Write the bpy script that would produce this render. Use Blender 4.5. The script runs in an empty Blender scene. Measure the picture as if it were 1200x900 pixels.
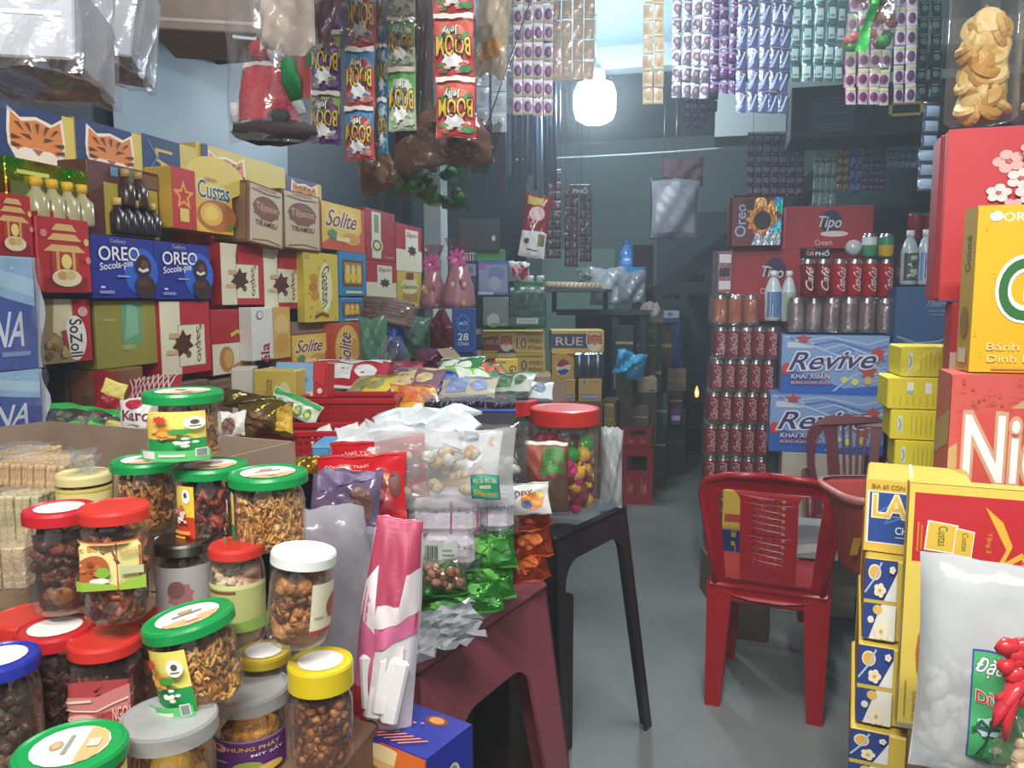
import bpy, bmesh, math, random
from mathutils import Vector, Matrix
from mathutils.geometry import tessellate_polygon
random.seed(7)
R = math.radians
scene = bpy.context.scene
col = scene.collection
# ---------------------------------------------------------------- camera
YAW, PITCH, EYE, FPX = R(14.6), R(6.2), 1.40, 920.0
cd = bpy.data.cameras.new('camera'); cam = bpy.data.objects.new('camera', cd); col.objects.link(cam)
cd.sensor_width = 36; cd.lens = 36 * FPX / 1200; cd.clip_start = .02; cd.clip_end = 60
cam.location = (0, 0, EYE); cam.rotation_euler = (R(90) - PITCH, 0, YAW)
scene.camera = cam
# ---------------------------------------------------------------- world, lamps, exposure
w = bpy.data.worlds.new('world'); scene.world = w; w.use_nodes = True
wb = w.node_tree.nodes['Background']; wb.inputs[0].default_value = (.62, .72, .85, 1); wb.inputs[1].default_value = .7
# thin bluish scatter volume, added to imitate lens veiling glare and lifted blacks
hv = w.node_tree.nodes.new('ShaderNodeVolumeScatter'); hv.inputs['Color'].default_value = (.80, .92, 1, 1); hv.inputs['Density'].default_value = .026; hv.inputs['Anisotropy'].default_value = .5
w.node_tree.links.new(hv.outputs[0], w.node_tree.nodes['World Output'].inputs['Volume'])
scene.view_settings.view_transform = 'Standard'; scene.view_settings.look = 'None'
scene.view_settings.gamma = 1; scene.view_settings.exposure = 0.0
def lamp(name, kind, loc, power, color, size=.1, size_y=None, rot=(0, 0, 0)):
    l = bpy.data.lights.new(name, kind); l.energy = power; l.color = color
    if kind == 'AREA':
        l.size = size
        if size_y: l.shape = 'RECTANGLE'; l.size_y = size_y
    else: l.shadow_soft_size = size
    o = bpy.data.objects.new(name, l); o.location = loc; o.rotation_euler = rot; col.objects.link(o); return o
# the shop front behind the camera is open to the street; a tube lamp hangs under the awning above it
lamp('front_tube_lamp', 'AREA', (-.1, -.35, 2.62), 72, (1, .96, .9), 1.25, .12, (R(22), 0, 0))
lamp('shop_front_daylight', 'AREA', (.2, -1.3, 2.2), 32, (.86, .93, 1), 3.0, 2.2, (R(62), 0, 0))
lamp('ceiling_fill_lamp', 'AREA', (.1, 2.0, 2.93), 42, (.95, .98, 1), 1.2, .1, (0, 0, R(90)))  # unseen fill lamp added over the aisle to make up for the weaker bulb
BULB_POWER = 125
# ---------------------------------------------------------------- helpers: pixels of the plan to points at a real distance
_M = cam.rotation_euler.to_matrix()
ORI = Vector((0, 0, EYE))
def ray(px, py): return _M @ Vector(((px - 600) / FPX, (450 - py) / FPX, -1))
def P(px, py, d): return ORI + ray(px, py) * d
def hit(px, py, n, p0):
    r = ray(px, py); return ORI + r * ((p0 - ORI).dot(n) / r.dot(n))
def floor_depth(py): return EYE / -ray(600, py).z
# ---------------------------------------------------------------- materials
def lin(c):
    if isinstance(c, str):
        c = c.lstrip('#'); c = tuple(int(c[i:i + 2], 16) / 255 for i in (0, 2, 4))
    return tuple((x / 12.92 if x <= .04045 else ((x + .055) / 1.055) ** 2.4) for x in c)
_mats = {}
def mat(c, kind='paper'):
    """procedural materials by colour and kind"""
    if isinstance(c, bpy.types.Material): return c
    if ':' in c: c, kind = c.split(':')
    k = (c, kind)
    if k in _mats: return _mats[k]
    m = bpy.data.materials.new(kind + '_' + c.strip('#')); m.use_nodes = True
    nt = m.node_tree; N = nt.nodes; L = nt.links; b = N['Principled BSDF']; out = N['Material Output']
    rgb = lin(c)
    par = {'paper': (.5, 0, .04, 9), 'gloss': (.22, 0, .03, 7), 'plastic': (.33, 0, .05, 5), 'metal': (.3, 1, .06, 12), 'foil': (.2, .75, .1, 30),
           'card': (.8, 0, .14, 14), 'cloth': (.9, 0, .2, 60), 'food': (.45, 0, .35, 45), 'print': (.45, 0, .0, 5), 'wall': (.55, 0, .12, 1.6),
           'floor': (.42, 0, .3, 1.3), 'matte': (.75, 0, .1, 8), 'film': (.1, 0, 0, 8), 'jar': (.06, 0, 0, 8), 'haze': (.2, 0, 0, 8), 'veil': (.18, 0, 0, 8), 'wrap': (.15, 0, 0, 8), 'holo': (.15, .9, .2, 20),
           'shine': (.12, 0, .05, 14), 'lamp': (.3, 0, 0, 4)}[kind]
    b.inputs['Roughness'].default_value = par[0]; b.inputs['Metallic'].default_value = par[1]
    tc = N.new('ShaderNodeTexCoord')
    if par[2] > 0:
        nz = N.new('ShaderNodeTexNoise'); nz.inputs['Scale'].default_value = par[3]; nz.inputs['Detail'].default_value = 4
        L.new(tc.outputs['Object'], nz.inputs['Vector'])
        mr = N.new('ShaderNodeMapRange'); mr.inputs[1].default_value = .3; mr.inputs[2].default_value = .7
        mr.inputs[3].default_value = 1 - par[2]; mr.inputs[4].default_value = 1 + par[2] * .6; L.new(nz.outputs['Fac'], mr.inputs[0])
        mx = N.new('ShaderNodeVectorMath'); mx.operation = 'SCALE'; mx.inputs[0].default_value = rgb; L.new(mr.outputs[0], mx.inputs['Scale'])
        L.new(mx.outputs[0], b.inputs['Base Color'])
    else: b.inputs['Base Color'].default_value = (*rgb, 1)
    bump = {'foil': (90, .35), 'cloth': (220, .4), 'card': (60, .08), 'food': (120, .5), 'floor': (7, .06), 'wall': (3, .05), 'holo': (40, .5), 'shine': (35, .25), 'film': (28, .5), 'haze': (22, .4), 'veil': (16, .35), 'wrap': (14, .6), 'gloss': (18, .06), 'matte': (30, .1)}.get(kind)
    nrm = None
    if bump:
        n2 = N.new('ShaderNodeTexNoise'); n2.inputs['Scale'].default_value = bump[0]; n2.inputs['Detail'].default_value = 3; L.new(tc.outputs['Object'], n2.inputs['Vector'])
        bp = N.new('ShaderNodeBump'); bp.inputs['Strength'].default_value = bump[1]; bp.inputs['Distance'].default_value = .01
        L.new(n2.outputs['Fac'], bp.inputs['Height']); L.new(bp.outputs[0], b.inputs['Normal']); nrm = bp
    if kind in ('film', 'jar', 'haze', 'veil', 'wrap'):
        if kind in ('film', 'jar'): b.inputs['Metallic'].default_value = .7
        tr = N.new('ShaderNodeBsdfTransparent'); tr.inputs[0].default_value = (*[.35 * x + .65 for x in rgb], 1)
        lw = N.new('ShaderNodeLayerWeight'); lw.inputs[0].default_value = .35
        if nrm: L.new(nrm.outputs[0], lw.inputs['Normal'])
        mr = N.new('ShaderNodeMapRange'); mr.inputs[3].default_value = {'film': .07, 'jar': .05, 'haze': .5, 'veil': .48, 'wrap': .22}[kind]; mr.inputs[4].default_value = {'film': .55, 'jar': .4, 'haze': .9, 'veil': .85, 'wrap': .7}[kind]
        L.new(lw.outputs['Facing'], mr.inputs[0])
        ms = N.new('ShaderNodeMixShader'); L.new(mr.outputs[0], ms.inputs[0]); L.new(tr.outputs[0], ms.inputs[1]); L.new(b.outputs[0], ms.inputs[2]); L.new(ms.outputs[0], out.inputs[0])
    if kind == 'holo':
        wv = N.new('ShaderNodeTexNoise'); wv.inputs['Scale'].default_value = 9; L.new(tc.outputs['Object'], wv.inputs['Vector'])
        hs = N.new('ShaderNodeHueSaturation'); hs.inputs['Color'].default_value = (*rgb, 1); hs.inputs['Saturation'].default_value = 1.3
        L.new(wv.outputs['Fac'], hs.inputs['Hue']); L.new(hs.outputs[0], b.inputs['Base Color'])
    if kind == 'lamp':
        b.inputs['Emission Color'].default_value = (.78, .91, 1, 1); b.inputs['Emission Strength'].default_value = BULB_POWER
    m.diffuse_color = (*rgb, 1); _mats[k] = m; return m
# ---------------------------------------------------------------- mesh builder
_gl = {}
def glyphs(t, off=0.0):
    k = (t, off)
    if k not in _gl:
        c = bpy.data.curves.new('lettering', 'FONT'); c.body = t; c.resolution_u = 6 if t in ('Gouté', 'Nice', 'LARUE', 'OREO', 'Revive', 'Đặc Sản', 'Custas') else 3; c.offset = off
        o = bpy.data.objects.new('lettering', c); m = bpy.data.meshes.new_from_object(o)
        vs = [(v.co.x, v.co.y) for v in m.vertices]; fs = [tuple(p.vertices) for p in m.polygons]
        o0 = off
        x0 = min(v[0] for v in vs) + o0; x1 = max(v[0] for v in vs) - o0; y0 = min(v[1] for v in vs) + o0; y1 = max(v[1] for v in vs) - o0
        _gl[k] = ([((x - x0) / (x1 - x0), (y - y0) / (y1 - y0)) for x, y in vs], fs, (x1 - x0) / (y1 - y0))
        bpy.data.objects.remove(o); bpy.data.curves.remove(c); bpy.data.meshes.remove(m)
    return _gl[k]
class MB:
    def __init__(s): s.V = []; s.F = []; s.I = []; s.S = []; s.mats = []; s.T = None
    def mi(s, m):
        m = mat(m)
        if m not in s.mats: s.mats.append(m)
        return s.mats.index(m)
    def add(s, vs, fs, m, smooth=False):
        n = len(s.V); i = s.mi(m)
        if s.T is not None: vs = [s.T @ Vector(v) for v in vs]
        s.V += [tuple(v) for v in vs]
        for f in fs: s.F.append(tuple(x + n for x in f)); s.I.append(i); s.S.append(smooth)
        return s
    def box(s, x0, y0, z0, x1, y1, z1, m, c=.0):
        if c <= 0:
            return s.add([(x, y, z) for x in (x0, x1) for y in (y0, y1) for z in (z0, z1)], [(0, 1, 3, 2), (4, 6, 7, 5), (0, 4, 5, 1), (2, 3, 7, 6), (0, 2, 6, 4), (1, 5, 7, 3)], m)
        bm = bmesh.new(); bmesh.ops.create_cube(bm, size=1)
        for v in bm.verts: v.co = Vector(((x0 + x1) / 2 + v.co.x * (x1 - x0), (y0 + y1) / 2 + v.co.y * (y1 - y0), (z0 + z1) / 2 + v.co.z * (z1 - z0)))
        bmesh.ops.bevel(bm, geom=bm.edges[:], offset=min(c, .4 * min(x1 - x0, y1 - y0, z1 - z0)), segments=1, profile=.5, affect='EDGES')
        vs = [v.co[:] for v in bm.verts]; bm.verts.index_update(); fs = [tuple(v.index for v in f.verts) for f in bm.faces]; bm.free()
        return s.add(vs, fs, m)
    def lathe(s, prof, m, n=24, cap0=True, cap1=True, smooth=True, fn=None, cx=0, cy=0):
        vs = []; fs = []; k = len(prof)
        for j in range(n):
            a = 2 * math.pi * j / n
            for i, (r, z) in enumerate(prof):
                q = r * (fn(a, z) if fn else 1); vs.append((cx + q * math.cos(a), cy + q * math.sin(a), z))
        for j in range(n):
            j2 = (j + 1) % n
            for i in range(k - 1): fs.append((j * k + i, j2 * k + i, j2 * k + i + 1, j * k + i + 1))
        if cap0: fs.append(tuple(j * k for j in reversed(range(n))))
        if cap1: fs.append(tuple(j * k + k - 1 for j in range(n)))
        return s.add(vs, fs, m, smooth)
    def tube(s, pts, r, m, n=6, smooth=True, caps=True):
        pts = [Vector(p) for p in pts]; vs = []; fs = []
        rr = r if isinstance(r, (list, tuple)) else [r] * len(pts)
        for i, p in enumerate(pts):
            t = (pts[min(i + 1, len(pts) - 1)] - pts[max(i - 1, 0)]).normalized()
            a = t.orthogonal().normalized() if i == 0 else (a - t * a.dot(t)).normalized()
            b = t.cross(a)
            for j in range(n):
                q = 2 * math.pi * j / n; vs.append(p + (a * math.cos(q) + b * math.sin(q)) * rr[i])
        for i in range(len(pts) - 1):
            for j in range(n): fs.append((i * n + j, i * n + (j + 1) % n, (i + 1) * n + (j + 1) % n, (i + 1) * n + j))
        if caps: fs += [tuple(reversed(range(n))), tuple((len(pts) - 1) * n + j for j in range(n))]
        return s.add(vs, fs, m, smooth)
    def blob(s, c, r, m, n=8, k=6, rough=.0, rot=None):
        vs = []; fs = []; c = Vector(c)
        r = Vector(r if isinstance(r, (list, tuple)) else (r, r, r))
        for i in range(k + 1):
            t = math.pi * i / k
            for j in range(n if 0 < i < k else 1):
                a = 2 * math.pi * j / n; q = 1 + random.uniform(-rough, rough)
                v = Vector((math.sin(t) * math.cos(a) * r.x * q, math.sin(t) * math.sin(a) * r.y * q, math.cos(t) * r.z * q))
                if rot is not None: v = rot @ v
                vs.append(c + v)
        def ix(i, j): return 0 if i == 0 else (1 + (k - 1) * n if i == k else 1 + (i - 1) * n + j % n)
        for i in range(k):
            for j in range(n):
                f = [ix(i, j), ix(i + 1, j), ix(i + 1, j + 1), ix(i, j + 1)]; g = []
                for x in f:
                    if x not in g: g.append(x)
                fs.append(tuple(g))
        return s.add(vs, fs, m, True)
    def grid(s, fn, nu, nv, m, smooth=True, flip=False):
        vs = [fn(i / nu, j / nv) for i in range(nu + 1) for j in range(nv + 1)]; fs = []
        for i in range(nu):
            for j in range(nv):
                a = i * (nv + 1) + j; f = (a, a + nv + 1, a + nv + 2, a + 1); fs.append(f[::-1] if flip else f)
        return s.add(vs, fs, m, smooth)
    def art(s, S, items, step=.0003, o0=.0004, curved=0, asp=1.0):
        """flat print laid on the surface S(u,v,lift): rectangles, ellipses, stars, polygons and lettering"""
        o = o0
        for it in items:
            k = it[0]; o += step
            if k == 'r':
                _, u0, v0, u1, v1, c = it[:6]; n = max(1, int(2 * curved * max(abs(u1 - u0), .06) + .99)) if curved else 1; nv = max(1, int(2 * curved * max(abs(v1 - v0), .06) + .99)) if curved else 1
                s.grid(lambda u, v: S(u0 + (u1 - u0) * u, v0 + (v1 - v0) * v, o), n, nv, c, smooth=bool(curved))
            elif k in 'es':
                _, cu, cv, ru, rv, c = it[:6]; n = 18; st = k == 's'
                pts = []
                for j in range(n if not st else 2 * it[6]):
                    a = 2 * math.pi * j / (n if not st else 2 * it[6]) + (math.pi / 2 if st else 0); q = 1 if not st or j % 2 == 0 else (it[7] if len(it) > 7 else .45)
                    pts.append((math.cos(a) * q, math.sin(a) * q))
                n = len(pts); rings = ([.25, .5, .75, 1] if max(ru, rv) > .12 else [.5, 1]) if curved else [1]
                vs = [S(cu, cv, o)] + [S(cu + x * ru * g, cv + y * rv * g, o) for g in rings for x, y in pts]
                fs = [(0, 1 + j, 1 + (j + 1) % n) for j in range(n)]
                for g in range(len(rings) - 1): fs += [(1 + g * n + j, 1 + (g + 1) * n + j, 1 + (g + 1) * n + (j + 1) % n, 1 + g * n + (j + 1) % n) for j in range(n)]
                s.add(vs, fs, c)
            elif k == 'p':
                pl = it[1]; tr = tessellate_polygon([[Vector((a, b, 0)) for a, b in pl]])
                if curved:
                    T = [(pl[x], pl[y], pl[z]) for x, y, z in tr]
                    for _ in range(4):
                        N_ = []
                        for a, b, c in T:
                            L_ = [math.hypot(a[0] - b[0], a[1] - b[1]), math.hypot(b[0] - c[0], b[1] - c[1]), math.hypot(c[0] - a[0], c[1] - a[1])]
                            if max(L_) < .09: N_.append((a, b, c)); continue
                            m = lambda p, q: ((p[0] + q[0]) / 2, (p[1] + q[1]) / 2); ab, bc, ca_ = m(a, b), m(b, c), m(c, a); N_ += [(a, ab, ca_), (ab, b, bc), (ca_, bc, c), (ab, bc, ca_)]
                        T = N_
                    s.add([S(p[0], p[1], o) for t in T for p in t], [(3 * i, 3 * i + 1, 3 * i + 2) for i in range(len(T))], it[2])
                else: s.add([S(a, b, o) for a, b in pl], [tuple(t) for t in tr], it[2])
            elif k == 'l':   # a swept line of given half width
                pl = it[1]; hw = it[2]
                if curved: pl = [(pl[i][0] + (pl[i + 1][0] - pl[i][0]) * k / 6, pl[i][1] + (pl[i + 1][1] - pl[i][1]) * k / 6) for i in range(len(pl) - 1) for k in range(6)] + [pl[-1]]
                vs = []
                for i, (a, b) in enumerate(pl):
                    p0 = pl[max(i - 1, 0)]; p1 = pl[min(i + 1, len(pl) - 1)]; dx, dy = p1[0] - p0[0], (p1[1] - p0[1]); q = math.hypot(dx, dy) or 1
                    vs += [S(a - dy / q * hw, b + dx / q * hw, o), S(a + dy / q * hw, b - dx / q * hw, o)]
                s.add(vs, [(2 * i, 2 * i + 1, 2 * i + 3, 2 * i + 2) for i in range(len(pl) - 1)], it[3])
            elif k == 't':   # text, cu, cv, w, h, colour, rotation, outline colour, slant
                _, t, cu, cv, w_, h_, c = it[:7]; rot = it[7] if len(it) > 7 else 0; ol = it[8] if len(it) > 8 else None; sl = it[9] if len(it) > 9 else 0
                rot = rot if abs(rot) < 45 else int(round(rot / 90.0)) * 90
                for lay in ([(ol, .06)] if ol else []) + [(c, .012)]:
                    vs, fs, _a = glyphs(t, lay[1]); q = []
                    for x, y in vs:
                        x = (x - .5) + sl * (y - .5); y -= .5
                        if rot == 90: q.append(S(cu - y * h_, cv + x * w_, o))
                        elif rot == -90: q.append(S(cu + y * h_, cv - x * w_, o))
                        elif rot == 180: q.append(S(cu - x * w_, cv - y * h_, o))
                        else: q.append(S(cu + x * w_, cv + y * h_ + rot * x * w_ * .01, o))
                    s.add(q, fs, lay[0]); o += step
        return s
    def build(s, name, parent=None, loc=None, rot=None, stuff=False):
        me = bpy.data.meshes.new(name); me.from_pydata(s.V, [], s.F)
        for m in s.mats: me.materials.append(m)
        me.polygons.foreach_set('material_index', s.I); me.polygons.foreach_set('use_smooth', s.S); me.update()
        ob = bpy.data.objects.new(name, me); col.objects.link(ob)
        if parent: ob.parent = parent
        if loc is not None: ob.location = loc
        if rot is not None: ob.rotation_euler = rot
        if stuff: ob['kind'] = 'stuff'
        return ob
def tag(o, label, cat, group=None):
    o['label'] = label; o['category'] = cat
    if group: o['group'] = group
    return o
def empty(name, loc, rz=0, rx=0, ry=0):
    o = bpy.data.objects.new(name, None); o.empty_display_size = .05; o.location = loc; o.rotation_euler = (rx, ry, rz); col.objects.link(o); return o
def struct(name, mb, parent=None):
    o = mb.build(name, parent)
    if not parent: o['kind'] = 'structure'
    return o
def copy_tree(o, parent=None):
    c = o.copy(); col.objects.link(c)
    if parent: c.parent = parent
    for ch in list(o.children): copy_tree(ch, c)
    return c
# ---------------------------------------------------------------- boxes
def box(name, label, cat, x0, x1, yt, yb, c, X=None, Y=None, d=None, rz=None, dep=.1, art=(), left=(), right=(), top=(), group=None, zb=None, h=None, wdt=None, chamfer=.0025, lift=0, ry=0, rx=0):
    """a printed box whose front covers the stated part of the picture at a real distance (plane X, plane Y or depth d turned by rz)"""
    xm, ym = (x0 + x1) / 2, (yt + yb) / 2
    if X is not None: rz = 90; p0 = Vector((X, 0, 0))
    elif Y is not None: rz = 0; p0 = Vector((0, Y, 0))
    else: rz = 14.6 if rz is None else rz; p0 = P(xm, ym, d)
    q = R(rz); n = Vector((math.sin(q), -math.cos(q), 0))
    A, B, T, Bo = hit(x0, ym, n, p0), hit(x1, ym, n, p0), hit(xm, yt, n, p0), hit(xm, yb, n, p0)
    w_ = wdt or math.hypot(A.x - B.x, A.y - B.y); z = Bo.z if zb is None else zb; h_ = h or T.z - z
    loc = Vector(((A.x + B.x) / 2, (A.y + B.y) / 2, z + lift))
    b = MB().box(-w_ / 2, 0, 0, w_ / 2, dep, h_, c, chamfer)
    o = b.build(name, None, loc, (R(rx), R(ry), q)); tag(o, label, cat, group)
    a = MB()
    if art: a.art(lambda u, v, t: (-w_ / 2 + u * w_, -t, v * h_), art)
    if left: a.art(lambda u, v, t: (-w_ / 2 - t, dep * (1 - u), v * h_), left)
    if right: a.art(lambda u, v, t: (w_ / 2 + t, dep * u, v * h_), right)
    if top: a.art(lambda u, v, t: (-w_ / 2 + u * w_, dep * v, h_ + t), top)
    if a.V: a.build('printed_face', o)
    o['dims'] = (w_, dep, h_)
    return o
# ---------------------------------------------------------------- pouches and film bags
def wob(u, v, s): return math.sin(7.1 * u + s) * math.sin(5.3 * v + 2 * s) + .6 * math.sin(13 * u - 9 * v + 3 * s) + .35 * math.sin(23 * v + 17 * u + s)
def pouch_surface(w, h, t, wr, seed, e=.5, neck=0):
    def S(u, v, o, side=1):
        uu = min(max(u, 0), 1); vv = min(max(v, 0), 1)
        q = (max(0, math.sin(math.pi * uu)) ** e) * (max(0, math.sin(math.pi * vv)) ** e)
        k = 1 - neck * max(0, vv - .6) ** 1.0 * 2.2 if neck else 1
        sh = 1 - .06 * math.sin(math.pi * vv)
        return ((u - .5) * w * k * sh, -side * (q * t / 2 + o) + wr * wob(u, v, seed + (0 if side > 0 else 4)) * (.35 + q), v * h + wr * .6 * wob(v, u, seed))
    return S
def pouch(name, label, cat, cx, yb, wpx, hpx, d, c, t=.05, wr=.003, rz=14.6, rx=0, ry=0, art=(), group=None, contents=None, e=.5, neck=0, seed=None, n=14, crimp=None, zoff=0, back=None):
    w_, h_ = wpx * d / FPX, hpx * d / FPX
    seed = random.uniform(0, 50) if seed is None else seed
    S = pouch_surface(w_, h_, t, wr, seed, e, neck)
    b = MB(); b.grid(lambda u, v: S(u, v, 0), n, n, c); b.grid(lambda u, v: S(u, v, 0, -1), n, n, back or c, flip=True)
    loc = P(cx, yb, d); loc.z += zoff
    o = b.build(name, None, loc, (R(rx), R(ry), R(rz))); tag(o, label, cat, group)
    if art: MB().art(lambda u, v, q: S(u, v, q), art, curved=14, o0=.0012).build('printed_front', o)
    if crimp:
        for v0, v1 in ((0, .05), (.95, 1)):
            cb = MB(); cb.grid(lambda u, v: S(u, v0 + (v1 - v0) * v, .0012 + .0008 * (round(v * 10) % 2)), 8, 10, crimp, smooth=False); cb.build('crimped_seal', o)
    if contents: contents(o, S, w_, h_, t)
    return o
# small generic prints
def food(cu, cv, ru, rv, cols, n=14, seed=1):
    rn = random.Random(seed); out = []
    for k in range(n):
        a = rn.uniform(0, 6.28); q = rn.uniform(0, .75) ** .6; s = rn.uniform(.22, .42)
        out.append(('s', cu + math.cos(a) * q * ru, cv + math.sin(a) * q * rv, ru * s, rv * s, rn.choice(cols), rn.randint(5, 7), rn.uniform(.7, .85)))
    return out
def small_print(u0, v0, u1, v1, n, c, seed=0):
    rn = random.Random(seed); h = (v1 - v0) / n
    return [('r', u0, v1 - (k + .75) * h, u0 + (u1 - u0) * rn.uniform(.6, 1), v1 - (k + .35) * h, c) for k in range(n)]
def tiger(cu, cv, ru, rv):
    p = lambda pts: [(cu + a * ru, cv + b * rv) for a, b in pts]
    o = '#d9813a'; dk = '#5a2c18'; wh = '#f0e2cc'
    it = [('p', p([(-1, -.2), (-1.02, .25), (-.95, 1), (-.55, .72), (0, .85), (.55, .72), (.95, 1), (1.02, .25), (1, -.2), (.7, -.75), (.25, -1), (-.25, -1), (-.7, -.75)]), wh),
          ('p', p([(-.9, -.2), (-.92, .25), (-.86, .85), (-.5, .6), (0, .74), (.5, .6), (.86, .85), (.92, .25), (.9, -.2), (.55, -.45), (.2, -.2), (-.2, -.2), (-.55, -.45)]), o),
          ('e', cu - .38 * ru, cv - .5 * rv, .34 * ru, .28 * rv, wh), ('e', cu + .38 * ru, cv - .5 * rv, .34 * ru, .28 * rv, wh), ('e', cu, cv - .75 * rv, .25 * ru, .2 * rv, wh),
          ('p', p([(-.2, -.22), (.2, -.22), (0, -.42)]), '#b05a50'), ('p', p([(-.6, .2), (-.2, .05), (-.28, .22)]), dk), ('p', p([(.6, .2), (.2, .05), (.28, .22)]), dk)]
    for x in (-.7, -.35, 0, .35, .7): it.append(('p', p([(x - .07, .62 - abs(x) * .1), (x + .07, .62 - abs(x) * .1), (x * .6, .25)]), dk))
    for q in (-1, 1):
        for y in (.05, -.2): it.append(('p', p([(q * .92, y + .08), (q * .92, y - .06), (q * .55, y)]), dk))
    return it
def smooth_stub(): pass
# ================================================================ the setting
XL, XR, YF, YB, ZC = -1.98, 1.75, -.45, 8.2, 3.0
struct('floor', MB().box(XL - .1, YF - 1.2, -.1, XR + .1, YB + .1, 0, '#7f8583:floor'))
struct('ceiling', MB().box(XL - .1, YF, ZC, XR + .1, YB + .1, ZC + .1, '#7b919b:wall'))
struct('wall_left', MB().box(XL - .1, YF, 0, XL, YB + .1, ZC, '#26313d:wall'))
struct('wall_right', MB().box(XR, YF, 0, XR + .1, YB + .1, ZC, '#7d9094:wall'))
struct('wall_back', MB().box(XL, YB, 0, XR, YB + .1, ZC, '#80a09f:wall'))
# ================================================================ the wall of boxes on the left
CREAM = '#d9d3b6'; RED = '#b3202a'; YEL = '#d9b82f'; NAVY = '#1f3566'; OREO = '#1b2a8a'
GRP_BEER = 'beer cartons along the top of the left wall of boxes'
tiger_l = lambda: [('r', 0, 0, .84, 1, NAVY)] + tiger(.5, .48, .36, .46)
def pal(x, y, X): return hit(x, y, Vector((1, 0, 0)), Vector((X, 0, 0)))
XB, XF = -1.66, -1.5
# tin sheet fixed to the wall above the boxes, and the white pillar beyond
a = pal(128, 100, XL + .02); b_ = pal(333, 150, XL + .02)
sheet = MB(); sheet.grid(lambda u, v: (XL + .03 + .006 * math.sin(u * 11) * math.sin(v * 5 + 1), a.y + (b_.y - a.y) * u, 1.55 + .95 * v), 24, 12, '#7c93a6:print')
struct('trim_1', sheet)
pw = P(507, 290, 5.0)
struct('trim_2', MB().box(pw.x - .06, pw.y, 0, pw.x + .06, pw.y + .12, ZC, '#b9c4c4:wall', .004))
# the long display table that carries everything on the left
tb = MB(); tb.box(-1.72, 1.3, .985, -1.0, 3.75, 1.02, '#6b4a38:matte', .004)
disp = tb.build('display_table'); tag(disp, 'long low wooden display table under the cartons and snacks on the left', 'table')
for x in (-1.66, -1.06):
    for y in (1.36, 2.5, 3.69): MB().box(x - .03, y - .03, 0, x + .03, y + .03, .985, '#4a342a:matte', .003).build('leg', disp)
# under-stack cartons
for i, (y0, y1, zt, lab) in enumerate(((1.3, 1.62, 1.09, 'plain brown carton under the big blue bags at the left edge'), (1.63, 2.05, 1.16, 'plain brown carton under the wafer box, darkest of its row'),
        (2.06, 2.5, 1.15, 'plain brown carton under the cream and red box'), (2.51, 3.4, 1.09, 'long brown carton under the yellow and orange wafer boxes'))):
    o = MB().box(-1.68, y0, 1.022, -1.48, y1, zt, '#6d5340:card', .004).build('carton'); tag(o, lab, 'carton')
    MB().art(lambda u, v, t: (-1.48 + t, y0 + u * (y1 - y0), 1.022 + v * (zt - 1.022)), [('r', 0, .8, 1, .86, '#8a6b50')]).build('tape', o)
# top row: beer cartons
for x0, x1, yt, yb, art, lab in (
    (-6, 87, 127, 204, [('r', .84, 0, 1, 1, '#d6bd55')] + tiger_l(), 'navy and yellow beer carton with tiger, first at the left edge of the top row'),
    (89, 166, 148, 212, [('r', .84, 0, 1, 1, '#d6bd55')] + tiger_l(), 'navy and yellow beer carton with tiger, behind the brown bottle gift box'),
    (167, 230, 165, 222, [('r', 0, 0, .68, 1, NAVY), ('r', .68, 0, 1, 1, '#d6bd55'), ('t', 'LA', .38, .52, .5, .3, '#d9b84a', -90), ('l', [(.05, .2), (.25, .6), (.1, .9)], .02, '#3f6aa8')], 'beer carton with two gold letters turned on their side on navy'),
    (231, 334, 182, 238, [('r', 0, 0, 1, 1, '#d6bd55')] + tiger(.3, .5, .2, .44) + [('r', .04, 0, .1, 1, NAVY), ('t', 'LARUE', .78, .22, .32, .24, NAVY)], 'wide yellow beer carton with tiger, above the yellow egg cake box'),
    (335, 377, 211, 246, tiger_l(), 'small looking beer carton with tiger, last of the top row')):
    box('beer_carton', lab, 'carton', x0, x1, yt, yb, '#cdb24f', X=XB, dep=.14, art=art, group=GRP_BEER)
# second row
def bottles_in(o, n, c, cap, x0, x1, z0, s, yy=-.006):
    for k in range(n):
        x = x0 + (x1 - x0) * k / max(1, n - 1)
        m = MB(); m.lathe([(.0, 0), (s * .28, 0), (s * .3, s * .08), (s * .3, s * .6), (s * .12, s * .78), (s * .12, s * .95)], c + ':gloss', 10, cx=x, cy=yy); m.lathe([(s * .15, s * .86), (s * .15, s * 1.08)], cap, 8, cx=x, cy=yy)
        for i in range(len(m.V)): m.V[i] = (m.V[i][0], m.V[i][1], m.V[i][2] + z0)
        m.build('bottle', o)
g = box('bottle_gift_box', 'holographic green gift box with window of yellow capped bottles', 'box', 2, 108, 192, 268, '#8ea03a:holo', X=-1.53, dep=.07, art=[('r', .04, .08, .96, .66, '#5d6b2a'), ('r', .0, .72, 1, 1, '#a8b845:holo'), ('r', .12, .78, .5, .84, '#c8d060')])
bottles_in(g, 4, '#a9a27a', '#d9a92a', -.05, .1, .012, .095)
g = box('bottle_gift_box', 'brown gift box with clear window and small dark bottles inside', 'box', 92, 196, 195, 280, '#5b2f27', X=-1.53, dep=.09, art=[('r', .2, .04, .97, .74, '#a8953a'), ('e', .62, .85, .1, .13, '#7d7560'), ('r', .3, .84, .4, .96, '#5a8ab0'), ('r', .74, .76, 1, .95, '#7a5a48')])
bottles_in(g, 5, '#2a2228', '#c9b060', -.055, .11, .012, .085, -.008); bottles_in(g, 2, '#3a2a26', '#a88a50', -.01, .05, .085, .09, -.006)
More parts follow.
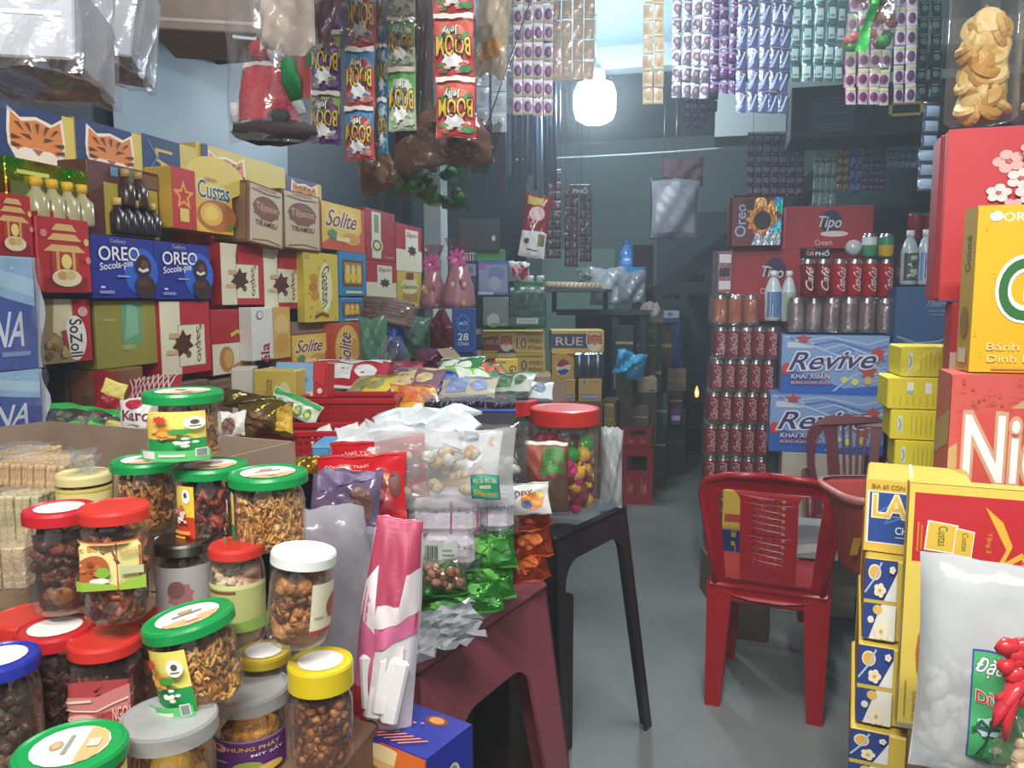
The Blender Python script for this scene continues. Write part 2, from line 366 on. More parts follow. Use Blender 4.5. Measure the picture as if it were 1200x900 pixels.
star_art = lambda: [('r', 0, 0, .36, 1, '#b8242a'), ('s', .17, .55, .17, .26, '#e0a030', 5), ('s', .17, .55, .1, .16, '#b8242a', 5), ('r', .1, .12, .24, .34, '#d8c060')]
CUST = [('r', 0, 0, 1, 1, '#dab23c'), ('e', .74, .98, .5, .36, '#e3c860'), ('t', 'Custas', .68, .74, .54, .3, '#15566b', 0, '#f3ead0'), ('e', .72, .3, .34, .28, '#b0642a'), ('e', .62, .32, .19, .2, '#dfae4a'), ('e', .62, .34, .12, .12, '#ecc95c'), ('e', .94, .12, .05, .07, '#4f8a3a')] + star_art() + [('t', 'ORION', .62, .92, .2, .06, '#a8502a')]
box('cake_box', 'yellow egg cake box with red left panel and gold star', 'box', 196, 276, 203, 271, '#c9a23a', X=-1.49, dep=.1, art=CUST)
GIFT = [('r', .05, .03, .95, .97, '#c8b594'), ('e', .5, .62, .36, .2, '#6b3f2c'), ('s', .5, .6, .4, .2, '#7d4a34', 9, .8), ('t', 'Têjason', .5, .62, .6, .16, '#c9a37c'), ('t', 'TIRAMISU', .5, .36, .6, .09, '#5e2f20'), ('t', 'CHOCOLATE', .5, .94, .5, .04, '#7a5a40')] + [('l', [(.1, .06), (.5, .1), (.9, .06)], .008, '#8a6a4c'), ('l', [(.1, .9), (.5, .87), (.9, .9)], .008, '#8a6a4c')]
box('gift_box', 'cream and brown engraved biscuit box, left of the pair, half open', 'box', 289, 331, 218, 288, '#7b5138', X=-1.46, dep=.13, art=GIFT, left=[('r', .05, .05, .95, .95, '#9c7a54')], ry=4)
box('gift_box', 'cream and brown engraved biscuit box, right of the pair, beside the orange wafer box', 'box', 331, 376, 226, 293, '#7b5138', X=-1.46, dep=.12, art=GIFT)
SOL = [('r', 0, 0, 1, 1, '#c8502a'), ('p', [(.0, .12), (.3, .35), (.75, .2), (.92, .5), (.9, 1), (0, 1)], '#e2bb4c'), ('e', .46, .6, .42, .36, '#e6c455'), ('t', 'Solite', .46, .68, .68, .36, '#7e2440', 0, '#f2e3c4', .15), ('e', .66, .28, .22, .14, '#d99a45'), ('r', .3, .2, .62, .3, '#ecd9a0'), ('e', .22, .34, .1, .1, '#4f8f6a')]
box('wafer_box', 'yellow and orange wafer box beside the engraved biscuit boxes', 'box', 377, 427, 241, 294, '#c9703a', X=-1.5, dep=.1, art=SOL)
box('cookie_box', 'red box with upright white band and round emblem', 'box', 428, 463, 247, 306, '#9c1f2b', X=-1.5, dep=.1, art=[('r', .2, .05, .5, .95, '#d5d2bb'), ('e', .36, .3, .2, .15, '#cfcab0'), ('e', .36, .3, .15, .11, '#5e6b3a'), ('e', .36, .3, .1, .07, '#d8c890'), ('r', .28, .55, .42, .9, '#8a8a7a'), ('t', 'Luxia', .78, .1, .3, .05, '#d8b070')])
SAPV = lambda: [('r', 0, 0, 1, 1, '#a82030'), ('r', 0, 0, 1, .46, CREAM), ('r', .35, .3, .85, .9, '#dcd7c0'), ('t', 'Sapio', .6, .78, .42, .14, '#8a2030', 0, None, .2), ('s', .6, .45, .2, .13, '#4f2318', 7, .6)]
box('biscuit_box', 'upright red and cream biscuit box at the right end of the second row', 'box', 464, 494, 264, 318, '#a82030', X=-1.5, dep=.1, art=SAPV())
# third row
PAG = [('r', .1, .0, .9, .2, '#8a1820')] + [('p', [(.5 - w, z), (.5 + w, z), (.5 + w * .62, z + .09), (.5 - w * .62, z + .09)], '#d9b070') for w, z in ((.4, .55), (.33, .7), (.24, .83))] + [('r', .24, .28, .76, .55, '#a83a2a'), ('r', .32, .3, .38, .55, '#d9a050'), ('r', .62, .3, .68, .55, '#d9a050'), ('e', .5, .2, .28, .12, '#e3d5ae'), ('e', .42, .23, .1, .06, '#c9a050'), ('e', .57, .24, .1, .06, '#d6b878'), ('e', .5, .42, .1, .1, '#f0d080'), ('e', .9, .7, .05, .05, '#e0c070'), ('e', .92, .45, .05, .05, '#d88080'), ('e', .1, .78, .06, .05, '#d88080')]
box('festival_box', 'red festival cake box with printed pagoda, cut by the left edge', 'box', -8, 38, 227, 300, RED, X=-1.47, dep=.03, art=PAG)
o = box('festival_box', 'red arch topped festival cake box with printed pagoda beside the blue biscuit boxes', 'box', 44, 106, 256, 343, RED, X=-1.47, dep=.04, art=PAG)
dm = o['dims']; MB().lathe([(dm[0] * .49, -.03), (dm[0] * .49, 0)], RED, 24).build('arched_top', o, (0, .035, dm[2] - .015), (R(90), 0, 0)).scale = (1, .45, 1)
OREOA = lambda: [('e', .76, .45, .28, .4, '#2f5fc0'), ('t', 'OREO', .42, .73, .62, .22, '#e8e8f0', 4, '#0d1550'), ('t', 'Cadbury', .4, .92, .24, .08, '#b0a0c8'), ('t', 'Socola-pie', .36, .53, .5, .15, '#dfe3f0', 18), ('e', .78, .54, .13, .2, '#2c1a1c'), ('e', .8, .58, .06, .07, '#6b3f35'), ('l', [(.7, .5), (.77, .46), (.86, .5)], .025, '#dcd5d0'), ('e', .8, .2, .17, .2, '#35201f'), ('e', .76, .27, .1, .06, '#543028'), ('r', .08, .08, .3, .13, '#7a88c8'), ('r', .35, .35, .55, .38, '#8a98d0'), ('r', .1, .17, .16, .2, '#d0d8f0')]
box('pie_box', 'deep blue chocolate pie box, left of the pair', 'box', 107, 182, 275, 350, OREO, X=-1.48, dep=.09, art=OREOA(), group='blue chocolate pie boxes')
box('pie_box', 'deep blue chocolate pie box, right of the pair, touching the red boxes', 'box', 183, 247, 282, 351, OREO, X=-1.48, dep=.09, art=OREOA(), group='blue chocolate pie boxes')
box('cookie_box', 'plain red box with small round seal behind the second blue pie box', 'box', 221, 259, 266, 318, '#b0222c', X=-1.58, dep=.07, art=[('e', .82, .85, .13, .09, '#d8a080'), ('e', .82, .85, .1, .065, '#b0222c')])
box('cookie_box', 'plain red carton between the blue pie box and the card fronted box', 'box', 248, 268, 285, 362, '#a51f29', X=-1.54, dep=.06)
def SAP(s=0): return [('r', 0, 0, .34 + s, 1, CREAM), ('r', .34 + s, 0, 1, 1, '#b02532'), ('p', [(.25, .1), (.34, .3), (.3, .6), (.38, 1), (.34 + s, 1), (.34 + s, 0)], CREAM), ('r', .33, .1, .88, .68, '#8a8060'), ('r', .34, .11, .87, .67, '#d8d3b4'), ('t', 'Sapio', .74, .4, .5, .15, '#6b2030', -90, None, -.15), ('s', .42, .42, .22, .2, '#4a2318', 7, .62), ('r', .1, .28, .3, .34, '#c8a878'), ('r', .16, .5, .34, .57, '#c0a070'), ('e', .52, .27, .05, .05, '#6a4030')]
GS = 'red and cream biscuit boxes with brown splash'
box('biscuit_box', 'cream and red biscuit box with brown splash, just right of the red carton', 'box', 259, 308, 283, 357, '#b02532', X=-1.5, dep=.07, art=SAP(), group=GS)
box('biscuit_box', 'cream and red biscuit box with brown splash, left of the mottled yellow box', 'box', 309, 354, 291, 362, '#b02532', X=-1.5, dep=.07, art=SAP(), group=GS)
GAS = lambda: [('r', 0, 0, 1, 1, '#d6bf45'), ('e', .62, .5, .2, .36, '#efe3b0'), ('t', 'Gaston', .62, .52, .56, .22, '#33452a', -90, None, -.2), ('e', .28, .62, .12, .07, '#c98a2a'), ('e', .26, .5, .12, .07, '#b87a28'), ('e', .3, .38, .12, .07, '#c98a2a'), ('p', [(.3, .1), (.5, .14), (.7, .1), (.68, .05), (.5, .09), (.28, .04)], '#8a3a22'), ('e', .1, .92, .06, .04, '#b0a040')] + [('e', .1 + .8 * random.random(), random.random() * .95, .02, .014, '#8a7a28') for _ in range(12)]
box('cookie_box', 'mottled yellow cookie box with sideways green name', 'box', 356, 396, 294, 377, '#c8b040', X=-1.47, dep=.08, art=GAS())
CH = [('r', .12, .22, .88, .82, '#6a4520'), ('r', .18, .28, .82, .76, '#b8852f')] + [('e', .3 + .2 * k, .44, .1, .14, '#e3c23a') for k in range(3)] + [('e', .3 + .2 * k, .6, .08, .11, '#dccb80') for k in range(3)] + [('r', .2, .06, .8, .12, '#d8d8a0')]
box('cake_box', 'bright blue box with window of yellow cakes', 'box', 397, 429, 291, 347, '#2a86b8', X=-1.5, dep=.09, art=CH)
box('cake_box', 'lower bright blue box with window half hidden by the brown roll bag', 'box', 398, 426, 349, 377, '#2a86b8', X=-1.5, dep=.09, art=CH)
box('biscuit_box', 'red box over cream with white name card, above the brown roll bag', 'box', 429, 464, 297, 352, '#a82030', X=-1.5, dep=.09, art=SAPV())
box('cookie_box', 'narrow mottled yellow cookie box beside the pink gift cones', 'box', 466, 494, 313, 362, '#c8b040', X=-1.5, dep=.09, art=[('e', .5, .62, .36, .24, '#d8cfa0'), ('r', .35, .78, .65, .97, '#8a2a28'), ('t', 'Gaston', .5, .6, .6, .12, '#5a5a2a'), ('r', .2, .2, .8, .4, '#b88a3a')] + [('e', random.random(), random.random(), .03, .02, '#8a7a28') for _ in range(10)])
# fourth row
NB = lambda: [('r', 0, 0, 1, 1, '#2446a0'), ('p', [(0, .66), (.3, .72), (.7, .62), (1, .56), (1, 1), (0, 1)], '#9cc3e0'), ('p', [(0, .72), (.4, .78), (1, .64), (1, .8), (.5, .9), (0, .86)], '#b9d8ea'), ('t', 'NANA', .45, .36, .84, .3, '#e4e9f2', 0, None, .1), ('r', .55, .12, .9, .16, '#8aa0d0'), ('e', .3, .8, .12, .08, '#c04a5a')]
for yt, yb, x1, lab in ((299, 436, 41, 'big blue and sky blue tissue carton in film, upper one at left edge'), (437, 520, 48, 'big blue and sky blue tissue carton in film, lower one at left edge')):
    o = box('tissue_carton', lab, 'carton', -60, x1, yt, yb, '#5f83c0', X=-1.4, dep=.2, art=NB(), chamfer=.012)
    dm = o['dims']; f = MB(); f.grid(lambda u, v: (dm[0] / 2 * (1.0 + .08 * math.sin(math.pi * v)), -.012 + u * .1 + .008 * math.sin(v * 9), v * dm[2]), 6, 10, '#dfe6ee:haze'); f.grid(lambda u, v: (-dm[0] / 2 + u * dm[0] * 1.04, -.01 - .006 * wob(u, v, 3), v * dm[2]), 10, 10, '#e8eef6:film'); f.build('plastic_wrap', o)
box('wafer_box', 'cream and red wafer box with sideways white oval, under the pagoda box', 'box', 45, 106, 344, 425, '#9c3a30', X=-1.5, dep=.09, art=[('r', 0, 0, .66, 1, '#9a8460'), ('p', [(.25, .5), (.3, 1), (.62, 1), (.66, .5), (.5, .35)], '#d6cda6'), ('r', .66, 0, 1, 1, '#b02028'), ('e', .68, .38, .22, .36, '#e6e0da'), ('t', 'SoZoll', .69, .38, .6, .24, '#2b2a30', -90), ('p', [(.4, .5), (.5, .1), (.56, .1), (.5, .52)], '#9c3038'), ('e', .84, .8, .1, .08, '#d0a0a0')] + food(.3, .2, .22, .2, ['#8a7040', '#b09860', '#776038'], 8, 4))
box('gift_carton', 'dull olive carton with faded green picture under the blue pie boxes', 'box', 109, 187, 352, 430, '#8f8a3c', X=-1.5, dep=.09, art=[('r', .4, .35, .72, .98, '#5f9a78'), ('p', [(.44, .4), (.68, .5), (.66, .9), (.5, .95)], '#7fb08c'), ('r', .12, .7, .3, .73, '#a8a860'), ('e', .5, .3, .12, .05, '#9aa860')])
box('biscuit_box', 'cream and red biscuit box with brown splash, right of the olive carton', 'box', 188, 246, 353, 438, '#b02532', X=-1.49, dep=.08, art=SAP(.04), group=GS)
box('cookie_box', 'large red cookie box with cream strip of printed biscuits', 'box', 248, 300, 354, 438, '#a8202a', X=-1.5, dep=.08, art=[('r', 0, .02, .95, .48, '#d8d2c0'), ('e', .3, .24, .16, .2, '#b08040'), ('e', .34, .24, .1, .14, '#caa060'), ('t', 'A', .75, .26, .2, .3, '#2a2022'), ('l', [(.4, .6), (.55, .66), (.7, .58)], .03, '#d8b040'), ('e', .62, .1, .2, .08, '#c09050')])
box('cookie_box', 'half white half yellow cookie box standing among the red boxes', 'box', 296, 340, 360, 421, '#d8d8d2', X=-1.45, dep=.05, art=[('r', .52, 0, 1, 1, '#d0a650'), ('e', .76, .65, .2, .2, '#d8b878'), ('e', .76, .3, .18, .2, '#c89848'), ('t', 'éla', .3, .14, .36, .22, '#a02438', 80), ('e', .18, .86, .08, .08, '#606060'), ('e', .18, .86, .065, .065, '#d8d8d2')])
box('wafer_box', 'yellow and orange wafer box lying flat below the white and yellow one', 'box', 342, 386, 391, 432, '#c9703a', X=-1.47, dep=.09, art=SOL)
box('wafer_box', 'yellow and orange wafer box standing upright with sideways name', 'box', 387, 425, 377, 438, '#c24f2c', X=-1.46, dep=.09, art=[('r', 0, 0, 1, 1, '#c8522c'), ('e', .5, .5, .42, .46, '#e4be4e'), ('t', 'Solite', .42, .52, .6, .42, '#7e2440', 90, '#f2e3c4', .15), ('e', .76, .5, .12, .2, '#d99a45'), ('e', .8, .2, .12, .07, '#4f8f6a')], left=[('r', 0, 0, 1, 1, '#c9582c')])
box('carton', 'grey brown open carton end above the flat wafer box', 'carton', 342, 378, 377, 391, '#8a7968:card', X=-1.5, dep=.1)
# ================================================================ the pile of snack jars, front left
def shreds(o, r, h, cols, n, ln=.03, th=.0022, seed=1, top=.0, z0=.004):
    """fried shreds packed against the wall of the jar"""
    rn = random.Random(seed); b = MB()
    b.lathe([(r * .8, z0), (r * .86, h * .3), (r * .8, h * .8), (r * .4, h)], cols[0] + ':food', 12)
    for _ in range(n):
        a = rn.uniform(0, 6.283); z = rn.uniform(.06, 1) ** .9 * h; q = r * rn.uniform(.8, .96); t = rn.uniform(-1.3, 1.3); l = ln * rn.uniform(.5, 1.1); cv = rn.uniform(-.35, .35); pts = []
        w1, w2 = rn.uniform(0, 6), rn.uniform(.12, .3)
        for s in (-.5, -.3, -.1, .1, .3, .5):
            da = s * l * math.cos(t) / r; dz = s * l * math.sin(t) + cv * l * (.25 - s * s) + w2 * l * math.sin(9 * s + w1); zz = min(max(z + dz, z0), h + .006)
            qq = q - (.006 * abs(s) if rn.random() < .5 else 0); pts.append((qq * math.cos(a + da), qq * math.sin(a + da), zz))
        b.tube(pts, th * rn.uniform(.7, 1.3), rn.choice(cols) + ':food', 4, True, False)
    b.build('dried_shreds', o, stuff=True)
def chunks(o, r, h, cols, n, sz, seed=1, rough=.3, flat=1, z0=.004):
    rn = random.Random(seed); b = MB(); st = random.getstate(); random.seed(seed)
    b.lathe([(r * .75, z0), (r * .8, h * .3), (r * .75, h * .8), (r * .4, h * .94)], cols[0] + ':food', 12)
    for _ in range(n):
        a = rn.uniform(0, 6.283); z = z0 + sz + rn.random() * max(.001, h - sz * 1.4); s = sz * rn.uniform(.6, 1.15); q = max(.001, r - s * 1.05 - rn.random() * r * .12)
        b.blob((q * math.cos(a), q * math.sin(a), z), (s, s * flat, s * rn.uniform(.7, 1)), rn.choice(cols) + ':food', 7, 5, rough, Matrix.Rotation(rn.uniform(0, 3), 3, 'Z') @ Matrix.Rotation(rn.uniform(-1, 1), 3, 'X'))
    random.setstate(st); b.build('dried_pieces', o, stuff=True)
def chips(o, r, h, cols, n, seed=2):
    rn = random.Random(seed); b = MB(); b.lathe([(r * .6, .004), (r * .66, h * .5), (r * .4, h * .9)], cols[0] + ':food', 10)
    for _ in range(n):
        a = rn.uniform(0, 6.283); z = rn.uniform(.02, h - .02); q = r * rn.uniform(.7, .86); l = rn.uniform(.026, .044); w_ = rn.uniform(.014, .022); T = Matrix.Translation((q * math.cos(a), q * math.sin(a), z)) @ Matrix.Rotation(a + math.pi / 2 + rn.uniform(-.2, .2), 4, 'Z') @ Matrix.Rotation(rn.uniform(-1.2, 1.2), 4, 'Y')
        cu = rn.uniform(.1, .5); c = rn.choice(cols) + ':food'
        b.T = T
        b.grid(lambda u, v: ((u - .5) * l, cu * (v - .5) ** 2 * w_ * 2 + (u - .5) ** 2 * l * l / r / 1.6, (v - .5) * w_ * (1 - .6 * abs(2 * u - 1) ** 2)), 6, 4, c)
        b.grid(lambda u, v: ((u - .5) * l, .0035 + cu * (v - .5) ** 2 * w_ * 2 + (u - .5) ** 2 * l * l / r / 1.6, (v - .5) * w_ * (1 - .6 * abs(2 * u - 1) ** 2)), 6, 4, c, flip=True)
    b.T = None; b.build('fruit_chips', o, stuff=True)
FOODY = ['#c97a2a', '#b85a25', '#d99a40', '#a8481f', '#d8b060']
GLAB = [('r', 0, 0, 1, 1, '#e2d268'), ('r', 0, 0, 1, .44, '#1f8f4a'), ('p', [(0, .42), (.55, .42), (.4, .6), (0, .9)], '#dcb84a')] + food(.36, .54, .24, .17, FOODY, 18, 3) + [('s', .33, .84, .13, .1, '#c2402a', 9, .6), ('e', .6, .6, .16, .06, '#3f8f3a'), ('e', .8, .78, .15, .13, '#efece2'), ('e', .8, .8, .06, .05, '#555046'), ('r', .72, .71, .88, .73, '#777060')] + food(.66, .38, .2, .1, ['#ece6da', '#e0d8c8', '#f2eee6'], 8, 8) + [('r', .02, 0, .98, .22, '#57b86a'), ('r', .07, .05, .28, .2, '#d0d4cc'), ('r', .78, .08, .95, .26, '#c6ccc6'), ('r', .8, .1, .93, .24, '#7a827c'), ('r', .34, .1, .66, .15, '#d8e8c8')]
OLAB = [('r', 0, 0, 1, 1, '#dcc23f'), ('r', 0, 0, 1, .45, '#c23a22'), ('e', .62, .82, .22, .13, '#ece8de'), ('e', .62, .84, .08, .05, '#444444')] + food(.35, .55, .3, .16, ['#d8a0a0', '#e6c8c0', '#c2605a'], 9, 2) + food(.5, .42, .3, .1, ['#e8e0d2', '#ddd0bc'], 6, 5) + [('r', .2, .16, .9, .22, '#e0a040'), ('r', .2, .08, .7, .12, '#e0a040')]
def lid_sticker_art(kind):
    if kind == 'green': return [('e', .5, .5, .5, .5, '#e6e2da'), ('p', [(.06, .27), (.2, .1), (.5, .01), (.8, .1), (.94, .27), (.94, .35), (.06, .35)], '#dba26e'), ('e', .5, .68, .12, .09, '#a08a70'), ('e', .5, .68, .08, .05, '#d8a070'), ('r', .26, .5, .74, .56, '#8a8880'), ('r', .4, .12, .6, .28, '#c9bcae')]
    return [('e', .5, .5, .5, .5, '#e4e0dc')]
def jar(label, cx, ty, by, wpx, d, lid, inside, wrap=None, sides=0, tilt=(0, 0), sticker=None, body=.9, hlid=None, group='snack jars piled at the front left', glass='#e9e4da:jar', spin=0, name='snack_jar', lidk='plastic', lrot=0, zb=None):
    """lid centre column, top and bottom rows of the picture, lid width, real depth"""
    rl = wpx * d / FPX / 2; r = rl * body
    base = P(cx, by, d); base.z = (.861 if 1.0 > base.z and by > 825 else base.z); top = P(cx, ty, d); H = math.hypot(top.z - base.z, 0) * 1.0; hl = hlid or min(.024, rl * (.3 if lid == GRN else .42))
    o = empty(name, base + Vector((0, 0, .002)), YAW - math.atan((cx - 600) / FPX) + R(spin), R(tilt[0]), R(tilt[1])); tag(o, label, 'jar', group)
    hb = H - hl
    fn = None
    if sides:
        fn = lambda a, z: 1 / max(.0001, math.cos(((a + math.pi / sides) % (2 * math.pi / sides)) - math.pi / sides)) * math.cos(math.pi / sides) ** .6 if .012 < z < hb - .02 else 1
    prof = [(r * .2, .006), (r * .82, .0), (r * .97, .006), (r, .014), (r, hb * .5), (r, hb - .022), (r * .95, hb - .012), (r * .86, hb - .004), (r * .86, hb + .004)]
    MB().lathe(prof, glass, 30, True, False, True, fn).build('jar_body', o)
    n = 60; ld = MB(); rg = lambda a, z: 1 + (.012 if int(round(a / (2 * math.pi) * n)) % 2 == 0 and hb + .003 < z < H - .004 else 0)
    ld.lathe([(rl * .9, hb), (rl * .985, hb + .001), (rl * .985, H - .004), (rl * .95, H - .0008), (rl * .9, H), (rl * .86, H - .0016), (0.001, H - .0016)], lid + ':' + lidk, n, False, True, False, rg)
    ld.build('lid', o)
    if sticker:
        s_ = MB(); q = lrot + .25; rs = rl * .68
        def SS(u, v, t):
            x, y = (u - .5) * 2 * rs, (v - .5) * 2 * rs; return (x * math.cos(q) - y * math.sin(q), x * math.sin(q) + y * math.cos(q), H - .0014 + t)
        s_.art(SS, lid_sticker_art(sticker)); s_.build('lid_sticker', o)
    inside(o, r * (.8 if sides == 4 else .95), hb - .012)
    if wrap:
        art, a0, a1, z0, z1 = wrap; rr = r * 1.004
        def SW(u, v, t):
            a = R(-90 + a0 + (a1 - a0) * u); z = z0 * hb + (z1 - z0) * hb * v; k = fn(a % (2 * math.pi), z) if fn else 1
            return ((rr * k + t) * math.cos(a), (rr * k + t) * math.sin(a), z)
        MB().art(SW, art, curved=12).build('paper_label', o)
    return o
GRN = '#128a44'; RD = '#b8242c'; RED2 = '#c43228'
OS = ['#b8803a', '#a86a2c', '#c9964e', '#8f5a26']
DK = ['#4a1f16', '#5e2a1c', '#3a1812', '#6b3322']
jar('topmost green lidded jar of the pile with yellow and green food label', 218, 458, 536, 90, .98, GRN, lambda o, r, h: shreds(o, r, h * .9, OS, 160, seed=1), (GLAB, -66, 33, .05, .9), sticker='green')
jar('green lidded jar of orange shreds under the topmost jar, left', 176, 537, 622, 80, 1.06, GRN, lambda o, r, h: shreds(o, r, h * .95, OS, 190, seed=2), sticker='green')
jar('green lidded jar with dark red strips and narrow yellow red label', 250, 543, 627, 86, 1.0, GRN, lambda o, r, h: shreds(o, r, h * .9, ['#5a1a14', '#7a2a1c', '#8f3a22', '#3f1512'], 110, .04, .004, 3), (OLAB, -68, -28, .02, .92), sticker='green')
jar('green lidded jar packed with golden shreds, right end of the green row', 317, 552, 640, 91, .965, GRN, lambda o, r, h: shreds(o, r, h * .97, ['#c0853a', '#d39c4e', '#a86c2a', '#dcb06a'], 330, .024, .002, 4), (GLAB, -86, -66, .03, .92), sticker='green')
def pickle(o, r, h):
    chunks(o, r, h * .95, DK, 70, .013, 5, .35)
    MB().blob((-r * .06, -r * .42, h * .27), (r * .52, r * .5, r * .55), '#8f5a28:food', 14, 10, .05).build('round_pickle', o)
jar('tall red lidded jar with dark pickle and round brown fruit inside', 77, 592, 713, 78, .91, RD, pickle, sticker='white', body=.92)
KHO = [('r', 0, 0, 1, 1, '#c2532a'), ('r', .025, .03, .68, .97, '#d9cf8c'), ('r', .7, .03, .975, .97, '#cfc684'), ('t', 'Thịt Bò Khô', .36, .83, .54, .14, '#c9832a', 0), ('e', .38, .42, .2, .3, '#a85a30')] + food(.37, .43, .12, .17, ['#8f3f22', '#b0562c', '#c06a38'], 9, 6) + [('e', .5, .38, .09, .11, '#7aa83a'), ('e', .46, .22, .12, .06, '#d8d8d0'), ('p', [(.03, .03), (.68, .03), (.68, .12), (.03, .28)], '#8fb03a'), ('r', .05, .72, .12, .95, '#4f7a4a'), ('r', .06, .13, .2, .18, '#d8e0c0'), ('t', 'Beefsticks', .83, .78, .2, .13, '#b08a3a', 10), ('r', .72, .34, .95, .5, '#b4b48a'), ('p', [(.7, .03), (.97, .03), (.97, .3), (.7, .16)], '#8fb03a')]
jar('square sided red lidded jar with yellow dried beef label', 141, 590, 722, 78, .875, RED2, lambda o, r, h: shreds(o, r, h * .92, ['#8a4a26', '#6b3018', '#a35f30', '#50210f'], 120, .05, .005, 7), (KHO, -72, 50, .36, .86), sides=4, body=.98, spin=-12)
jar('silver lidded jar with grey label behind the square sided jar', 219, 628, 722, 70, .97, '#8d8785', lambda o, r, h: chunks(o, r, h * .9, ['#5a4038', '#6b4c42'], 40, .012, 8), ([('r', 0, 0, 1, 1, '#a8a4a2'), ('s', .5, .5, .2, .26, '#9a6a6a', 9, .8), ('e', .45, .6, .12, .16, '#7a5050')], -80, 60, .05, .85), lidk='metal')
jar('small red lidded jar with pale green label under the golden shreds', 282, 634, 752, 64, .94, RED2, lambda o, r, h: chunks(o, r, h * .94, ['#c9a890', '#b88a78', '#d9c4a8', '#a86a5a'], 80, .010, 9), ([('r', 0, 0, 1, 1, '#a9b070'), ('r', 0, .9, 1, 1, '#c9cf8a'), ('r', .05, .82, .5, .88, '#7a4a2a')] + food(.3, .6, .28, .18, ['#d8a0a0', '#c98888', '#e0c0b0'], 10, 7) + [('p', [(0, 0), (1, 0), (1, .3), (0, .14)], '#7a9a4a')], -80, 70, .22, .74), body=.95)
jar('white lidded jar of brown crackers with cream label on its right side', 348, 642, 752, 76, .90, '#d8dad6', lambda o, r, h: chunks(o, r, h * .92, ['#a06a34', '#8a5526', '#b88048', '#6e4020'], 120, .011, 10, .4), ([('r', 0, 0, 1, 1, '#d4cdb4'), ('r', 0, 0, 1, .07, '#a83a30'), ('e', .92, .5, .4, .26, '#a04a3a'), ('r', .12, .3, .4, .34, '#a09880')], 18, 80, .22, .84), tilt=(0, 6), body=.95)
jar('red lidded jar at the far left under the pickle jar', 42, 716, 832, 80, .99, RED2, lambda o, r, h: chunks(o, r, h * .9, DK, 30, .014, 11), body=.93)
jar('red lidded jar with white round sticker, six sided and dark', 72, 730, 850, 84, .90, RD, lambda o, r, h: shreds(o, r, h * .92, ['#3a1512', '#4a1c16', '#571f18'], 70, .06, .006, 12), sides=6, sticker='white', body=.93)
PINK = [('r', 0, 0, 1, 1, '#a83f42'), ('p', [(0, .8), (.5, .76), (1, .98), (1, .6), (.5, .5), (0, .66)], '#c47a74'), ('r', 0, .0, .5, .55, '#c25c5c'), ('e', .3, .4, .2, .12, '#d8b0a0'), ('e', .34, .18, .1, .08, '#ddb84a'), ('t', 'NGON', .8, .5, .2, .2, '#e0c0b0', 8), ('r', .06, .7, .44, .74, '#e0c8b8')] + [('l', [(0, .62), (.5, .56), (1, .8)], .012, '#e0d0c0')]
jar('red lidded square jar with pink and red label', 129, 742, 852, 80, .88, RED2, lambda o, r, h: shreds(o, r, h * .9, ['#5f1f1a', '#7a2a22', '#4a1714'], 90, .05, .004, 13), (PINK, -70, 62, .36, .86), sides=4, body=.98, spin=-16)
jar('red lidded jar half hidden between the dried beef jar and the tilted green jar', 178, 717, 838, 62, .95, RED2, lambda o, r, h: chunks(o, r, h * .9, ['#7a4a3a', '#8f5f48', '#6a3a2c'], 40, .012, 14), body=.95)
jar('tilted green lidded jar of curly shreds with yellow and green label', 241, 716, 818, 104, .84, GRN, lambda o, r, h: shreds(o, r, h * .92, ['#b07630', '#c99048', '#96601f', '#d8a85a'], 300, .022, .0022, 15), (GLAB, -74, -8, .03, .92), sticker='green', tilt=(-3, -9))
jar('yellow lidded jar hidden behind the tilted green jar', 312, 758, 860, 62, .97, '#b9a02a', lambda o, r, h: chunks(o, r, h * .9, ['#6a3a22', '#8a4f2c'], 30, .012, 16), sticker='white')
jar('yellow lidded jar of brown sauce pieces with plain white sticker', 379, 768, 905, 76, .92, '#cdb71e', lambda o, r, h: chunks(o, r, h * .93, ['#7a4018', '#6a3514', '#5c2c12', '#a8693a'], 220, .0065, 17, .3), sticker='white', body=.95, hlid=.03)
PURP = [('r', 0, 0, 1, 1, '#5a2a6a'), ('r', 0, .94, 1, 1, '#8a7a9a'), ('e', .16, .76, .12, .13, '#d8a8b0'), ('e', .16, .78, .06, .06, '#b03040'), ('t', 'HƯNG PHÁT', .58, .78, .56, .14, '#d0aa3a'), ('t', 'MÍT SẤY', .72, .6, .36, .12, '#d8d0dc'), ('e', .5, .22, .16, .2, '#8fa030'), ('e', .74, .16, .14, .12, '#d0b050'), ('r', .1, .4, .3, .44, '#a890b0')]
jar('clear lidded jar of orange fruit chips with purple label', 296, 797, 922, 92, .93, '#aeb0b0', lambda o, r, h: chips(o, r, h * .96, ['#c9842a', '#b9701f', '#d99a3c'], 60, 18), (PURP, -76, 66, .04, .62), lidk='haze')
jar('clear lidded jar of yellow banana chips at the bottom edge', 203, 832, 945, 110, .80, '#b4b8b8', lambda o, r, h: chips(o, r, h * .98, ['#d0a033', '#dcb04a', '#c48a24'], 90, 19), lidk='haze', tilt=(0, 0))
jar('nearest green lidded jar cut off by the bottom edge', 90, 868, 985, 124, .705, GRN, lambda o, r, h: shreds(o, r, h * .9, OS, 120, seed=20), (GLAB, 20, 90, .1, .95), sticker='green', lrot=1.0)
jar('dark blue lidded jar with white round sticker at the left edge', 10, 762, 925, 86, .81, '#26329a', lambda o, r, h: chunks(o, r, h * .94, ['#4a3a30', '#3a2a24', '#6a5040', '#54321f'], 90, .010, 21), sticker='white', body=.95)
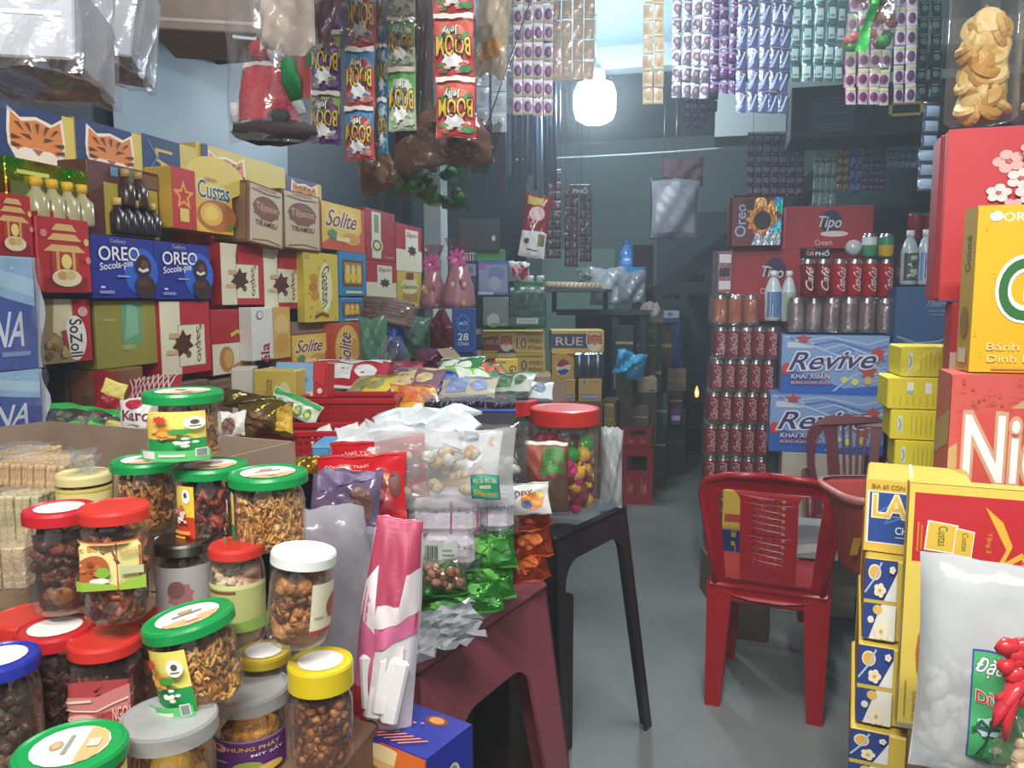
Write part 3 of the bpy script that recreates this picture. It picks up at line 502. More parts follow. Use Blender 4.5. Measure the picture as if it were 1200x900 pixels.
def tray(name, label, pts, z, zt, c, th=.006):
    b = MB(); n = len(pts)
    b.add([(x, y, z) for x, y in pts] + [(x, y, z + th) for x, y in pts], [tuple(reversed(range(n))), tuple(n + i for i in range(n))] + [(i, (i + 1) % n, n + (i + 1) % n, n + i) for i in range(n)], c)
    o = b.build(name); tag(o, label, 'carton')
    for i in range(n):
        p, q = Vector((*pts[i], 0)), Vector((*pts[(i + 1) % n], 0)); t = (q - p).normalized(); nn = Vector((-t.y, t.x, 0)) * th
        vs = [p, q, q + nn, p + nn]; MB().add([(v.x, v.y, z + th) for v in vs] + [(v.x, v.y, zt) for v in vs], [(0, 1, 5, 4), (1, 2, 6, 5), (2, 3, 7, 6), (3, 0, 4, 7), (4, 5, 6, 7)], c).build('side_flap', o)
    return o
# ================================================================ tables and stools that carry the goods
def arch_panel(L, H, th, splay, top, lw0, lw1, apron, c, n=8):
    """one side of a moulded plastic table: apron and two half legs around an arched opening, leaning outward"""
    pts = [(0, 0), (lw0, 0)]
    z1 = H - apron; r = min(.07, L * .2); x0 = lw1; 
    for k in range(n + 1):
        a = math.pi - math.pi / 2 * k / n; pts.append((x0 + r + r * math.cos(a), z1 - r + r * math.sin(a)))
    for k in range(n + 1):
        a = math.pi / 2 - math.pi / 2 * k / n; pts.append((L - x0 - r + r * math.cos(a), z1 - r + r * math.sin(a)))
    pts += [(L - lw0, 0), (L, 0), (L, H), (0, H)]
    tr = tessellate_polygon([[Vector((a, b, 0)) for a, b in pts]])
    def q(a, z, y): t = (H - z) / H * splay; k = (a / L - .5) * 2; return (a - L / 2 + k * t, -t + y, z)
    m = len(pts); vs = [q(a, z, 0) for a, z in pts] + [q(a, z, th) for a, z in pts]
    fs = [tuple(t) for t in tr] + [tuple(m + i for i in reversed(t)) for t in tr] + [(i, i + m, (i + 1) % m + m, (i + 1) % m) for i in range(m)]
    return MB().add(vs, fs, c)
def plastic_table(name, label, corner, rz, L, W, H, splay, c, apron=.1, lw0=.045, lw1=.075):
    """corner: the far right corner of the top; local x runs right, local y away"""
    q = R(rz); ex = Vector((math.cos(q), math.sin(q), 0)); ey = Vector((-math.sin(q), math.cos(q), 0))
    ctr = Vector((*corner, 0)) - ex * W / 2 - ey * L / 2
    o = empty(name, ctr, q); tag(o, label, 'table')
    MB().box(-W / 2 - .004, -L / 2 - .004, H - .022, W / 2 + .004, L / 2 + .004, H, c, .009).build('table_top', o)
    for k, (l, d) in enumerate(((W, L), (L, W), (W, L), (L, W))):
        p = arch_panel(l, H - .02, .008, splay, 0, lw0, lw1, apron, c).build('leg_panel', o, None, (0, 0, math.pi / 2 * k))
        a = math.pi / 2 * k; p.location = (math.sin(a) * d / 2, -math.cos(a) * d / 2, 0)
    return o
plastic_table('plastic_stool', 'maroon moulded plastic table with arched legs under the green snack packs', (-.365, 1.714), -15.6, .49, .46, .755, .07, '#8f4852:plastic', .13, .06, .11)
plastic_table('plastic_stool', 'black moulded plastic table under the big red lidded candy jar', (-.262, 2.448), -21, .42, .42, .755, .07, '#24252a:plastic', .07, .03, .045)
# cartons filled in around the two plastic tables, coloured dark to deepen the shade
for i, (x, y, w_, l_, h_, a, lab) in enumerate(((-.62, 2.2, .34, .34, .5, -21, 'brown carton, coloured dark for the shade under the black plastic table'), (-.72, 1.56, .3, .34, .46, -15.6, 'filler carton, coloured dark for the shade under the maroon plastic table'), (-.95, 2.0, .3, .5, .62, -10, 'tall filler carton, coloured dark for the shade behind the maroon plastic table'), (-.78, 2.95, .34, .6, .66, 0, 'tall brown carton beyond the black plastic table'))):
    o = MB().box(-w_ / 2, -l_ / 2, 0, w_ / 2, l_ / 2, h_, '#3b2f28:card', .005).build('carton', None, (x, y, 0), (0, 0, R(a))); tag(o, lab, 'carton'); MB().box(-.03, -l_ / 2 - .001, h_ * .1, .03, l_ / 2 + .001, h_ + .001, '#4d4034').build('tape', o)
# front table, and the cartons on it
ft = MB().box(-1.7, .38, .675, -.41, 1.06, .7, '#5e4436:matte', .004).build('low_table'); tag(ft, 'low table under the pile of snack jars at the front left', 'table')
for x in (-1.62, -.46):
    for y in (.44, .98): MB().box(x - .025, y - .025, 0, x + .025, y + .025, .675, '#3f3029:matte', .003).build('leg', ft)
o = MB().box(-1.0, .42, .702, -.41, .9, .86, '#7d5f48:card', .006).build('carton'); tag(o, 'flat brown carton directly under the snack jars', 'carton')
MB().box(-1.0, .65, .8602, -.41, .69, .861, '#a58a68').build('tape', o)
# open brown carton with wafer blocks behind the jars
oc = tray('open_carton', 'open brown carton with low side flaps holding the wafer blocks, left edge behind the jars', [(-1.42, .93), (-.75, .93), (-.70, 1.2), (-1.3, 1.28)], .98, 1.155, '#8f7a68:card', .005)
o = MB().box(-1.4, .93, .702, -.68, 1.05, .978, '#76604c:card', .006).build('carton'); tag(o, 'closed brown carton under the open wafer carton', 'carton')
MB().box(-1.06, .928, .702, -1.0, .93, .978, '#9a8062').build('tape', o)
# blue and orange printed box, corner toward the aisle
pb = box('noodle_box', 'deep blue and orange food box under the pink pouch at the table corner', 'box', 400, 500, 864, 990, '#23309a', d=1.0, rz=-18.4, dep=.095, zb=.702, h=.14, chamfer=.002,
    art=[('r', 0, 0, 1, 1, '#c9502a'), ('p', [(0, 1), (.5, 1), (.1, .55), (0, .6)], '#2a3a9a'), ('e', .55, .86, .34, .12, '#d8b070'), ('e', .55, .9, .24, .08, '#e8cf9a'), ('p', [(.7, 1), (1, 1), (.8, .2), (.5, .2)], '#d86a2a'), ('e', .2, .5, .28, .16, '#d8b060'), ('e', .85, .45, .1, .14, '#5a3020'), ('e', .85, .5, .06, .07, '#d89a50')],
    right=[('r', 0, 0, 1, 1, '#25309c'), ('e', .55, .62, .16, .16, '#d8d4cc'), ('p', [(.38, .5), (.72, .5), (.78, .22), (.34, .22)], '#b8b4b0'), ('e', .55, .66, .09, .1, '#8a8688'), ('r', .3, .1, .8, .14, '#7080c8')],
    top=[('r', 0, 0, 1, 1, '#222c86'), ('e', .7, .8, .12, .12, '#6a3a2a'), ('e', .7, .8, .08, .08, '#c08040')] + [('l', [(.1 + .08 * k, .05), (.3 + .08 * k, .3)], .012, '#d87a4a') for k in range(8)] + [('e', .3 + .07 * k, .5 + .04 * (k % 3), .02, .02, '#c86a4a') for k in range(6)])
# ================================================================ pouches and packs around the maroon table
PNK = [('r', .02, .52, .98, .99, '#a63a55'), ('p', [(.02, .4), (.55, .56), (.98, .62), (.98, .99), (.02, .99)], '#a8405a'), ('p', [(.02, .4), (.02, .72), (.4, .52), (.98, .64), (.98, .5)], '#cf6a92'), ('p', [(.02, .56), (.3, .5), (.22, .8), (.02, .72)], '#dfd8dc'), ('p', [(.62, .55), (.98, .6), (.98, .8), (.75, .78)], '#cfc8ca'), ('p', [(.26, .52), (.7, .56), (.66, .64), (.3, .62)], '#d8d0d0'), ('r', .02, .02, .3, .3, '#9a2230'), ('p', [(.02, .05), (.3, .0), (.34, .5), (.02, .5)], '#c8638c'), ('r', .02, .1, .24, .25, '#a02230'), ('e', .62, .16, .2, .075, '#a84a40'), ('e', .62, .16, .16, .06, '#c98a78'), ('r', .55, .33, .8, .45, '#e2e0de')]
def sticks(o, S, w, h, t):
    b = MB(); rn = random.Random(3)
    for k in range(7):
        x = rn.uniform(-.2, .25) * w; z = rn.uniform(.06, .16) * h; l = rn.uniform(.22, .3) * h; a = rn.uniform(-.15, .15)
        b.T = Matrix.Translation((x, -t * .44 + rn.uniform(-.004, .004), z)) @ Matrix.Rotation(a, 4, 'Y'); b.box(-.011, -.005, 0, .011, .005, l, rn.choice(['#dcdad8', '#c8c6c8', '#e4e2e0']) + ':gloss', .004)
    b.T = None; b.build('wrapped_sticks', o, stuff=True)
pouch('snack_pouch', 'upright pink and burgundy pouch with clear front showing white sticks', 'pouch', 444, 862, 74, 258, 1.03, '#d4cfd4:gloss', .06, .003, ry=6, rx=-4, neck=.32, art=PNK, contents=sticks, crimp='#b04a68')
pouch('plastic_bag', 'large dull grey translucent bag standing behind the white lidded jar', 'bag', 384, 800, 128, 212, 1.2, '#b3afb9:haze', .09, .008, ry=-2, e=.35, neck=.18, back='#9c98a2:haze')
pouch('plastic_bag', 'second dull grey bag with folded top beside the pink pouch', 'bag', 420, 800, 66, 190, 1.27, '#a29ea8:haze', .06, .008, ry=4, e=.35)
pouch('snack_pouch', 'dusky purple pouch slumped in front of the red pouches', 'pouch', 402, 622, 86, 74, 1.28, '#5a4a66:gloss', .05, .009, rx=-30, art=[('e', .75, .4, .18, .28, '#6a4a40'), ('p', [(.1, .6), (.9, .8), (.9, .95), (.1, .95)], '#6f6080')])
REDP = lambda: [('t', 'CÔNG TY TNHH', .35, .8, .5, .08, '#d8a090'), ('e', .78, .6, .09, .09, '#d89a6a'), ('e', .74, .45, .07, .16, '#7a3a2a'), ('e', .9, .5, .07, .2, '#6a3028'), ('r', .2, .7, .6, .72, '#d88070'), ('e', .5, .3, .3, .12, '#8a1c20')]
pouch('snack_pouch', 'front glossy red pouch with small printed name beside the golden jar', 'pouch', 423, 612, 110, 82, 1.4, '#b3161f:gloss', .045, .005, rx=-28, ry=-4, art=REDP(), crimp='#c8323a', group='glossy red pouches behind the jars')
pouch('snack_pouch', 'rear glossy red pouch under the crumpled white paper bag', 'pouch', 447, 592, 116, 80, 1.5, '#aa141e:gloss', .04, .005, rx=-24, ry=-7, art=REDP(), crimp='#c02a34', group='glossy red pouches behind the jars')
def crumpled(name, label, cat, cx, cy, wpx, hpx, d, c, amp, seed, rx=-50, rz=14.6, n=8, jag=.14):
    """a crumpled sheet with ragged edge"""
    rn = random.Random(seed); w_, h_ = wpx * d / FPX, hpx * d / FPX; hs = {}
    def fn(u, v):
        i, j = round(u * n), round(v * n); k = (i, j)
        if k not in hs: hs[k] = (rn.uniform(-1, 1), rn.uniform(-1, 1), rn.uniform(-1, 1))
        a = hs[k]; e = jag if i in (0, n) or j in (0, n) else .02
        return ((u - .5) * w_ + a[0] * w_ * e * .5, amp * (wob(u, v, seed) + a[1] * .35) - .5 * h_ * math.sin(math.pi * u) * .25, (v - .5) * h_ + a[2] * h_ * e)
    b = MB(); b.grid(fn, n, n, c, smooth=False); b.grid(lambda u, v: Vector(fn(u, v)) + Vector((0, .006, 0)), n, n, c, smooth=False, flip=True)
    o = b.build(name, None, P(cx, cy, d), (R(rx), 0, R(rz))); return tag(o, label, cat)
crumpled('paper_bag', 'crumpled white paper bag lying open, upper sheet', 'bag', 498, 504, 118, 60, 1.66, '#c9d0d2:matte', .012, 5)
crumpled('paper_bag', 'crumpled white paper bag in front, covering the rear red pouch', 'bag', 466, 522, 140, 52, 1.58, '#cdd2d4:matte', .012, 8, -40)
pouch('snack_pouch', 'white pouch with dark blue name label and orange print', 'pouch', 545, 592, 74, 92, 1.6, '#d2d3d4:gloss', .04, .004, rx=-22, ry=5, art=[('r', .02, .82, .62, .96, '#26306a'), ('t', 'ImPapala.com', .32, .89, .54, .08, '#d8dcec'), ('l', [(.1, .55), (.25, .72), (.4, .6), (.5, .74), (.66, .66)], .04, '#d8843a'), ('l', [(.55, .3), (.7, .45), (.8, .3)], .04, '#d8843a'), ('e', .85, .85, .07, .05, '#d8a080'), ('e', .3, .3, .2, .14, '#cfa04a')])
def lumps(cols, n, s, stuff='sweets'):
    def f(o, S, w, h, t):
        b = MB(); rn = random.Random(n); st = random.getstate(); random.seed(n)
        for _ in range(n):
            u, v = rn.uniform(.12, .88), rn.uniform(.08, .72); p = S(u, v, -rn.uniform(.3, .9) * t * .45); q = s * rn.uniform(.6, 1.2); b.blob(p, (q, q * .7, q * .8), rn.choice(cols) + ':food', 6, 4, .15)
        random.setstate(st); b.build(stuff, o, stuff=True)
    return f
gb = pouch('sweet_bag', 'clear bag of pale yellow sweets with small green card, on the cake packs', 'bag', 520, 596, 172, 92, 1.47, '#d4d6d6:wrap', .075, .008, rx=-14, contents=lumps(['#d8c290', '#d4b070', '#dcd6c8', '#cfb890', '#d8cbb0'], 26, .014), e=.4,
    art=[('r', .7, .12, .9, .44, '#2f5f7a'), ('r', .71, .14, .89, .42, '#2fa070'), ('t', 'Đặc Sản Mứt Dừa', .8, .34, .16, .09, '#dfe8e0'), ('r', .76, .25, .84, .29, '#c8e0b0'), ('t', 'Dừa non', .8, .2, .15, .07, '#d89a4a')])
pouch('sweet_bag', 'large clear grey zip bag standing behind the sweets with green card', 'bag', 578, 590, 84, 94, 1.68, '#c6ccce:film', .06, .006, rx=-5, e=.35, contents=lumps(['#8a8a84', '#a09a90', '#b0aca4'], 25, .016, 'grey_sweets'))
# wrapped sponge cakes with paper lace
def lace_cake(label, x0, x1, yt, yb, d, lines, lab=False):
    xm = (x0 + x1) / 2; w_ = (x1 - x0) * d / FPX; h_ = (yb - yt) * d / FPX; loc = P(xm, yb, d)
    o = MB().box(-w_ / 2, 0, 0, w_ / 2, .12, h_, '#dad2da:cloth', .014).build('cake_pack', None, loc, (0, 0, R(14.6))); tag(o, label, 'cake')
    S = lambda u, v, t: (-w_ / 2 + u * w_, -t, v * h_)
    MB().art(S, [('l', [(x, .02), (x + .01, .98)], .012, '#a83068') for x in lines] + [('e', .06 + .11 * k, .78 - .05 * (k % 2), .03, .05, '#b0a4b4') for k in range(9)] + ([('r', .02, .05, .7, .95, '#c8d2c8')] + [('r', .1 + .025 * k, .3, .11 + .025 * k + .006 * (k % 3), .8, '#5a6460') for k in range(10)] + [('r', .42, .35, .66, .38, '#6a746e'), ('r', .42, .5, .64, .53, '#6a746e'), ('r', .42, .65, .6, .68, '#6a746e')] if lab else [])).build('printed_paper', o)
    f = MB(); f.grid(lambda u, v: (-w_ / 2 - .01 + u * (w_ + .02), -.01 + .005 * wob(u, v, d * 9), v * (h_ + .015)), 14, 8, '#e6e8ea:film'); f.build('plastic_wrap', o); return o
lace_cake('upper cake pack in white paper lace with magenta lines, under the bag of sweets', 478, 562, 586, 628, 1.48, (.6, .97))
lace_cake('lower cake pack with white barcode label between green packs', 492, 556, 630, 668, 1.46, (), True)
lace_cake('flat clear cake pack with crimped film beside the upper lace cake', 563, 602, 584, 625, 1.5, (.2,))
GP = lambda s: [('p', [(.05, .1), (.95, .2), (.9, .5), (.1, .4)], '#2a6a22')] + food(.5, .5, .4, .36, ['#4fa040', '#2f7a2a', '#6fb850', '#225a1e'], 22, s)
GG = 'bright green snack packs on the maroon plastic table'
for cx, yb, w_, h_, d, rx, ry, lab in ((476, 625, 46, 44, 1.52, -20, 0, 'small bright green pack left of the upper lace cake'), (575, 668, 66, 46, 1.5, -25, -8, 'bright green pack under the flat clear cake pack'), (566, 706, 80, 46, 1.5, -25, -6, 'bright green pack second from the bottom, at the table edge'), (540, 724, 108, 42, 1.47, -30, -10, 'long dark green pack at the bottom of the green heap'), (520, 700, 60, 44, 1.45, -25, -5, 'dull green pack below the barcode label')):
    pouch('snack_pack', lab, 'pack', cx, yb, w_, h_, d, '#3d8a33:foil', .045, .006, rx=rx, ry=ry, art=GP(int(cx)), group=GG, crimp='#55a545')
pouch('sweet_bag', 'small clear bag of brown biscuits between barcode label and green packs', 'bag', 520, 690, 54, 36, 1.43, '#cfc8c0:film', .05, .005, rx=-10, contents=lumps(['#a0704a', '#8a5a38', '#b8886a'], 24, .009, 'biscuits'))
OG = 'orange snack packs at the right corner of the maroon table'
for cx, yb, w_, h_, d, rx, ry, lab in ((622, 622, 54, 44, 1.66, -15, -14, 'orange pack at the top of the orange heap, white printed top'), (624, 655, 52, 42, 1.68, -22, -8, 'orange pack in the middle of the orange heap'), (622, 682, 50, 40, 1.68, -22, -12, 'orange pack at the bottom of the orange heap, on the table corner')):
    pouch('snack_pack', lab, 'pack', cx, yb, w_, h_, d, '#b8421c:foil', .05, .006, rx=rx, ry=ry, art=[('e', .5, .5, .3, .25, '#d8702a'), ('p', [(.1, .2), (.5, .3), (.9, .1), (.9, .2), (.5, .42), (.1, .3)], '#8f2c14')], group=OG, crimp='#d86a3a')
pouch('snack_pack', 'white and orange pack with dark script name above the orange heap', 'pack', 612, 604, 70, 38, 1.6, '#cdccc8:gloss', .045, .004, rx=-30, ry=-6, art=[('t', 'Poppy', .45, .62, .55, .3, '#5a3038', 8), ('e', .7, .35, .2, .24, '#d88a3a'), ('e', .6, .25, .09, .1, '#4a6aa8'), ('e', .86, .5, .08, .1, '#d0b060')], crimp='#d8d8d8')
crumpled('plastic_bag', 'limp grey plastic strip bag drooping over the maroon table edge', 'bag', 517, 738, 92, 46, 1.36, '#8d9094:gloss', .012, 12, -28, 14.6, 10, .12).rotation_euler[1] = R(-20)
# ================================================================ wafers at the far left
def wafer(label, x0, x1, yt, yb, d, n, c, rz=14.6, dep=.09, ry=0):
    xm = (x0 + x1) / 2; w_ = (x1 - x0) * d / FPX; h_ = (yb - yt) * d / FPX; o = empty('wafer_block', P(xm, yb, d), R(rz), 0, R(ry)); tag(o, label, 'wafer', 'wafer blocks in the open carton')
    b0 = MB().box(-w_ / 2 / n * .92, 0, 0, w_ / 2 / n * .92, dep, h_, c + ':food', .003).build('wafer', o)
    for k in range(n):
        p = b0 if k == 0 else b0.copy()
        if k: col.objects.link(p); p.parent = o
        p.location = (-w_ / 2 + (k + .5) * w_ / n, .002 * (k % 2), .001 * (k % 3))
    f = MB(); f.grid(lambda u, v: (-w_ / 2 - .004 + u * (w_ + .008), -.006 + .003 * wob(u, v, n), v * (h_ + .006)), 12, 5, '#f0ece4:film'); f.grid(lambda u, v: (-w_ / 2 - .004 + u * (w_ + .008), v * dep, h_ + .006 + .003 * wob(u, v, n + 2)), 12, 5, '#f0ece4:film'); f.build('plastic_wrap', o)
wafer('front long wafer block in clear film lying on the pile', -12, 72, 545, 574, 1.12, 12, '#d0b080', ry=3)
wafer('rear wafer block in clear film, topmost at the left edge', -20, 36, 534, 556, 1.22, 8, '#c8a878')
wafer('pale wafer block under the long one', -12, 46, 582, 640, 1.08, 6, '#c9bd98')
wafer('lowest pale wafer block at the left edge', -14, 30, 642, 694, 1.05, 3, '#cdb898')
wafer('tan wafer slab just right of the pale block', 12, 72, 572, 588, 1.13, 4, '#c09a6c')
o = MB().box(-1.2, .88, .702, -.72, .925, .93, '#8a7058:card', .004).build('carton'); tag(o, 'brown carton standing under the pale wafer blocks', 'carton'); MB().box(-1.1, .878, .702, -1.05, .88, .93, '#a88e6c').build('tape', o)
jar('cream plastic tub with yellow band and blue print behind the pickle jar', 101, 553, 612, 60, 1.12, '#cfc48a', lambda o, r, h: chunks(o, r, h * .9, ['#c9bb88', '#d6caa0'], 20, .01, 31), ([('r', 0, 0, 1, 1, '#d2c67c'), ('r', .2, .5, .8, .62, '#6a9ac0'), ('l', [(.5, .3), (.6, .45)], .02, '#c05040'), ('r', 0, .9, 1, 1, '#c9b95a')], -80, 80, .1, .95), body=.97, group=None, name='snack_tub')
crumpled('film_tuft', 'tuft of crinkled clear film tied on top of the cream tub', 'film', 97, 540, 30, 26, 1.1, '#e8ecee:film', .012, 21, 0, 14.6, 8, .2)
# ================================================================ goods on the long display table
def carton(name, label, cat, *a, **k): return box(name, label, cat, *a, **k)
box('carton', 'brown carton with red stripe standing behind the green topped bag', 'carton', 76, 142, 424, 482, '#8a5a34:card', d=1.98, dep=.12, art=[('r', .52, 0, .8, 1, '#a3202a'), ('r', .8, 0, 1, .96, '#8f4a30'), ('e', .85, .2, .2, .3, '#a8222c')])
box('carton', 'dark filler box for the shaded gap at the left behind the green topped bag', 'carton', 54, 76, 424, 486, '#3d332c:card', d=1.95, dep=.12, art=[('r', 0, .85, 1, .9, '#5a4a3c')])  # dark box standing in for the black shaded gap beside the striped carton
pouch('snack_pouch', 'clear pouch with bright green top edge lying in front of the brown carton', 'pouch', 100, 525, 112, 52, 1.62, '#c8ccc4:film', .06, .006, rx=-30, ry=4, art=[('p', [(.0, .78), (.5, .86), (1, .7), (1, .8), (.5, 1), (0, 1)], '#2c9a44'), ('p', [(.3, .3), (.5, .4), (.45, .6), (.3, .5)], '#4fae5a'), ('e', .8, .4, .1, .2, '#c0b468'), ('e', .62, .45, .07, .15, '#4fae5a')], contents=lumps(['#7a7a58', '#8f8a68', '#5f6a4a'], 26, .012, 'snacks'))
pouch('snack_pouch', 'white pouch with red oval and dark red name leaning behind the topmost jar', 'pouch', 164, 522, 46, 56, 1.6, '#d8d4cc:gloss', .04, .003, rx=-10, ry=-3, art=[('e', .45, .86, .26, .1, '#b0283a'), ('t', 'Karo', .5, .63, .76, .22, '#6a2038'), ('e', .8, .2, .16, .16, '#c8b070'), ('r', .3, .42, .6, .45, '#b0a8a0')])
pouch('snack_pouch', 'red and white lattice printed packet above the white pouch', 'pouch', 178, 474, 66, 38, 1.92, '#a8303a:gloss', .03, .003, rx=-35, ry=-6, art=[('l', [(.05 + .09 * k, .05), (.2 + .09 * k, .95)], .012, '#d8c8c4') for k in range(9)] + [('l', [(.2 + .09 * k, .05), (.05 + .09 * k, .95)], .012, '#d8c8c4') for k in range(9)])
pouch('snack_pouch', 'small red packet with round seal leaning left of the lattice packet', 'pouch', 126, 484, 34, 32, 1.93, '#a82430:gloss', .025, .003, rx=-15, art=[('e', .5, .5, .2, .2, '#c85a60')])
pouch('snack_pouch', 'small pale yellow card standing between red packet and lattice packet', 'card', 131, 464, 28, 18, 1.7, '#d8cc6a', .006, .001, rx=-5, ry=20)
GO = 'gold foil bags beside the topmost jar'
pouch('foil_bag', 'gold foil bag with yellow end, right of the topmost jar', 'bag', 312, 512, 66, 42, 1.75, '#8f7a3c:foil', .06, .008, rx=-20, ry=-5, art=[('p', [(.7, .1), (1, .1), (1, .8), (.8, .7)], '#c8a030'), ('e', .4, .4, .25, .3, '#6a4a2a')], group=GO)
pouch('foil_bag', 'dull gold foil bag lying behind, long and flat', 'bag', 296, 482, 78, 22, 1.9, '#857440:foil', .05, .006, rx=-25, ry=8, group=GO)
pouch('snack_pouch', 'white and brown pouch tucked between topmost jar and gold bag', 'pouch', 270, 512, 34, 30, 1.5, '#cfcac2:gloss', .03, .004, rx=-15, art=[('e', .5, .4, .25, .3, '#7a5a48')])
box('carton', 'open pale cream carton above the gold bags', 'carton', 271, 297, 432, 468, '#c8c4b4', d=2.1, zb=1.021, rz=25, dep=.09, right=[('r', 0, 0, 1, 1, '#b8b0a0')])
box('biscuit_box', 'yellow printed biscuit box leaning beside the pale cream carton', 'box', 297, 346, 434, 478, '#c9b050', d=2.05, rz=5, dep=.08, art=[('t', 'choice', .35, .55, .4, .2, '#8a6a2a', 60), ('e', .75, .4, .15, .3, '#d8cf9a'), ('r', 0, 0, 1, .2, '#b89a3a')])
db = box('display_carton', 'red and sky blue display carton with cartoon like splashes and torn green edge', 'carton', 322, 382, 424, 466, '#b8202a', d=2.1, rz=4, dep=.05, art=[('r', 0, .05, .74, .98, '#7ab0d8'), ('p', [(0, .05), (.3, .3), (.5, .1), (.74, .2), (.74, .05)], '#d8cc8a')] + food(.35, .5, .26, .3, ['#d8b04a', '#d88a3a', '#4a90c8', '#e0d0a0', '#c85a4a'], 14, 11) + [('e', .88, .2, .05, .08, '#e8d8d0'), ('p', [(.74, 1), (1, .98), (.96, .3), (.74, .5)], '#c42a30')], rx=-8)
pouch('snack_pouch', 'green edged strip of small packets sloping below the display carton', 'pouch', 340, 488, 62, 26, 1.9, '#cdd8c4:gloss', .02, .003, rx=-20, ry=24, art=[('r', .02, .74, .98, .97, '#2fa055')] + [('e', .2 + .2 * k, .35, .08, .25, '#5fae5a') for k in range(4)] + [('e', .2 + .2 * k, .35, .05, .14, '#d8cc6a') for k in range(4)])
# red perforated plastic baskets
def basket(label, x0, x1, yt, yb, d, dep, c='#a3161f', rz=14.6):
    xm = (x0 + x1) / 2; w_ = (x1 - x0) * d / FPX; h_ = (yb - yt) * d / FPX
    o = empty('plastic_basket', P(xm, yb, d), R(rz)); tag(o, label, 'basket'); m = mat(c, 'plastic')
    MB().box(-w_ / 2 * .95, .004, 0, w_ / 2 * .95, dep, .004, m).build('base', o)
    def wall(L, T):
        b = MB(); b.T = T; nx, nz = max(6, int(L / .014)), max(3, int(h_ / .014)); t = .003
        for i in range(nx + 1): x = -L / 2 + L * i / nx; b.box(x - .0035, 0, 0, x + .0035, t, h_, m)
        for j in range(nz + 1): z = h_ * j / nz; b.box(-L / 2, -.0005, max(0, z - .0035), L / 2, t + .0005, min(h_, z + .0035), m)
        b.box(-L / 2 - .004, -.007, h_ - .012, L / 2 + .004, t + .004, h_ + .002, m, .003); b.T = None; b.build('basket_side', o)
    wall(w_, Matrix.Identity(4)); wall(w_, Matrix.Translation((0, dep - .003, 0)))
    wall(dep, Matrix.Translation((-w_ / 2, dep / 2, 0)) @ Matrix.Rotation(math.pi / 2, 4, 'Z')); wall(dep, Matrix.Translation((w_ / 2, dep / 2, 0)) @ Matrix.Rotation(math.pi / 2, 4, 'Z'))
    return o
basket('rear red perforated basket on the display table, below the yellow sachets', 348, 462, 468, 508, 2.0, .16)
basket('front red perforated basket, low, holding white folded paper', 268, 436, 506, 534, 1.78, .13)
for x, y, r, lab in ((378, 513, -30, 'folded white paper slip, left one in the front red basket'), (408, 510, -18, 'folded white paper slip, right one in the front red basket')):
    pouch('paper_slip', lab, 'paper', x, y, 30, 12, 1.84, '#d8d8d4', .006, .002, rx=-25, ry=r, n=8)
box('tray_carton', 'sky blue carton front with dark lettering below the front red basket', 'carton', 366, 432, 521, 548, '#4a90c0', d=1.62, dep=.1, art=[('r', 0, .0, .14, .3, '#b03038'), ('t', 'HUMUHU', .62, .52, .66, .62, '#23406e', 0, '#7ab8d8'), ('r', .0, .86, 1, 1, '#7ab0d0'), ('e', .1, .25, .1, .2, '#d8d8d0')])
pouch('snack_pouch', 'small yellow foil packet between golden jar and red pouches', 'pouch', 362, 555, 40, 22, 1.48, '#b89a3a:foil', .03, .005, rx=-30)
# heap of flat packets
HP = 'flat packets heaped on the display table'
hp = [  # cx, yb, wpx, length m (as px), d, colour, ry, accents, label
 (345, 455, 60, 50, 2.35, '#b51d26', 8, '#d8d8d0', 'long red box end with white tape, left in the heap'),
 (418, 470, 66, 60, 2.3, '#cdb94a', -12, '#8a8a5a', 'yellow and grey sachet lying at the back edge of the rear basket'),
 (408, 456, 90, 70, 2.5, '#b01c26', 2, '#d8d8d4', 'red packet with white square behind the yellow sachet'),
 (494, 482, 58, 60, 2.1, '#c8963a', 10, '#b85a20', 'amber snack packet with sun like print beside the rear basket'),
 (478, 462, 70, 60, 2.3, '#7a5a6a', -6, '#c8b080', 'mauve and gold packet behind the amber packet'),
 (512, 462, 80, 60, 2.35, '#24307a', 8, '#5a6ac0', 'navy foil packet in the middle of the heap'),
 (545, 468, 70, 50, 2.25, '#b0a890', -4, '#7a8ab0', 'pale speckled packet in front of the navy one'),
 (524, 448, 60, 60, 2.5, '#2f7a45', -10, '#cfd8cc', 'dark green packet near the open brown flap'),
 (560, 454, 56, 50, 2.45, '#7fc046', 12, '#d0d8c0', 'lime green packet with white end'),
 (596, 462, 50, 50, 2.4, '#a8b0a4', -8, '#4a6a4a', 'grey white packet near the small yellow box'),
 (542, 440, 40, 40, 2.6, '#d0d4d4', -6, '#a0a8a8', 'white card lying on top of the heap'),
 (582, 446, 50, 44, 2.55, '#4f8f5a', 14, '#c85a4a', 'green and red packet just left of the small yellow box'),
 (470, 448, 60, 50, 2.6, '#a01c24', 6, '#701018', 'dark red packet at the back of the heap'),
 (620, 470, 56, 44, 2.5, '#c0c4c0', -3, '#6a7a9a', 'pale packet behind the second candy jar lid')]
for i, (cx, yb, w_, l, d, c, ry, ac, lab) in enumerate(hp):
    pouch('flat_packet', lab, 'packet', cx, yb, w_, l, d, c + ':gloss', .03, .004, rz=14.6 + ry * 2, rx=-66, ry=ry * .5, art=[('r', .12, .2, .5, .8, ac), ('e', .7, .5, .16, .22, ac), ('r', .3, .85, .9, .92, ac)], group=HP, n=10, crimp=ac)
box('cookie_box', 'small yellow cookie box with dark letters in front of the beer cartons', 'box', 580, 607, 421, 447, '#cdb540', d=3.0, dep=.05, art=[('e', .35, .42, .22, .18, '#c9962f'), ('t', 'Ga', .78, .5, .42, .3, '#2c3a24', -90), ('r', .1, .85, .5, .9, '#8a7a3a')])
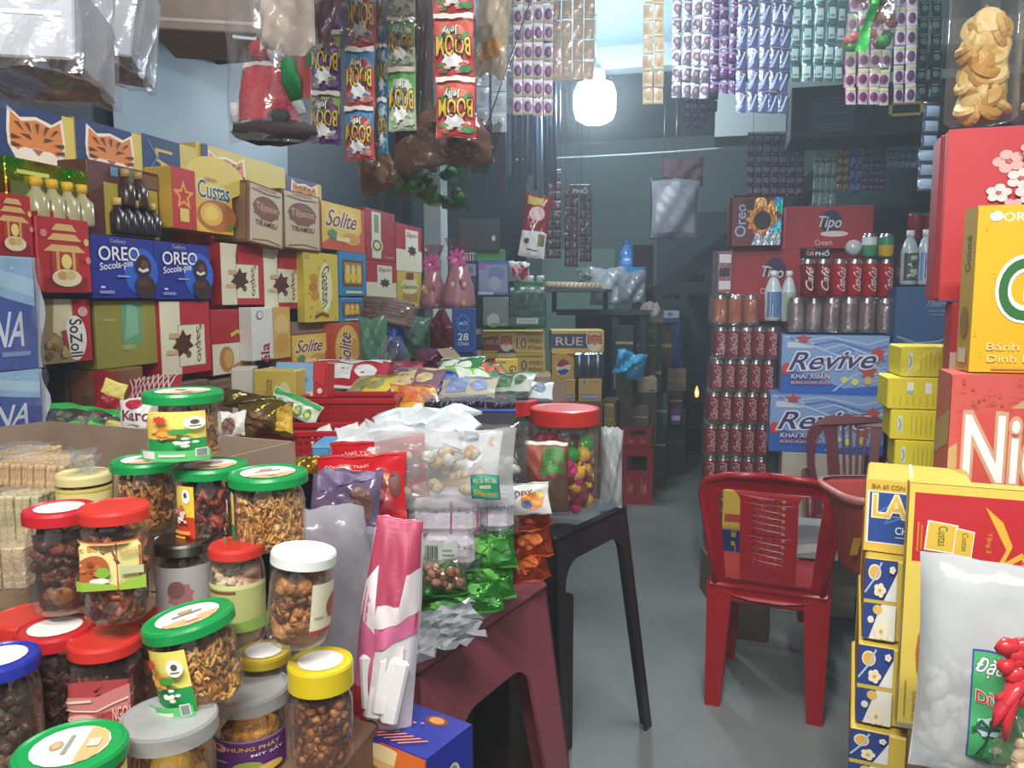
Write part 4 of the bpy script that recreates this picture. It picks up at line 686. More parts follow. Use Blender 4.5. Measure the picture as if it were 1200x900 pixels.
def flap(label, pts, d, c='#8f7a64:card', th=.004, name='carton_flap'):
    """bent cardboard leaning over the heap"""
    p = [P(x, y, d + q) for x, y, q in pts]; n = (p[1] - p[0]).cross(p[2] - p[0]).normalized() * th; k = len(p)
    o = MB().add([tuple(v) for v in p] + [tuple(v + n) for v in p], [tuple(range(k)), tuple(reversed(range(k, 2 * k)))] + [(i, (i + 1) % k, k + (i + 1) % k, k + i) for i in range(k)], c).build(name)
    return tag(o, label, 'cardboard')
flap('bent brown cardboard sheet leaning above the heap left of the white card', [(512, 409, 0), (530, 407, .05), (556, 436, .02), (536, 440, -.05)], 2.75)
o = box('carton', 'opened brown carton right of the small yellow box', 'carton', 610, 645, 441, 468, '#8d7a68:card', d=3.0, dep=.14, art=[('r', .48, 0, .52, 1, '#7a6856')])
zq = P(627, 468, 3.0).z
box('carton', 'tall brown carton on the floor under the opened carton', 'carton', 606, 652, 470, 560, '#5f4b39:card', d=2.99, dep=.16, zb=0, h=zq - .002, art=[('r', 0, .5, 1, .53, '#7a644c'), ('r', .3, .7, .7, .8, '#4a3a2c')])
flap('narrow cardboard flap standing at the right of the opened carton', [(645, 442, 0), (662, 444, .1), (664, 470, .1), (648, 472, 0)], 2.95)
flap('bright blue strip of card between small yellow box and opened carton', [(593, 452, 0), (598, 449, 0), (613, 466, 0), (607, 468, 0)], 2.6, '#2464b8')
# flat dark grape tray with blue lid edge
o = box('fruit_tray', 'flat clear tray of dark fruit with blue rim', 'tray', 492, 604, 480, 506, '#4a4652:gloss', d=2.0, dep=.16, art=[('r', 0, .0, 1, .3, '#6d7278')])
dm = o['dims']; b = MB(); rn = random.Random(4)
for k in range(46): b.blob((rn.uniform(-.45, .46) * dm[0], rn.uniform(.1, .9) * dm[1], dm[2] + .004), .012, '#2a2030:shine', 6, 5)
b.build('dark_fruit', o, stuff=True); MB().box(-dm[0] / 2 - .003, -.004, dm[2] - .006, dm[0] / 2 + .003, .002, dm[2], '#2c48b0', .002).build('blue_rim', o)
MB().grid(lambda u, v: ((u - .5) * dm[0], v * dm[1], dm[2] + .02 + .004 * wob(u, v, 2)), 8, 6, '#d0d4da:film').build('film_cover', o)
# big candy jars with red lids
def candy_jar(label, cx, ty, by, wpx, d, seed, cols):
    def inside(o, r, h):
        rn = random.Random(seed)
        for k in range(64):
            a = R(-90) + rn.uniform(-1.9, 1.9); z = .022 + (h - .05) * (k + rn.random()) / 64; s = rn.uniform(.018, .026)
            c = cols[k % len(cols)]; st = random.getstate(); random.seed(k)
            q = r - s * 1.1; b = MB(); b.blob((q * math.cos(a), q * math.sin(a), z), (s, s, s * rn.uniform(.9, 1.2)), c + ':shine', 9, 7, .08)
            b.tube([(q * math.cos(a), q * math.sin(a), z + s * .8), (q * math.cos(a) * .98, q * math.sin(a) * .98, z + s * 1.5)], [.003, .007], c + ':shine', 5); b.build('wrapped_candy', o); random.setstate(st)
        MB().lathe([(r * .55, .006), (r * .6, h * .5), (r * .5, h * .9)], '#5a2a2c:food', 14).build('candy_core', o)
    return jar(label, cx, ty, by, wpx, d, '#c22a22', inside, body=.93, group=None, name='candy_jar', hlid=.045)
candy_jar('big red lidded jar of wrapped candies on the black plastic table', 661, 476, 597, 82, 2.28, 3, ['#d8b02a', '#c8207a', '#2f9a3a', '#d0a830', '#7a1c22', '#3a2420', '#cfae2f', '#8a2a3a'])
candy_jar('second red lidded candy jar behind and left of the big one', 592, 466, 575, 80, 2.55, 5, ['#5a2a2c', '#6a3a34', '#3a2a2c', '#7a4a3a'])
pouch('snack_pouch', 'tall brown pouch with green and red patch standing before the big candy jar', 'pouch', 640, 600, 54, 84, 2.0, '#5f4a3e:gloss', .07, .004, rx=-3, art=[('r', .2, .5, .95, .97, '#7a3a30'), ('p', [(.35, .55), (.92, .55), (.88, .92), (.45, .95)], '#3f7f3a'), ('p', [(.02, .7), (.35, .5), (.4, .97), (.05, .97)], '#94493a'), ('r', .04, .95, .96, .99, '#c8c8b8')])
pouch('plastic_bag', 'crumpled clear white bag squeezed behind the big candy jar', 'bag', 716, 592, 26, 92, 2.42, '#c8ccce:haze', .07, .01, e=.4)
# bags and gift cones at the far end of the long table
def cone(label, cx, yt, yb, wpx, d, seed):
    w_, h_ = wpx * d / FPX, (yb - yt) * d / FPX; o = empty('gift_cone', P(cx, yb, d), 0); tag(o, label, 'gift', 'pink gift cones in clear film')
    fz = lambda a, z: 1 + .07 * math.sin(9 * a + seed) + .04 * math.sin(17 * a + 30 * z)
    MB().lathe([(w_ * .46, 0), (w_ * .5, h_ * .1), (w_ * .42, h_ * .35), (w_ * .24, h_ * .62), (w_ * .1, h_ * .74)], '#b07a82:shine', 22, True, False, True, fz).build('wrapped_gift', o)
    b = MB(); b.T = Matrix.Translation((0, 0, h_ * .74)); b.lathe([(w_ * .09, 0), (w_ * .3, h_ * .16), (w_ * .36, h_ * .26)], '#c8929c:film', 22, False, False, False, lambda a, z: 1 + .3 * math.sin(7 * a + seed)); b.build('film_ruff', o)
    b = MB()
    for k in range(9):
        a = k * .7; b.T = Matrix.Translation((0, -w_ * .16, h_ * .7)) @ Matrix.Rotation(a, 4, 'Y'); b.grid(lambda u, v: ((v - .5) * .016, -.012 * math.sin(math.pi * u), u * .05), 5, 1, '#d05a9a:shine')
    b.T = None; b.build('bow', o); c = MB(); rn = random.Random(seed)
    for k in range(9): c.blob((rn.uniform(-.3, .3) * w_, -w_ * rn.uniform(.36, .44), rn.uniform(.06, .4) * h_), (.013, .006, .016), rn.choice(['#c8a060', '#d0889a', '#d8b8a0', '#a8506a']) + ':shine', 6, 5)
    c.build('small_sweets', o, stuff=True)
cone('left pink gift cone in clear film at the end of the box wall', 508, 288, 362, 32, 3.7, 1)
cone('right pink gift cone with magenta bow beside the blue carton', 538, 280, 362, 38, 3.6, 2)
def sausages(o, S, w, h, t):
    for k in range(7):
        b = MB(); z = h * (.12 + .12 * k); b.tube([(-w * .42, -t * .1 * (k % 3), z), (0, -t * .25, z + .004), (w * .42, -t * .1, z)], .013, '#7a6058:food', 7); b.build('dried_roll', o)
pouch('roll_bag', 'clear bag of dusky brown rolls lying on top of the green bags', 'bag', 452, 382, 70, 34, 2.9, '#c8c8c8:film', .07, .006, rx=-20, ry=9, contents=sausages)
GB = 'clear and coloured bags between the wafer boxes and the blue carton'
pouch('plastic_bag', 'tall pale green translucent bag beside the upright wafer box', 'bag', 438, 438, 34, 66, 2.85, '#6a9a80:haze', .08, .01, group=GB)
pouch('plastic_bag', 'deep blue plastic bag folded behind the green bag', 'bag', 460, 415, 30, 48, 2.95, '#1f48a0:gloss', .07, .012, group=GB)
pouch('plastic_bag', 'murky green translucent bag left of the maroon velvet bag', 'bag', 482, 420, 44, 48, 3.05, '#6d8f7c:haze', .09, .012, group=GB)
pouch('velvet_bag', 'maroon velvet drawstring bag with pointed top before the blue carton', 'bag', 518, 412, 30, 50, 3.0, '#5a1626:cloth', .09, .01, art=[('r', .05, .6, .95, .66, '#7a2a3a')], neck=.9)
def lolly(o, S, w, h, t):
    for k in range(5):
        b = MB(); x = (-.3 + .15 * k) * w; b.lathe([(.001, 0), (.02, .004), (.02, .05), (.001, .055)], ['#b8606a', '#c88a6a', '#8a3a4a', '#c8a08a', '#a84a5a'][k] + ':shine', 9, cx=x, cy=-.01 * (k % 2)); b.build('sweet_tub', o)
pouch('sweet_bag', 'clear tied bag of little pink sweet tubs at the back of the heap', 'bag', 462, 452, 42, 58, 2.75, '#e0e2e8:film', .08, .008, contents=lolly, neck=.7)
pouch('sweet_bag', 'dark purple clear bag with magenta cards right of the pink sweet tubs', 'bag', 508, 446, 46, 38, 2.8, '#5a3048:shine', .09, .012, art=[('p', [(.45, .1), (.95, .15), (.9, .5), (.5, .45)], '#b8307a'), ('r', .08, .1, .4, .4, '#a03a48')])
BLU = [('r', 0, .0, 1, 1, '#1d4c98'), ('p', [(0, 1), (.46, 1), (.46, .7), (.2, .78), (0, .6)], '#c0ccd4'), ('p', [(0, .6), (.2, .78), (.46, .7), (.46, .55), (.2, .66), (0, .5)], '#4a90b0'), ('e', .74, .68, .16, .2, '#3f7ac0'), ('e', .74, .68, .13, .165, '#1d4c98'), ('t', 'MỚI', .74, .68, .2, .1, '#b8d0e8'), ('t', '28', .74, .36, .26, .16, '#d8e2ee'), ('t', 'CHAI', .74, .2, .26, .08, '#c8d4e4')]
box('drink_carton', 'deep blue and white drink carton with white number and word', 'carton', 508, 555, 362, 413, '#1d4c98', d=3.4, dep=.25, art=BLU)
box('drink_carton', 'navy carton below the deep blue drink carton, mostly hidden', 'carton', 512, 556, 414, 444, '#1c3260', d=3.42, dep=.25, art=[('r', .7, .3, .95, .7, '#3a58a0')])
# ================================================================ goods beyond the long table
LAR = [('r', 0, 0, 1, 1, '#d9bf62'), ('p', [(0, .1), (.36, .1), (.24, .9), (0, .9)], '#a8362a'), ('t', 'LARUE', .15, .5, .26, .22, '#e0d4b0', 0), ('p', [(.0, .9), (.24, .9), (.27, .8), (0, .72)], '#d8b048'), ('p', [(.22, .0), (.56, .0), (.5, .16), (.3, .16)], '#24386e')] + tiger(.39, .52, .11, .46) + [('t', '10', .63, .44, .16, .5, '#7a3a22', 0, '#e8d8a0'), ('t', 'TRIỆU', .85, .56, .22, .24, '#8a3f24', 0), ('t', 'ĐỒNG', .85, .28, .22, .22, '#8a3f24', 0), ('r', .56, .84, .96, .9, '#a8823a')]
LC = 'yellow beer cartons with tiger at the far end'
box('beer_carton', 'upper yellow beer carton with red wedge and tiger, below the green bottle pack', 'carton', 562, 641, 383, 409, '#d0b458', d=4.5, dep=.26, art=LAR, group=LC, zb=1.092, h=.122)
box('beer_carton', 'lower yellow beer carton with red wedge and tiger, behind the small yellow box', 'carton', 562, 642, 409, 434, '#d0b458', d=4.5, dep=.26, art=LAR, group=LC, zb=.968, h=.122)
for x0, x1, z0, z1, lab, c in ((556, 646, .70, .965, 'yellow beer carton under the two tiger cartons, mostly hidden', '#c8ac50'), (556, 640, .36, .698, 'brown carton low in the stack under the tiger cartons', '#7d664c:card'), (554, 640, .0, .358, 'dark brown carton at floor level under the tiger cartons', '#5f4c3a:card')):
    box('carton', lab, 'carton', x0, x1, 440, 470, c, d=4.52, dep=.3, zb=z0, h=z1 - z0, art=[('r', 0, .46, 1, .54, '#b09a6a')])
for x0, x1, yt, yb, lab in ((553, 564, 386, 408, 'white and navy carton end left of the upper tiger carton'), (553, 564, 410, 440, 'white and navy carton end left of the lower tiger carton')):
    box('drink_carton', lab, 'carton', x0 - 5, x1, yt, yb, '#27386a', d=4.4, dep=.2, art=[('r', 0, .75, 1, 1, '#c8c090')])
box('beer_carton', 'navy fronted beer carton with tiger at right and pale word', 'carton', 646, 708, 387, 413, '#d0b458', d=4.7, dep=.26, art=[('r', 0, .2, .74, .84, '#2a4080'), ('t', 'RUE', .34, .5, .5, .38, '#e0cf9a', 0)] + tiger(.82, .5, .16, .46))
PEP = [('r', 0, 0, 1, 1, '#c9a545'), ('e', .5, .44, .34, .34, '#e0dcd8'), ('p', [(.18, .5), (.3, .7), (.5, .79), (.7, .7), (.82, .56), (.6, .52), (.4, .44)], '#b0242e'), ('p', [(.2, .3), (.4, .34), (.6, .38), (.8, .3), (.6, .14), (.4, .12)], '#24459a'), ('p', [(.55, 1), (1, .8), (1, 1)], '#b84a3a'), ('p', [(0, .9), (.3, 1), (0, 1)], '#b84a3a')]
box('drink_carton', 'yellow drink carton with red white and blue ball', 'carton', 647, 673, 413, 443, '#c9a545', d=4.66, dep=.2, art=PEP)
bp = empty('bottle_pack', P(690, 443, 4.66), R(14.6)); tag(bp, 'film wrapped pack of blue and silver cans beside the yellow drink carton', 'pack')
for k in range(3):
    for j in range(2): MB().lathe([(.03, 0), (.034, .006), (.034, .115), (.026, .13), (.026, .134)], ['#8a94a8:metal', '#2f4a90:metal'][j], 12, cx=-.055 + k * .055 + 0 * j, cy=.03 + j * .07).build('can', bp)
MB().box(-.09, -.006, 0, .09, .1, .15, '#c8d0e0:film', .01).build('shrink_wrap', bp)
for x0, x1, lab in ((645, 674, 'yellow carton with small ball mark, left, below the ball carton'), (678, 705, 'yellow carton with small ball mark, right, above the candy jar')):
    box('drink_carton', lab, 'carton', x0, x1, 444, 470, '#c9a860', d=4.66, dep=.2, art=[('e', .25, .86, .12, .12, '#d8d4d0'), ('p', [(.14, .86), (.25, .97), (.36, .88)], '#b0242e'), ('p', [(.14, .85), (.25, .75), (.36, .84)], '#24459a'), ('r', .12, .1, .9, .3, '#2c3f80'), ('r', .15, .13, .87, .27, '#a8b4d0'), ('r', .45, .84, .85, .88, '#8a7a4a')])
box('carton', 'plain brown carton under the yellow drink cartons', 'carton', 645, 706, 472, 560, '#6a553e:card', d=4.68, dep=.25, zb=.0, h=.875, art=[('r', 0, .46, 1, .5, '#8a7252')])
# glass box, bottle pack and gift boxes above the tiger cartons
def can(b, x, y, z, r, h, c, n=12):
    b.T = Matrix.Translation((x, y, z)); b.lathe([(r * .78, 0), (r * .86, .003), (r, h * .07), (r, h * .88), (r * .8, h * .97), (r * .82, h)], c, n); b.T = None; return b
gp = empty('bottle_pack', P(618, 384, 4.35), R(14.6)); tag(gp, 'pack of pale green bottles with white caps and dark green band', 'pack')
for k in range(4):
    for j in range(2):
        b = MB(); b.T = Matrix.Translation((-.085 + .055 * k, .03 + .06 * j, 0)); b.lathe([(.022, 0), (.026, .01), (.026, .14), (.01, .19), (.01, .2)], '#9fc4b0:jar', 10); b.T = None; bt = b.build('bottle', gp)
        b = MB(); b.T = Matrix.Translation((-.085 + .055 * k, .03 + .06 * j, .2)); b.lathe([(.013, 0), (.013, .022)], '#dfe3e0:plastic', 10); b.T = None; b.build('bottle_cap', bt)
MB().box(-.115, -.002, .0, .108, .13, .06, '#2f6a4a:gloss', .01).build('green_sleeve', gp); MB().art(lambda u, v, t: (-.06 + u * .12, -.003 - t, .022 + .03 * v), [('r', 0, 0, 1, 1, '#d0d4d0'), ('r', .1, .3, .9, .4, '#6a7a70'), ('r', .1, .6, .9, .7, '#6a7a70')]).build('price_card', gp)
b = MB(); b.box(-.115, .0, .0, .108, .13, .21, '#c8e0d4:film', .02); b.build('shrink_wrap', gp)
o = box('bottle_crate', 'small dark green crate with white name and white caps on top', 'crate', 602, 636, 330, 344, '#1f6a44', d=4.38, dep=.13, art=[('t', 'A MÙOI', .5, .5, .6, .4, '#c8d8cc')])
for k in range(3): b = MB(); b.T = Matrix.Translation((-.05 + .06 * k, .05, o['dims'][2])); b.lathe([(.022, 0), (.022, .03), (.018, .034)], '#d8dcda:plastic', 10); b.T = None; b.build('bottle_cap', o)
box('toy_box', 'upper clear and violet blue boxed toy near the far window', 'box', 560, 596, 306, 346, '#5a6aa0', d=4.3, dep=.08, art=[('r', .04, .08, .96, .9, '#8a9ac0'), ('e', .6, .62, .28, .2, '#6a82b8'), ('e', .55, .35, .2, .2, '#a0b0d0'), ('r', 0, .9, 1, 1, '#4a6ac8'), ('e', .15, .85, .12, .1, '#a060b0'), ('r', .0, .02, .5, .1, '#c0d0e8')])
box('clear_box', 'clear lidded box with white round thing inside, below the boxed toy', 'box', 566, 596, 348, 382, '#a8b4b0:haze', d=4.3, dep=.08, art=[('e', .4, .2, .25, .24, '#c8ccc8'), ('r', .3, 0, .95, .1, '#6ab070')])
box('carton', 'bright green carton on top of the boxed toy', 'carton', 557, 592, 292, 306, '#3f9a4f', d=4.32, dep=.1, art=[('r', .7, .1, .98, .9, '#35864a')])
box('speaker_box', 'black box with small white dot on the far top shelf', 'box', 538, 586, 256, 294, '#1a1f2a', d=4.25, dep=.18, rz=22, art=[('e', .84, .4, .05, .09, '#cfc8a0')], rx=0)
b = box('sponge_rack', 'white ribbed rack edge left of the bright green carton', 'rack', 540, 557, 296, 306, '#c8ccc8', d=4.3, dep=.06, art=[('r', .1 + .2 * k, 0, .2 + .2 * k, .8, '#3a4248') for k in range(5)])
box('gift_box', 'lavender box behind the right gift cone', 'box', 545, 558, 309, 324, '#8a90b8', d=4.28, dep=.06, art=[('r', .3, .3, .7, .7, '#6a70a0')]); box('gift_box', 'navy box under the lavender one', 'box', 547, 558, 325, 345, '#2a3a70', d=4.28, dep=.06, art=[('r', .2, .3, .8, .6, '#7080b0')])
o = pouch('soft_toy', 'small white and red soft toy on the bottle pack', 'toy', 608, 331, 26, 24, 4.4, '#cfc8c4:cloth', .08, .012, art=[('e', .7, .5, .25, .35, '#b0303a'), ('e', .25, .5, .1, .3, '#b0303a')])
# dark shop counter with mat roll and plastic bags on it
ct = empty('counter', P(700, 372, 5.6), 0); tag(ct, 'dark counter with sloping dark edge behind the cartons', 'counter')
qr = P(748, 366, 5.72)
MB().box(-.3, .0, qr.z - P(700, 372, 5.6).z - .02, .36, .62, qr.z - P(700, 372, 5.6).z + .02, '#2a3038:gloss', .004).build('counter_top', ct)
for x in (.1, .3): MB().box(x, .02, -P(700, 372, 5.6).z, x + .05, .07, qr.z - P(700, 372, 5.6).z - .02, '#23282e:matte', .003).build('counter_leg', ct)
MB().box(-.26, .58, -P(700, 372, 5.6).z, .29, .6, qr.z - P(700, 372, 5.6).z - .02, '#2c3238:matte').build('counter_back', ct)
MB().box(-.26, .03, -.12, .06, .5, -.1, '#2a3038:matte').build('shelf', ct)
mr_ = P(640, 334, 5.5); b = MB(); L_ = 66 * 5.5 / FPX; b.tube([(0, 0, 0), (L_, 0, -.01)], .026, '#b8ad90:matte', 12)
o = b.build('mat_roll', None, mr_, (0, 0, R(14.6))); tag(o, 'long pale mat roll with red stripes lying on the counter', 'roll')
s = MB(); 
for k in range(13): s.tube([(L_ * (k + .1) / 13, -.026, -.012), (L_ * (k + .5) / 13, -.024, .014)], .004, '#a84a48', 4)
s.build('red_stripes', o, stuff=True)
lz_ = mr_.z - .028 - ct.location.z; lx_ = mr_.x - ct.location.x; ly_ = mr_.y - ct.location.y
MB().box(lx_ - .02, ly_ - .05, lz_ - .02, lx_ + L_ + .03, ly_ + .3, lz_, '#3a4046:matte', .002).build('upper_shelf', ct)
for x in (lx_, lx_ + L_ - .02): MB().box(x, ly_ + .2, qr.z - P(700, 372, 5.6).z, x + .03, ly_ + .23, lz_ - .02, '#2a3036:matte').build('shelf_post', ct)
PB = 'clear and white plastic bags on the counter'
for cx, yb, w_, h_, c, lab, d in ((712, 358, 42, 44, '#b8c0c4:haze', 'white plastic bag on the counter left of the blue bottle', 5.75), (740, 356, 34, 38, '#9aa0a8:haze', 'grey clear bag on the counter below the blue tray', 5.7), (690, 330, 28, 16, '#8a9894:haze', 'small limp clear bag at the counter back', 5.8)):
    pouch('plastic_bag', lab, 'bag', cx, yb, w_, h_, d, c, .12, .016, group=PB, e=.4)
o = box('tray', 'bright blue plastic tray under the blue water bottle', 'tray', 719, 756, 314, 321, '#2a86c4:gloss', d=5.75, dep=.22); dm = o['dims']
MB().box(-dm[0] / 2 - .006, -.006, dm[2] - .004, dm[0] / 2 + .006, .226, dm[2] + .004, '#3a98d4:gloss', .003).build('rim', o); MB().box(dm[0] / 2 - .03, 0, -.2, dm[0] / 2, .03, 0, '#2468a8:gloss').build('tray_leg', o)
wbz = P(732, 314, 5.75); wbo = empty('water_bottle', wbz + Vector((0, .1, .0)), 0); tag(wbo, 'blue translucent water bottle with blue cap on the blue tray', 'bottle')
MB().lathe([(.05, 0), (.055, .01), (.055, .06), (.052, .065), (.055, .07), (.055, .11), (.03, .155), (.018, .165), (.018, .18)], '#3f78b8:gloss', 20).build('bottle_body', wbo); b = MB(); b.T = Matrix.Translation((0, 0, .178)); b.lathe([(.021, 0), (.021, .022), (.017, .026)], '#1f5ac0', 14); b.T = None; b.build('bottle_cap', wbo)
MB().art(lambda u, v, t: ((.0552 + t) * math.cos(R(-120 + 80 * u)), (.0552 + t) * math.sin(R(-120 + 80 * u)), .03 + .05 * v), [('r', 0, 0, 1, 1, '#5a90c8'), ('r', .3, .5, .8, .8, '#c8d8e8')], curved=8).build('paper_label', wbo)
# wall pieces at the back: mint panels, door, stair
g = P(680, 312, 7.9)
struct('trim_3', MB().box(P(632, 300, 8.1).x, 8.12, .2, P(722, 300, 8.1).x, 8.19, P(680, 292, 8.1).z, '#a8cfc2:wall'))
dx0, dx1 = P(742, 320, 8.1).x, P(766, 320, 8.1).x
dr = struct('door_1', MB().box(dx0, 8.14, 0, dx1, 8.2, P(750, 288, 8.1).z, '#4a3238:matte')); MB().box(dx1 - .05, 8.11, .95, dx1 - .02, 8.14, 1.0, '#8a8a80:metal').build('door_handle', dr)
# stair flight rising to the right in the dark
st = MB(); a = P(758, 362, 6.2); b_ = P(846, 300, 6.2)
n = 7
stair = empty('staircase', (a.x, a.y, 0), 0); tag(stair, 'dark staircase rising to the right at the back of the shop', 'stairs')
L = b_.x - a.x + .9; slope = (b_.z - a.z) / (b_.x - a.x)
MB().add([(0, 0, a.z), (L, 0, a.z + L * slope), (L, 0, a.z + L * slope + .14), (0, 0, a.z + .14), (0, .06, a.z), (L, .06, a.z + L * slope), (L, .06, a.z + L * slope + .14), (0, .06, a.z + .14)], [(0, 1, 2, 3), (7, 6, 5, 4), (0, 4, 5, 1), (3, 2, 6, 7), (0, 3, 7, 4), (1, 5, 6, 2)], '#20262a:matte').build('stringer', stair)
for k in range(n): x = L * k / n; MB().box(x, .06, a.z + (x + L / n / 2) * slope, x + L / n, .9, a.z + (x + L / n / 2) * slope + .04, '#343c40:matte').build('tread', stair)
MB().box(-.02, .0, 0, .04, .06, a.z + .2, '#20262a:matte').build('post', stair)
bw = P(795, 290, 8.1).x
struct('trim_4', MB().box(P(772, 290, 7.6).x, 7.62, 0, XR, 7.7, 2.2, '#3c4a4e:wall'))
# far clutter along the left of the aisle
FC = 'far cartons along the left of the aisle'
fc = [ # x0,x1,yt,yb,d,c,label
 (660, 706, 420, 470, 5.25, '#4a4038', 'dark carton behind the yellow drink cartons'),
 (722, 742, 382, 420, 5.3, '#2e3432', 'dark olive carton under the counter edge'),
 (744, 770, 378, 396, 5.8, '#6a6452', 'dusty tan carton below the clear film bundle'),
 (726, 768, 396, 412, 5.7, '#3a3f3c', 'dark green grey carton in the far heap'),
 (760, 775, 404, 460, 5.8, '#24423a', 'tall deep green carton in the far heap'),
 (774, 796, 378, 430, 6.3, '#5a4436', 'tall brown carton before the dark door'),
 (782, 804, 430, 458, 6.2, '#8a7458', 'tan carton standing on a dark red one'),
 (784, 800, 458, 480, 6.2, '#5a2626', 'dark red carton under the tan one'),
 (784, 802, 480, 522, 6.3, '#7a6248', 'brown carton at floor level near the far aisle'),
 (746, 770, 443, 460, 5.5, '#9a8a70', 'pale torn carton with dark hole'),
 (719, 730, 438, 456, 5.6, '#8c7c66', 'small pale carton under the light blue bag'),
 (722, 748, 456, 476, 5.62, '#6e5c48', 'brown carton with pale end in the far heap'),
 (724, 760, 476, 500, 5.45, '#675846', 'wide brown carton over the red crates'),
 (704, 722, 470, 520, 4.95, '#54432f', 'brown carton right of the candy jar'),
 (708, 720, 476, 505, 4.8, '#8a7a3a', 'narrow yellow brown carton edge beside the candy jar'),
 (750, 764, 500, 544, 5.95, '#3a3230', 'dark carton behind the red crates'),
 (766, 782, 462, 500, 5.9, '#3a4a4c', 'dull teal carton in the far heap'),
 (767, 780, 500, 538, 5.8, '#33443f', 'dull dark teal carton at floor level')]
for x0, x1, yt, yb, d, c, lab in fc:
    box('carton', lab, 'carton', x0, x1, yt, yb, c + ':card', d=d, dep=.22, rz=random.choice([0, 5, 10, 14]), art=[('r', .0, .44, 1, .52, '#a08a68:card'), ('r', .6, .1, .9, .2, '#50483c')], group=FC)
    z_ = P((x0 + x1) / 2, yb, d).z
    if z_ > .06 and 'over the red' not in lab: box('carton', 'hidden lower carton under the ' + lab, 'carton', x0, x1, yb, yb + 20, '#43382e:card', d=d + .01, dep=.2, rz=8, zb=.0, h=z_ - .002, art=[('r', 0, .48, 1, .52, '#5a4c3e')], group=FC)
# two red drink crates on the floor
for x0, x1, yt, yb, lab in ((729, 762, 500, 524, 'upper red plastic bottle crate on the far floor'), (728, 764, 524, 550, 'lower red plastic bottle crate on the far floor')):
    xm = (x0 + x1) / 2; d = 5.35; w_ = (x1 - x0) * d / FPX; h_ = (yb - yt) * d / FPX; o = empty('bottle_crate', P(xm, yb, d), R(5)); tag(o, lab, 'crate', 'red plastic bottle crates'); z = P(xm, yb, d).z
    if yb == 550: o.location.z = .0; h_ += z
    c = '#a02028:plastic'
    for T in (Matrix.Identity(4), Matrix.Translation((0, .26, 0)), Matrix.Translation((-w_ / 2, .13, 0)) @ Matrix.Rotation(math.pi / 2, 4, 'Z'), Matrix.Translation((w_ / 2, .13, 0)) @ Matrix.Rotation(math.pi / 2, 4, 'Z')):
        L = w_ if T.to_3x3()[0][0] > .5 else .26
        b = MB(); b.T = T; b.box(-L / 2, -.005, 0, L / 2, .005, h_ * .6, c); b.box(-L / 2, -.005, h_ * .85, L / 2, .005, h_ * .99, c)
        for q in (-1, 1): b.box(q * L * .42 - .02, -.004, h_ * .6, q * L * .42 + .02, .004, h_ * .85, c)
        b.T = None; b.build('crate_side', o)
    MB().box(-w_ / 2, 0, 0, w_ / 2, .26, .01, c).build('crate_base', o)
    MB().art(lambda u, v, t: (-w_ / 2 + u * w_, -.0055 - t, v * h_), [('t', 'ẤM', .28, .34, .2, .3, '#c88a88'), ('t', 'ẨM', .72, .34, .2, .3, '#c88a88')]).build('printed_name', o)
pouch('plastic_bag', 'bright light blue plastic bag in the far heap of cartons', 'bag', 735, 442, 36, 30, 5.1, '#3a9ac8:gloss', .1, .02, ry=12, e=.4)
pouch('plastic_bag', 'clear film bundle with tan bread on the far cartons', 'bag', 762, 378, 28, 24, 5.7, '#b8b0a0:haze', .1, .012, neck=.6)
box('tissue_pack', 'white and navy pack on the tall brown carton', 'pack', 778, 796, 364, 378, '#a8aeb8', d=6.2, dep=.12, art=[('r', 0, 0, 1, .4, '#3a4a70'), ('e', .4, .7, .2, .15, '#5a6a90')])
pouch('plastic_bag', 'dark blue cloth hanging beside the tall brown carton', 'cloth', 793, 430, 14, 50, 6.22, '#1f3a6a:cloth', .05, .012)
box('snack_box', 'small purple box with white print at the far aisle side', 'box', 786, 798, 480, 498, '#6a3a80', d=6.1, dep=.1, art=[('r', .1, .3, .9, .6, '#c8b8d0')])
pouch('plastic_bag', 'silver film bag on the floor at the far end of the aisle', 'bag', 787, 527, 14, 16, 7.1, '#a0a8a8:shine', .08, .014)
lampo = box('altar_lamp', 'small warm lit lamp deep at the back of the shop', 'lamp', 813, 819, 450, 472, '#5a3a20', d=7.2, dep=.05)
box('carton', 'dark carton under the small warm lit lamp', 'carton', 806, 824, 472, 520, '#2c2622:card', d=7.2, dep=.2, zb=0, h=lampo.location.z - .001, art=[('r', 0, .5, 1, .54, '#4a3c30')])
lm = bpy.data.materials.new('warm_glow'); lm.use_nodes = True; lb = lm.node_tree.nodes['Principled BSDF']; lb.inputs['Emission Color'].default_value = (1, .5, .2, 1); lb.inputs['Emission Strength'].default_value = 2.2
dm = lampo['dims']; b = MB(); b.T = Matrix.Translation((0, -.02, dm[2] * .3)); b.lathe([(.001, 0), (.016, .01), (.02, .05), (.001, .11)], lm, 10); b.T = None; b.build('glowing_shade', lampo)
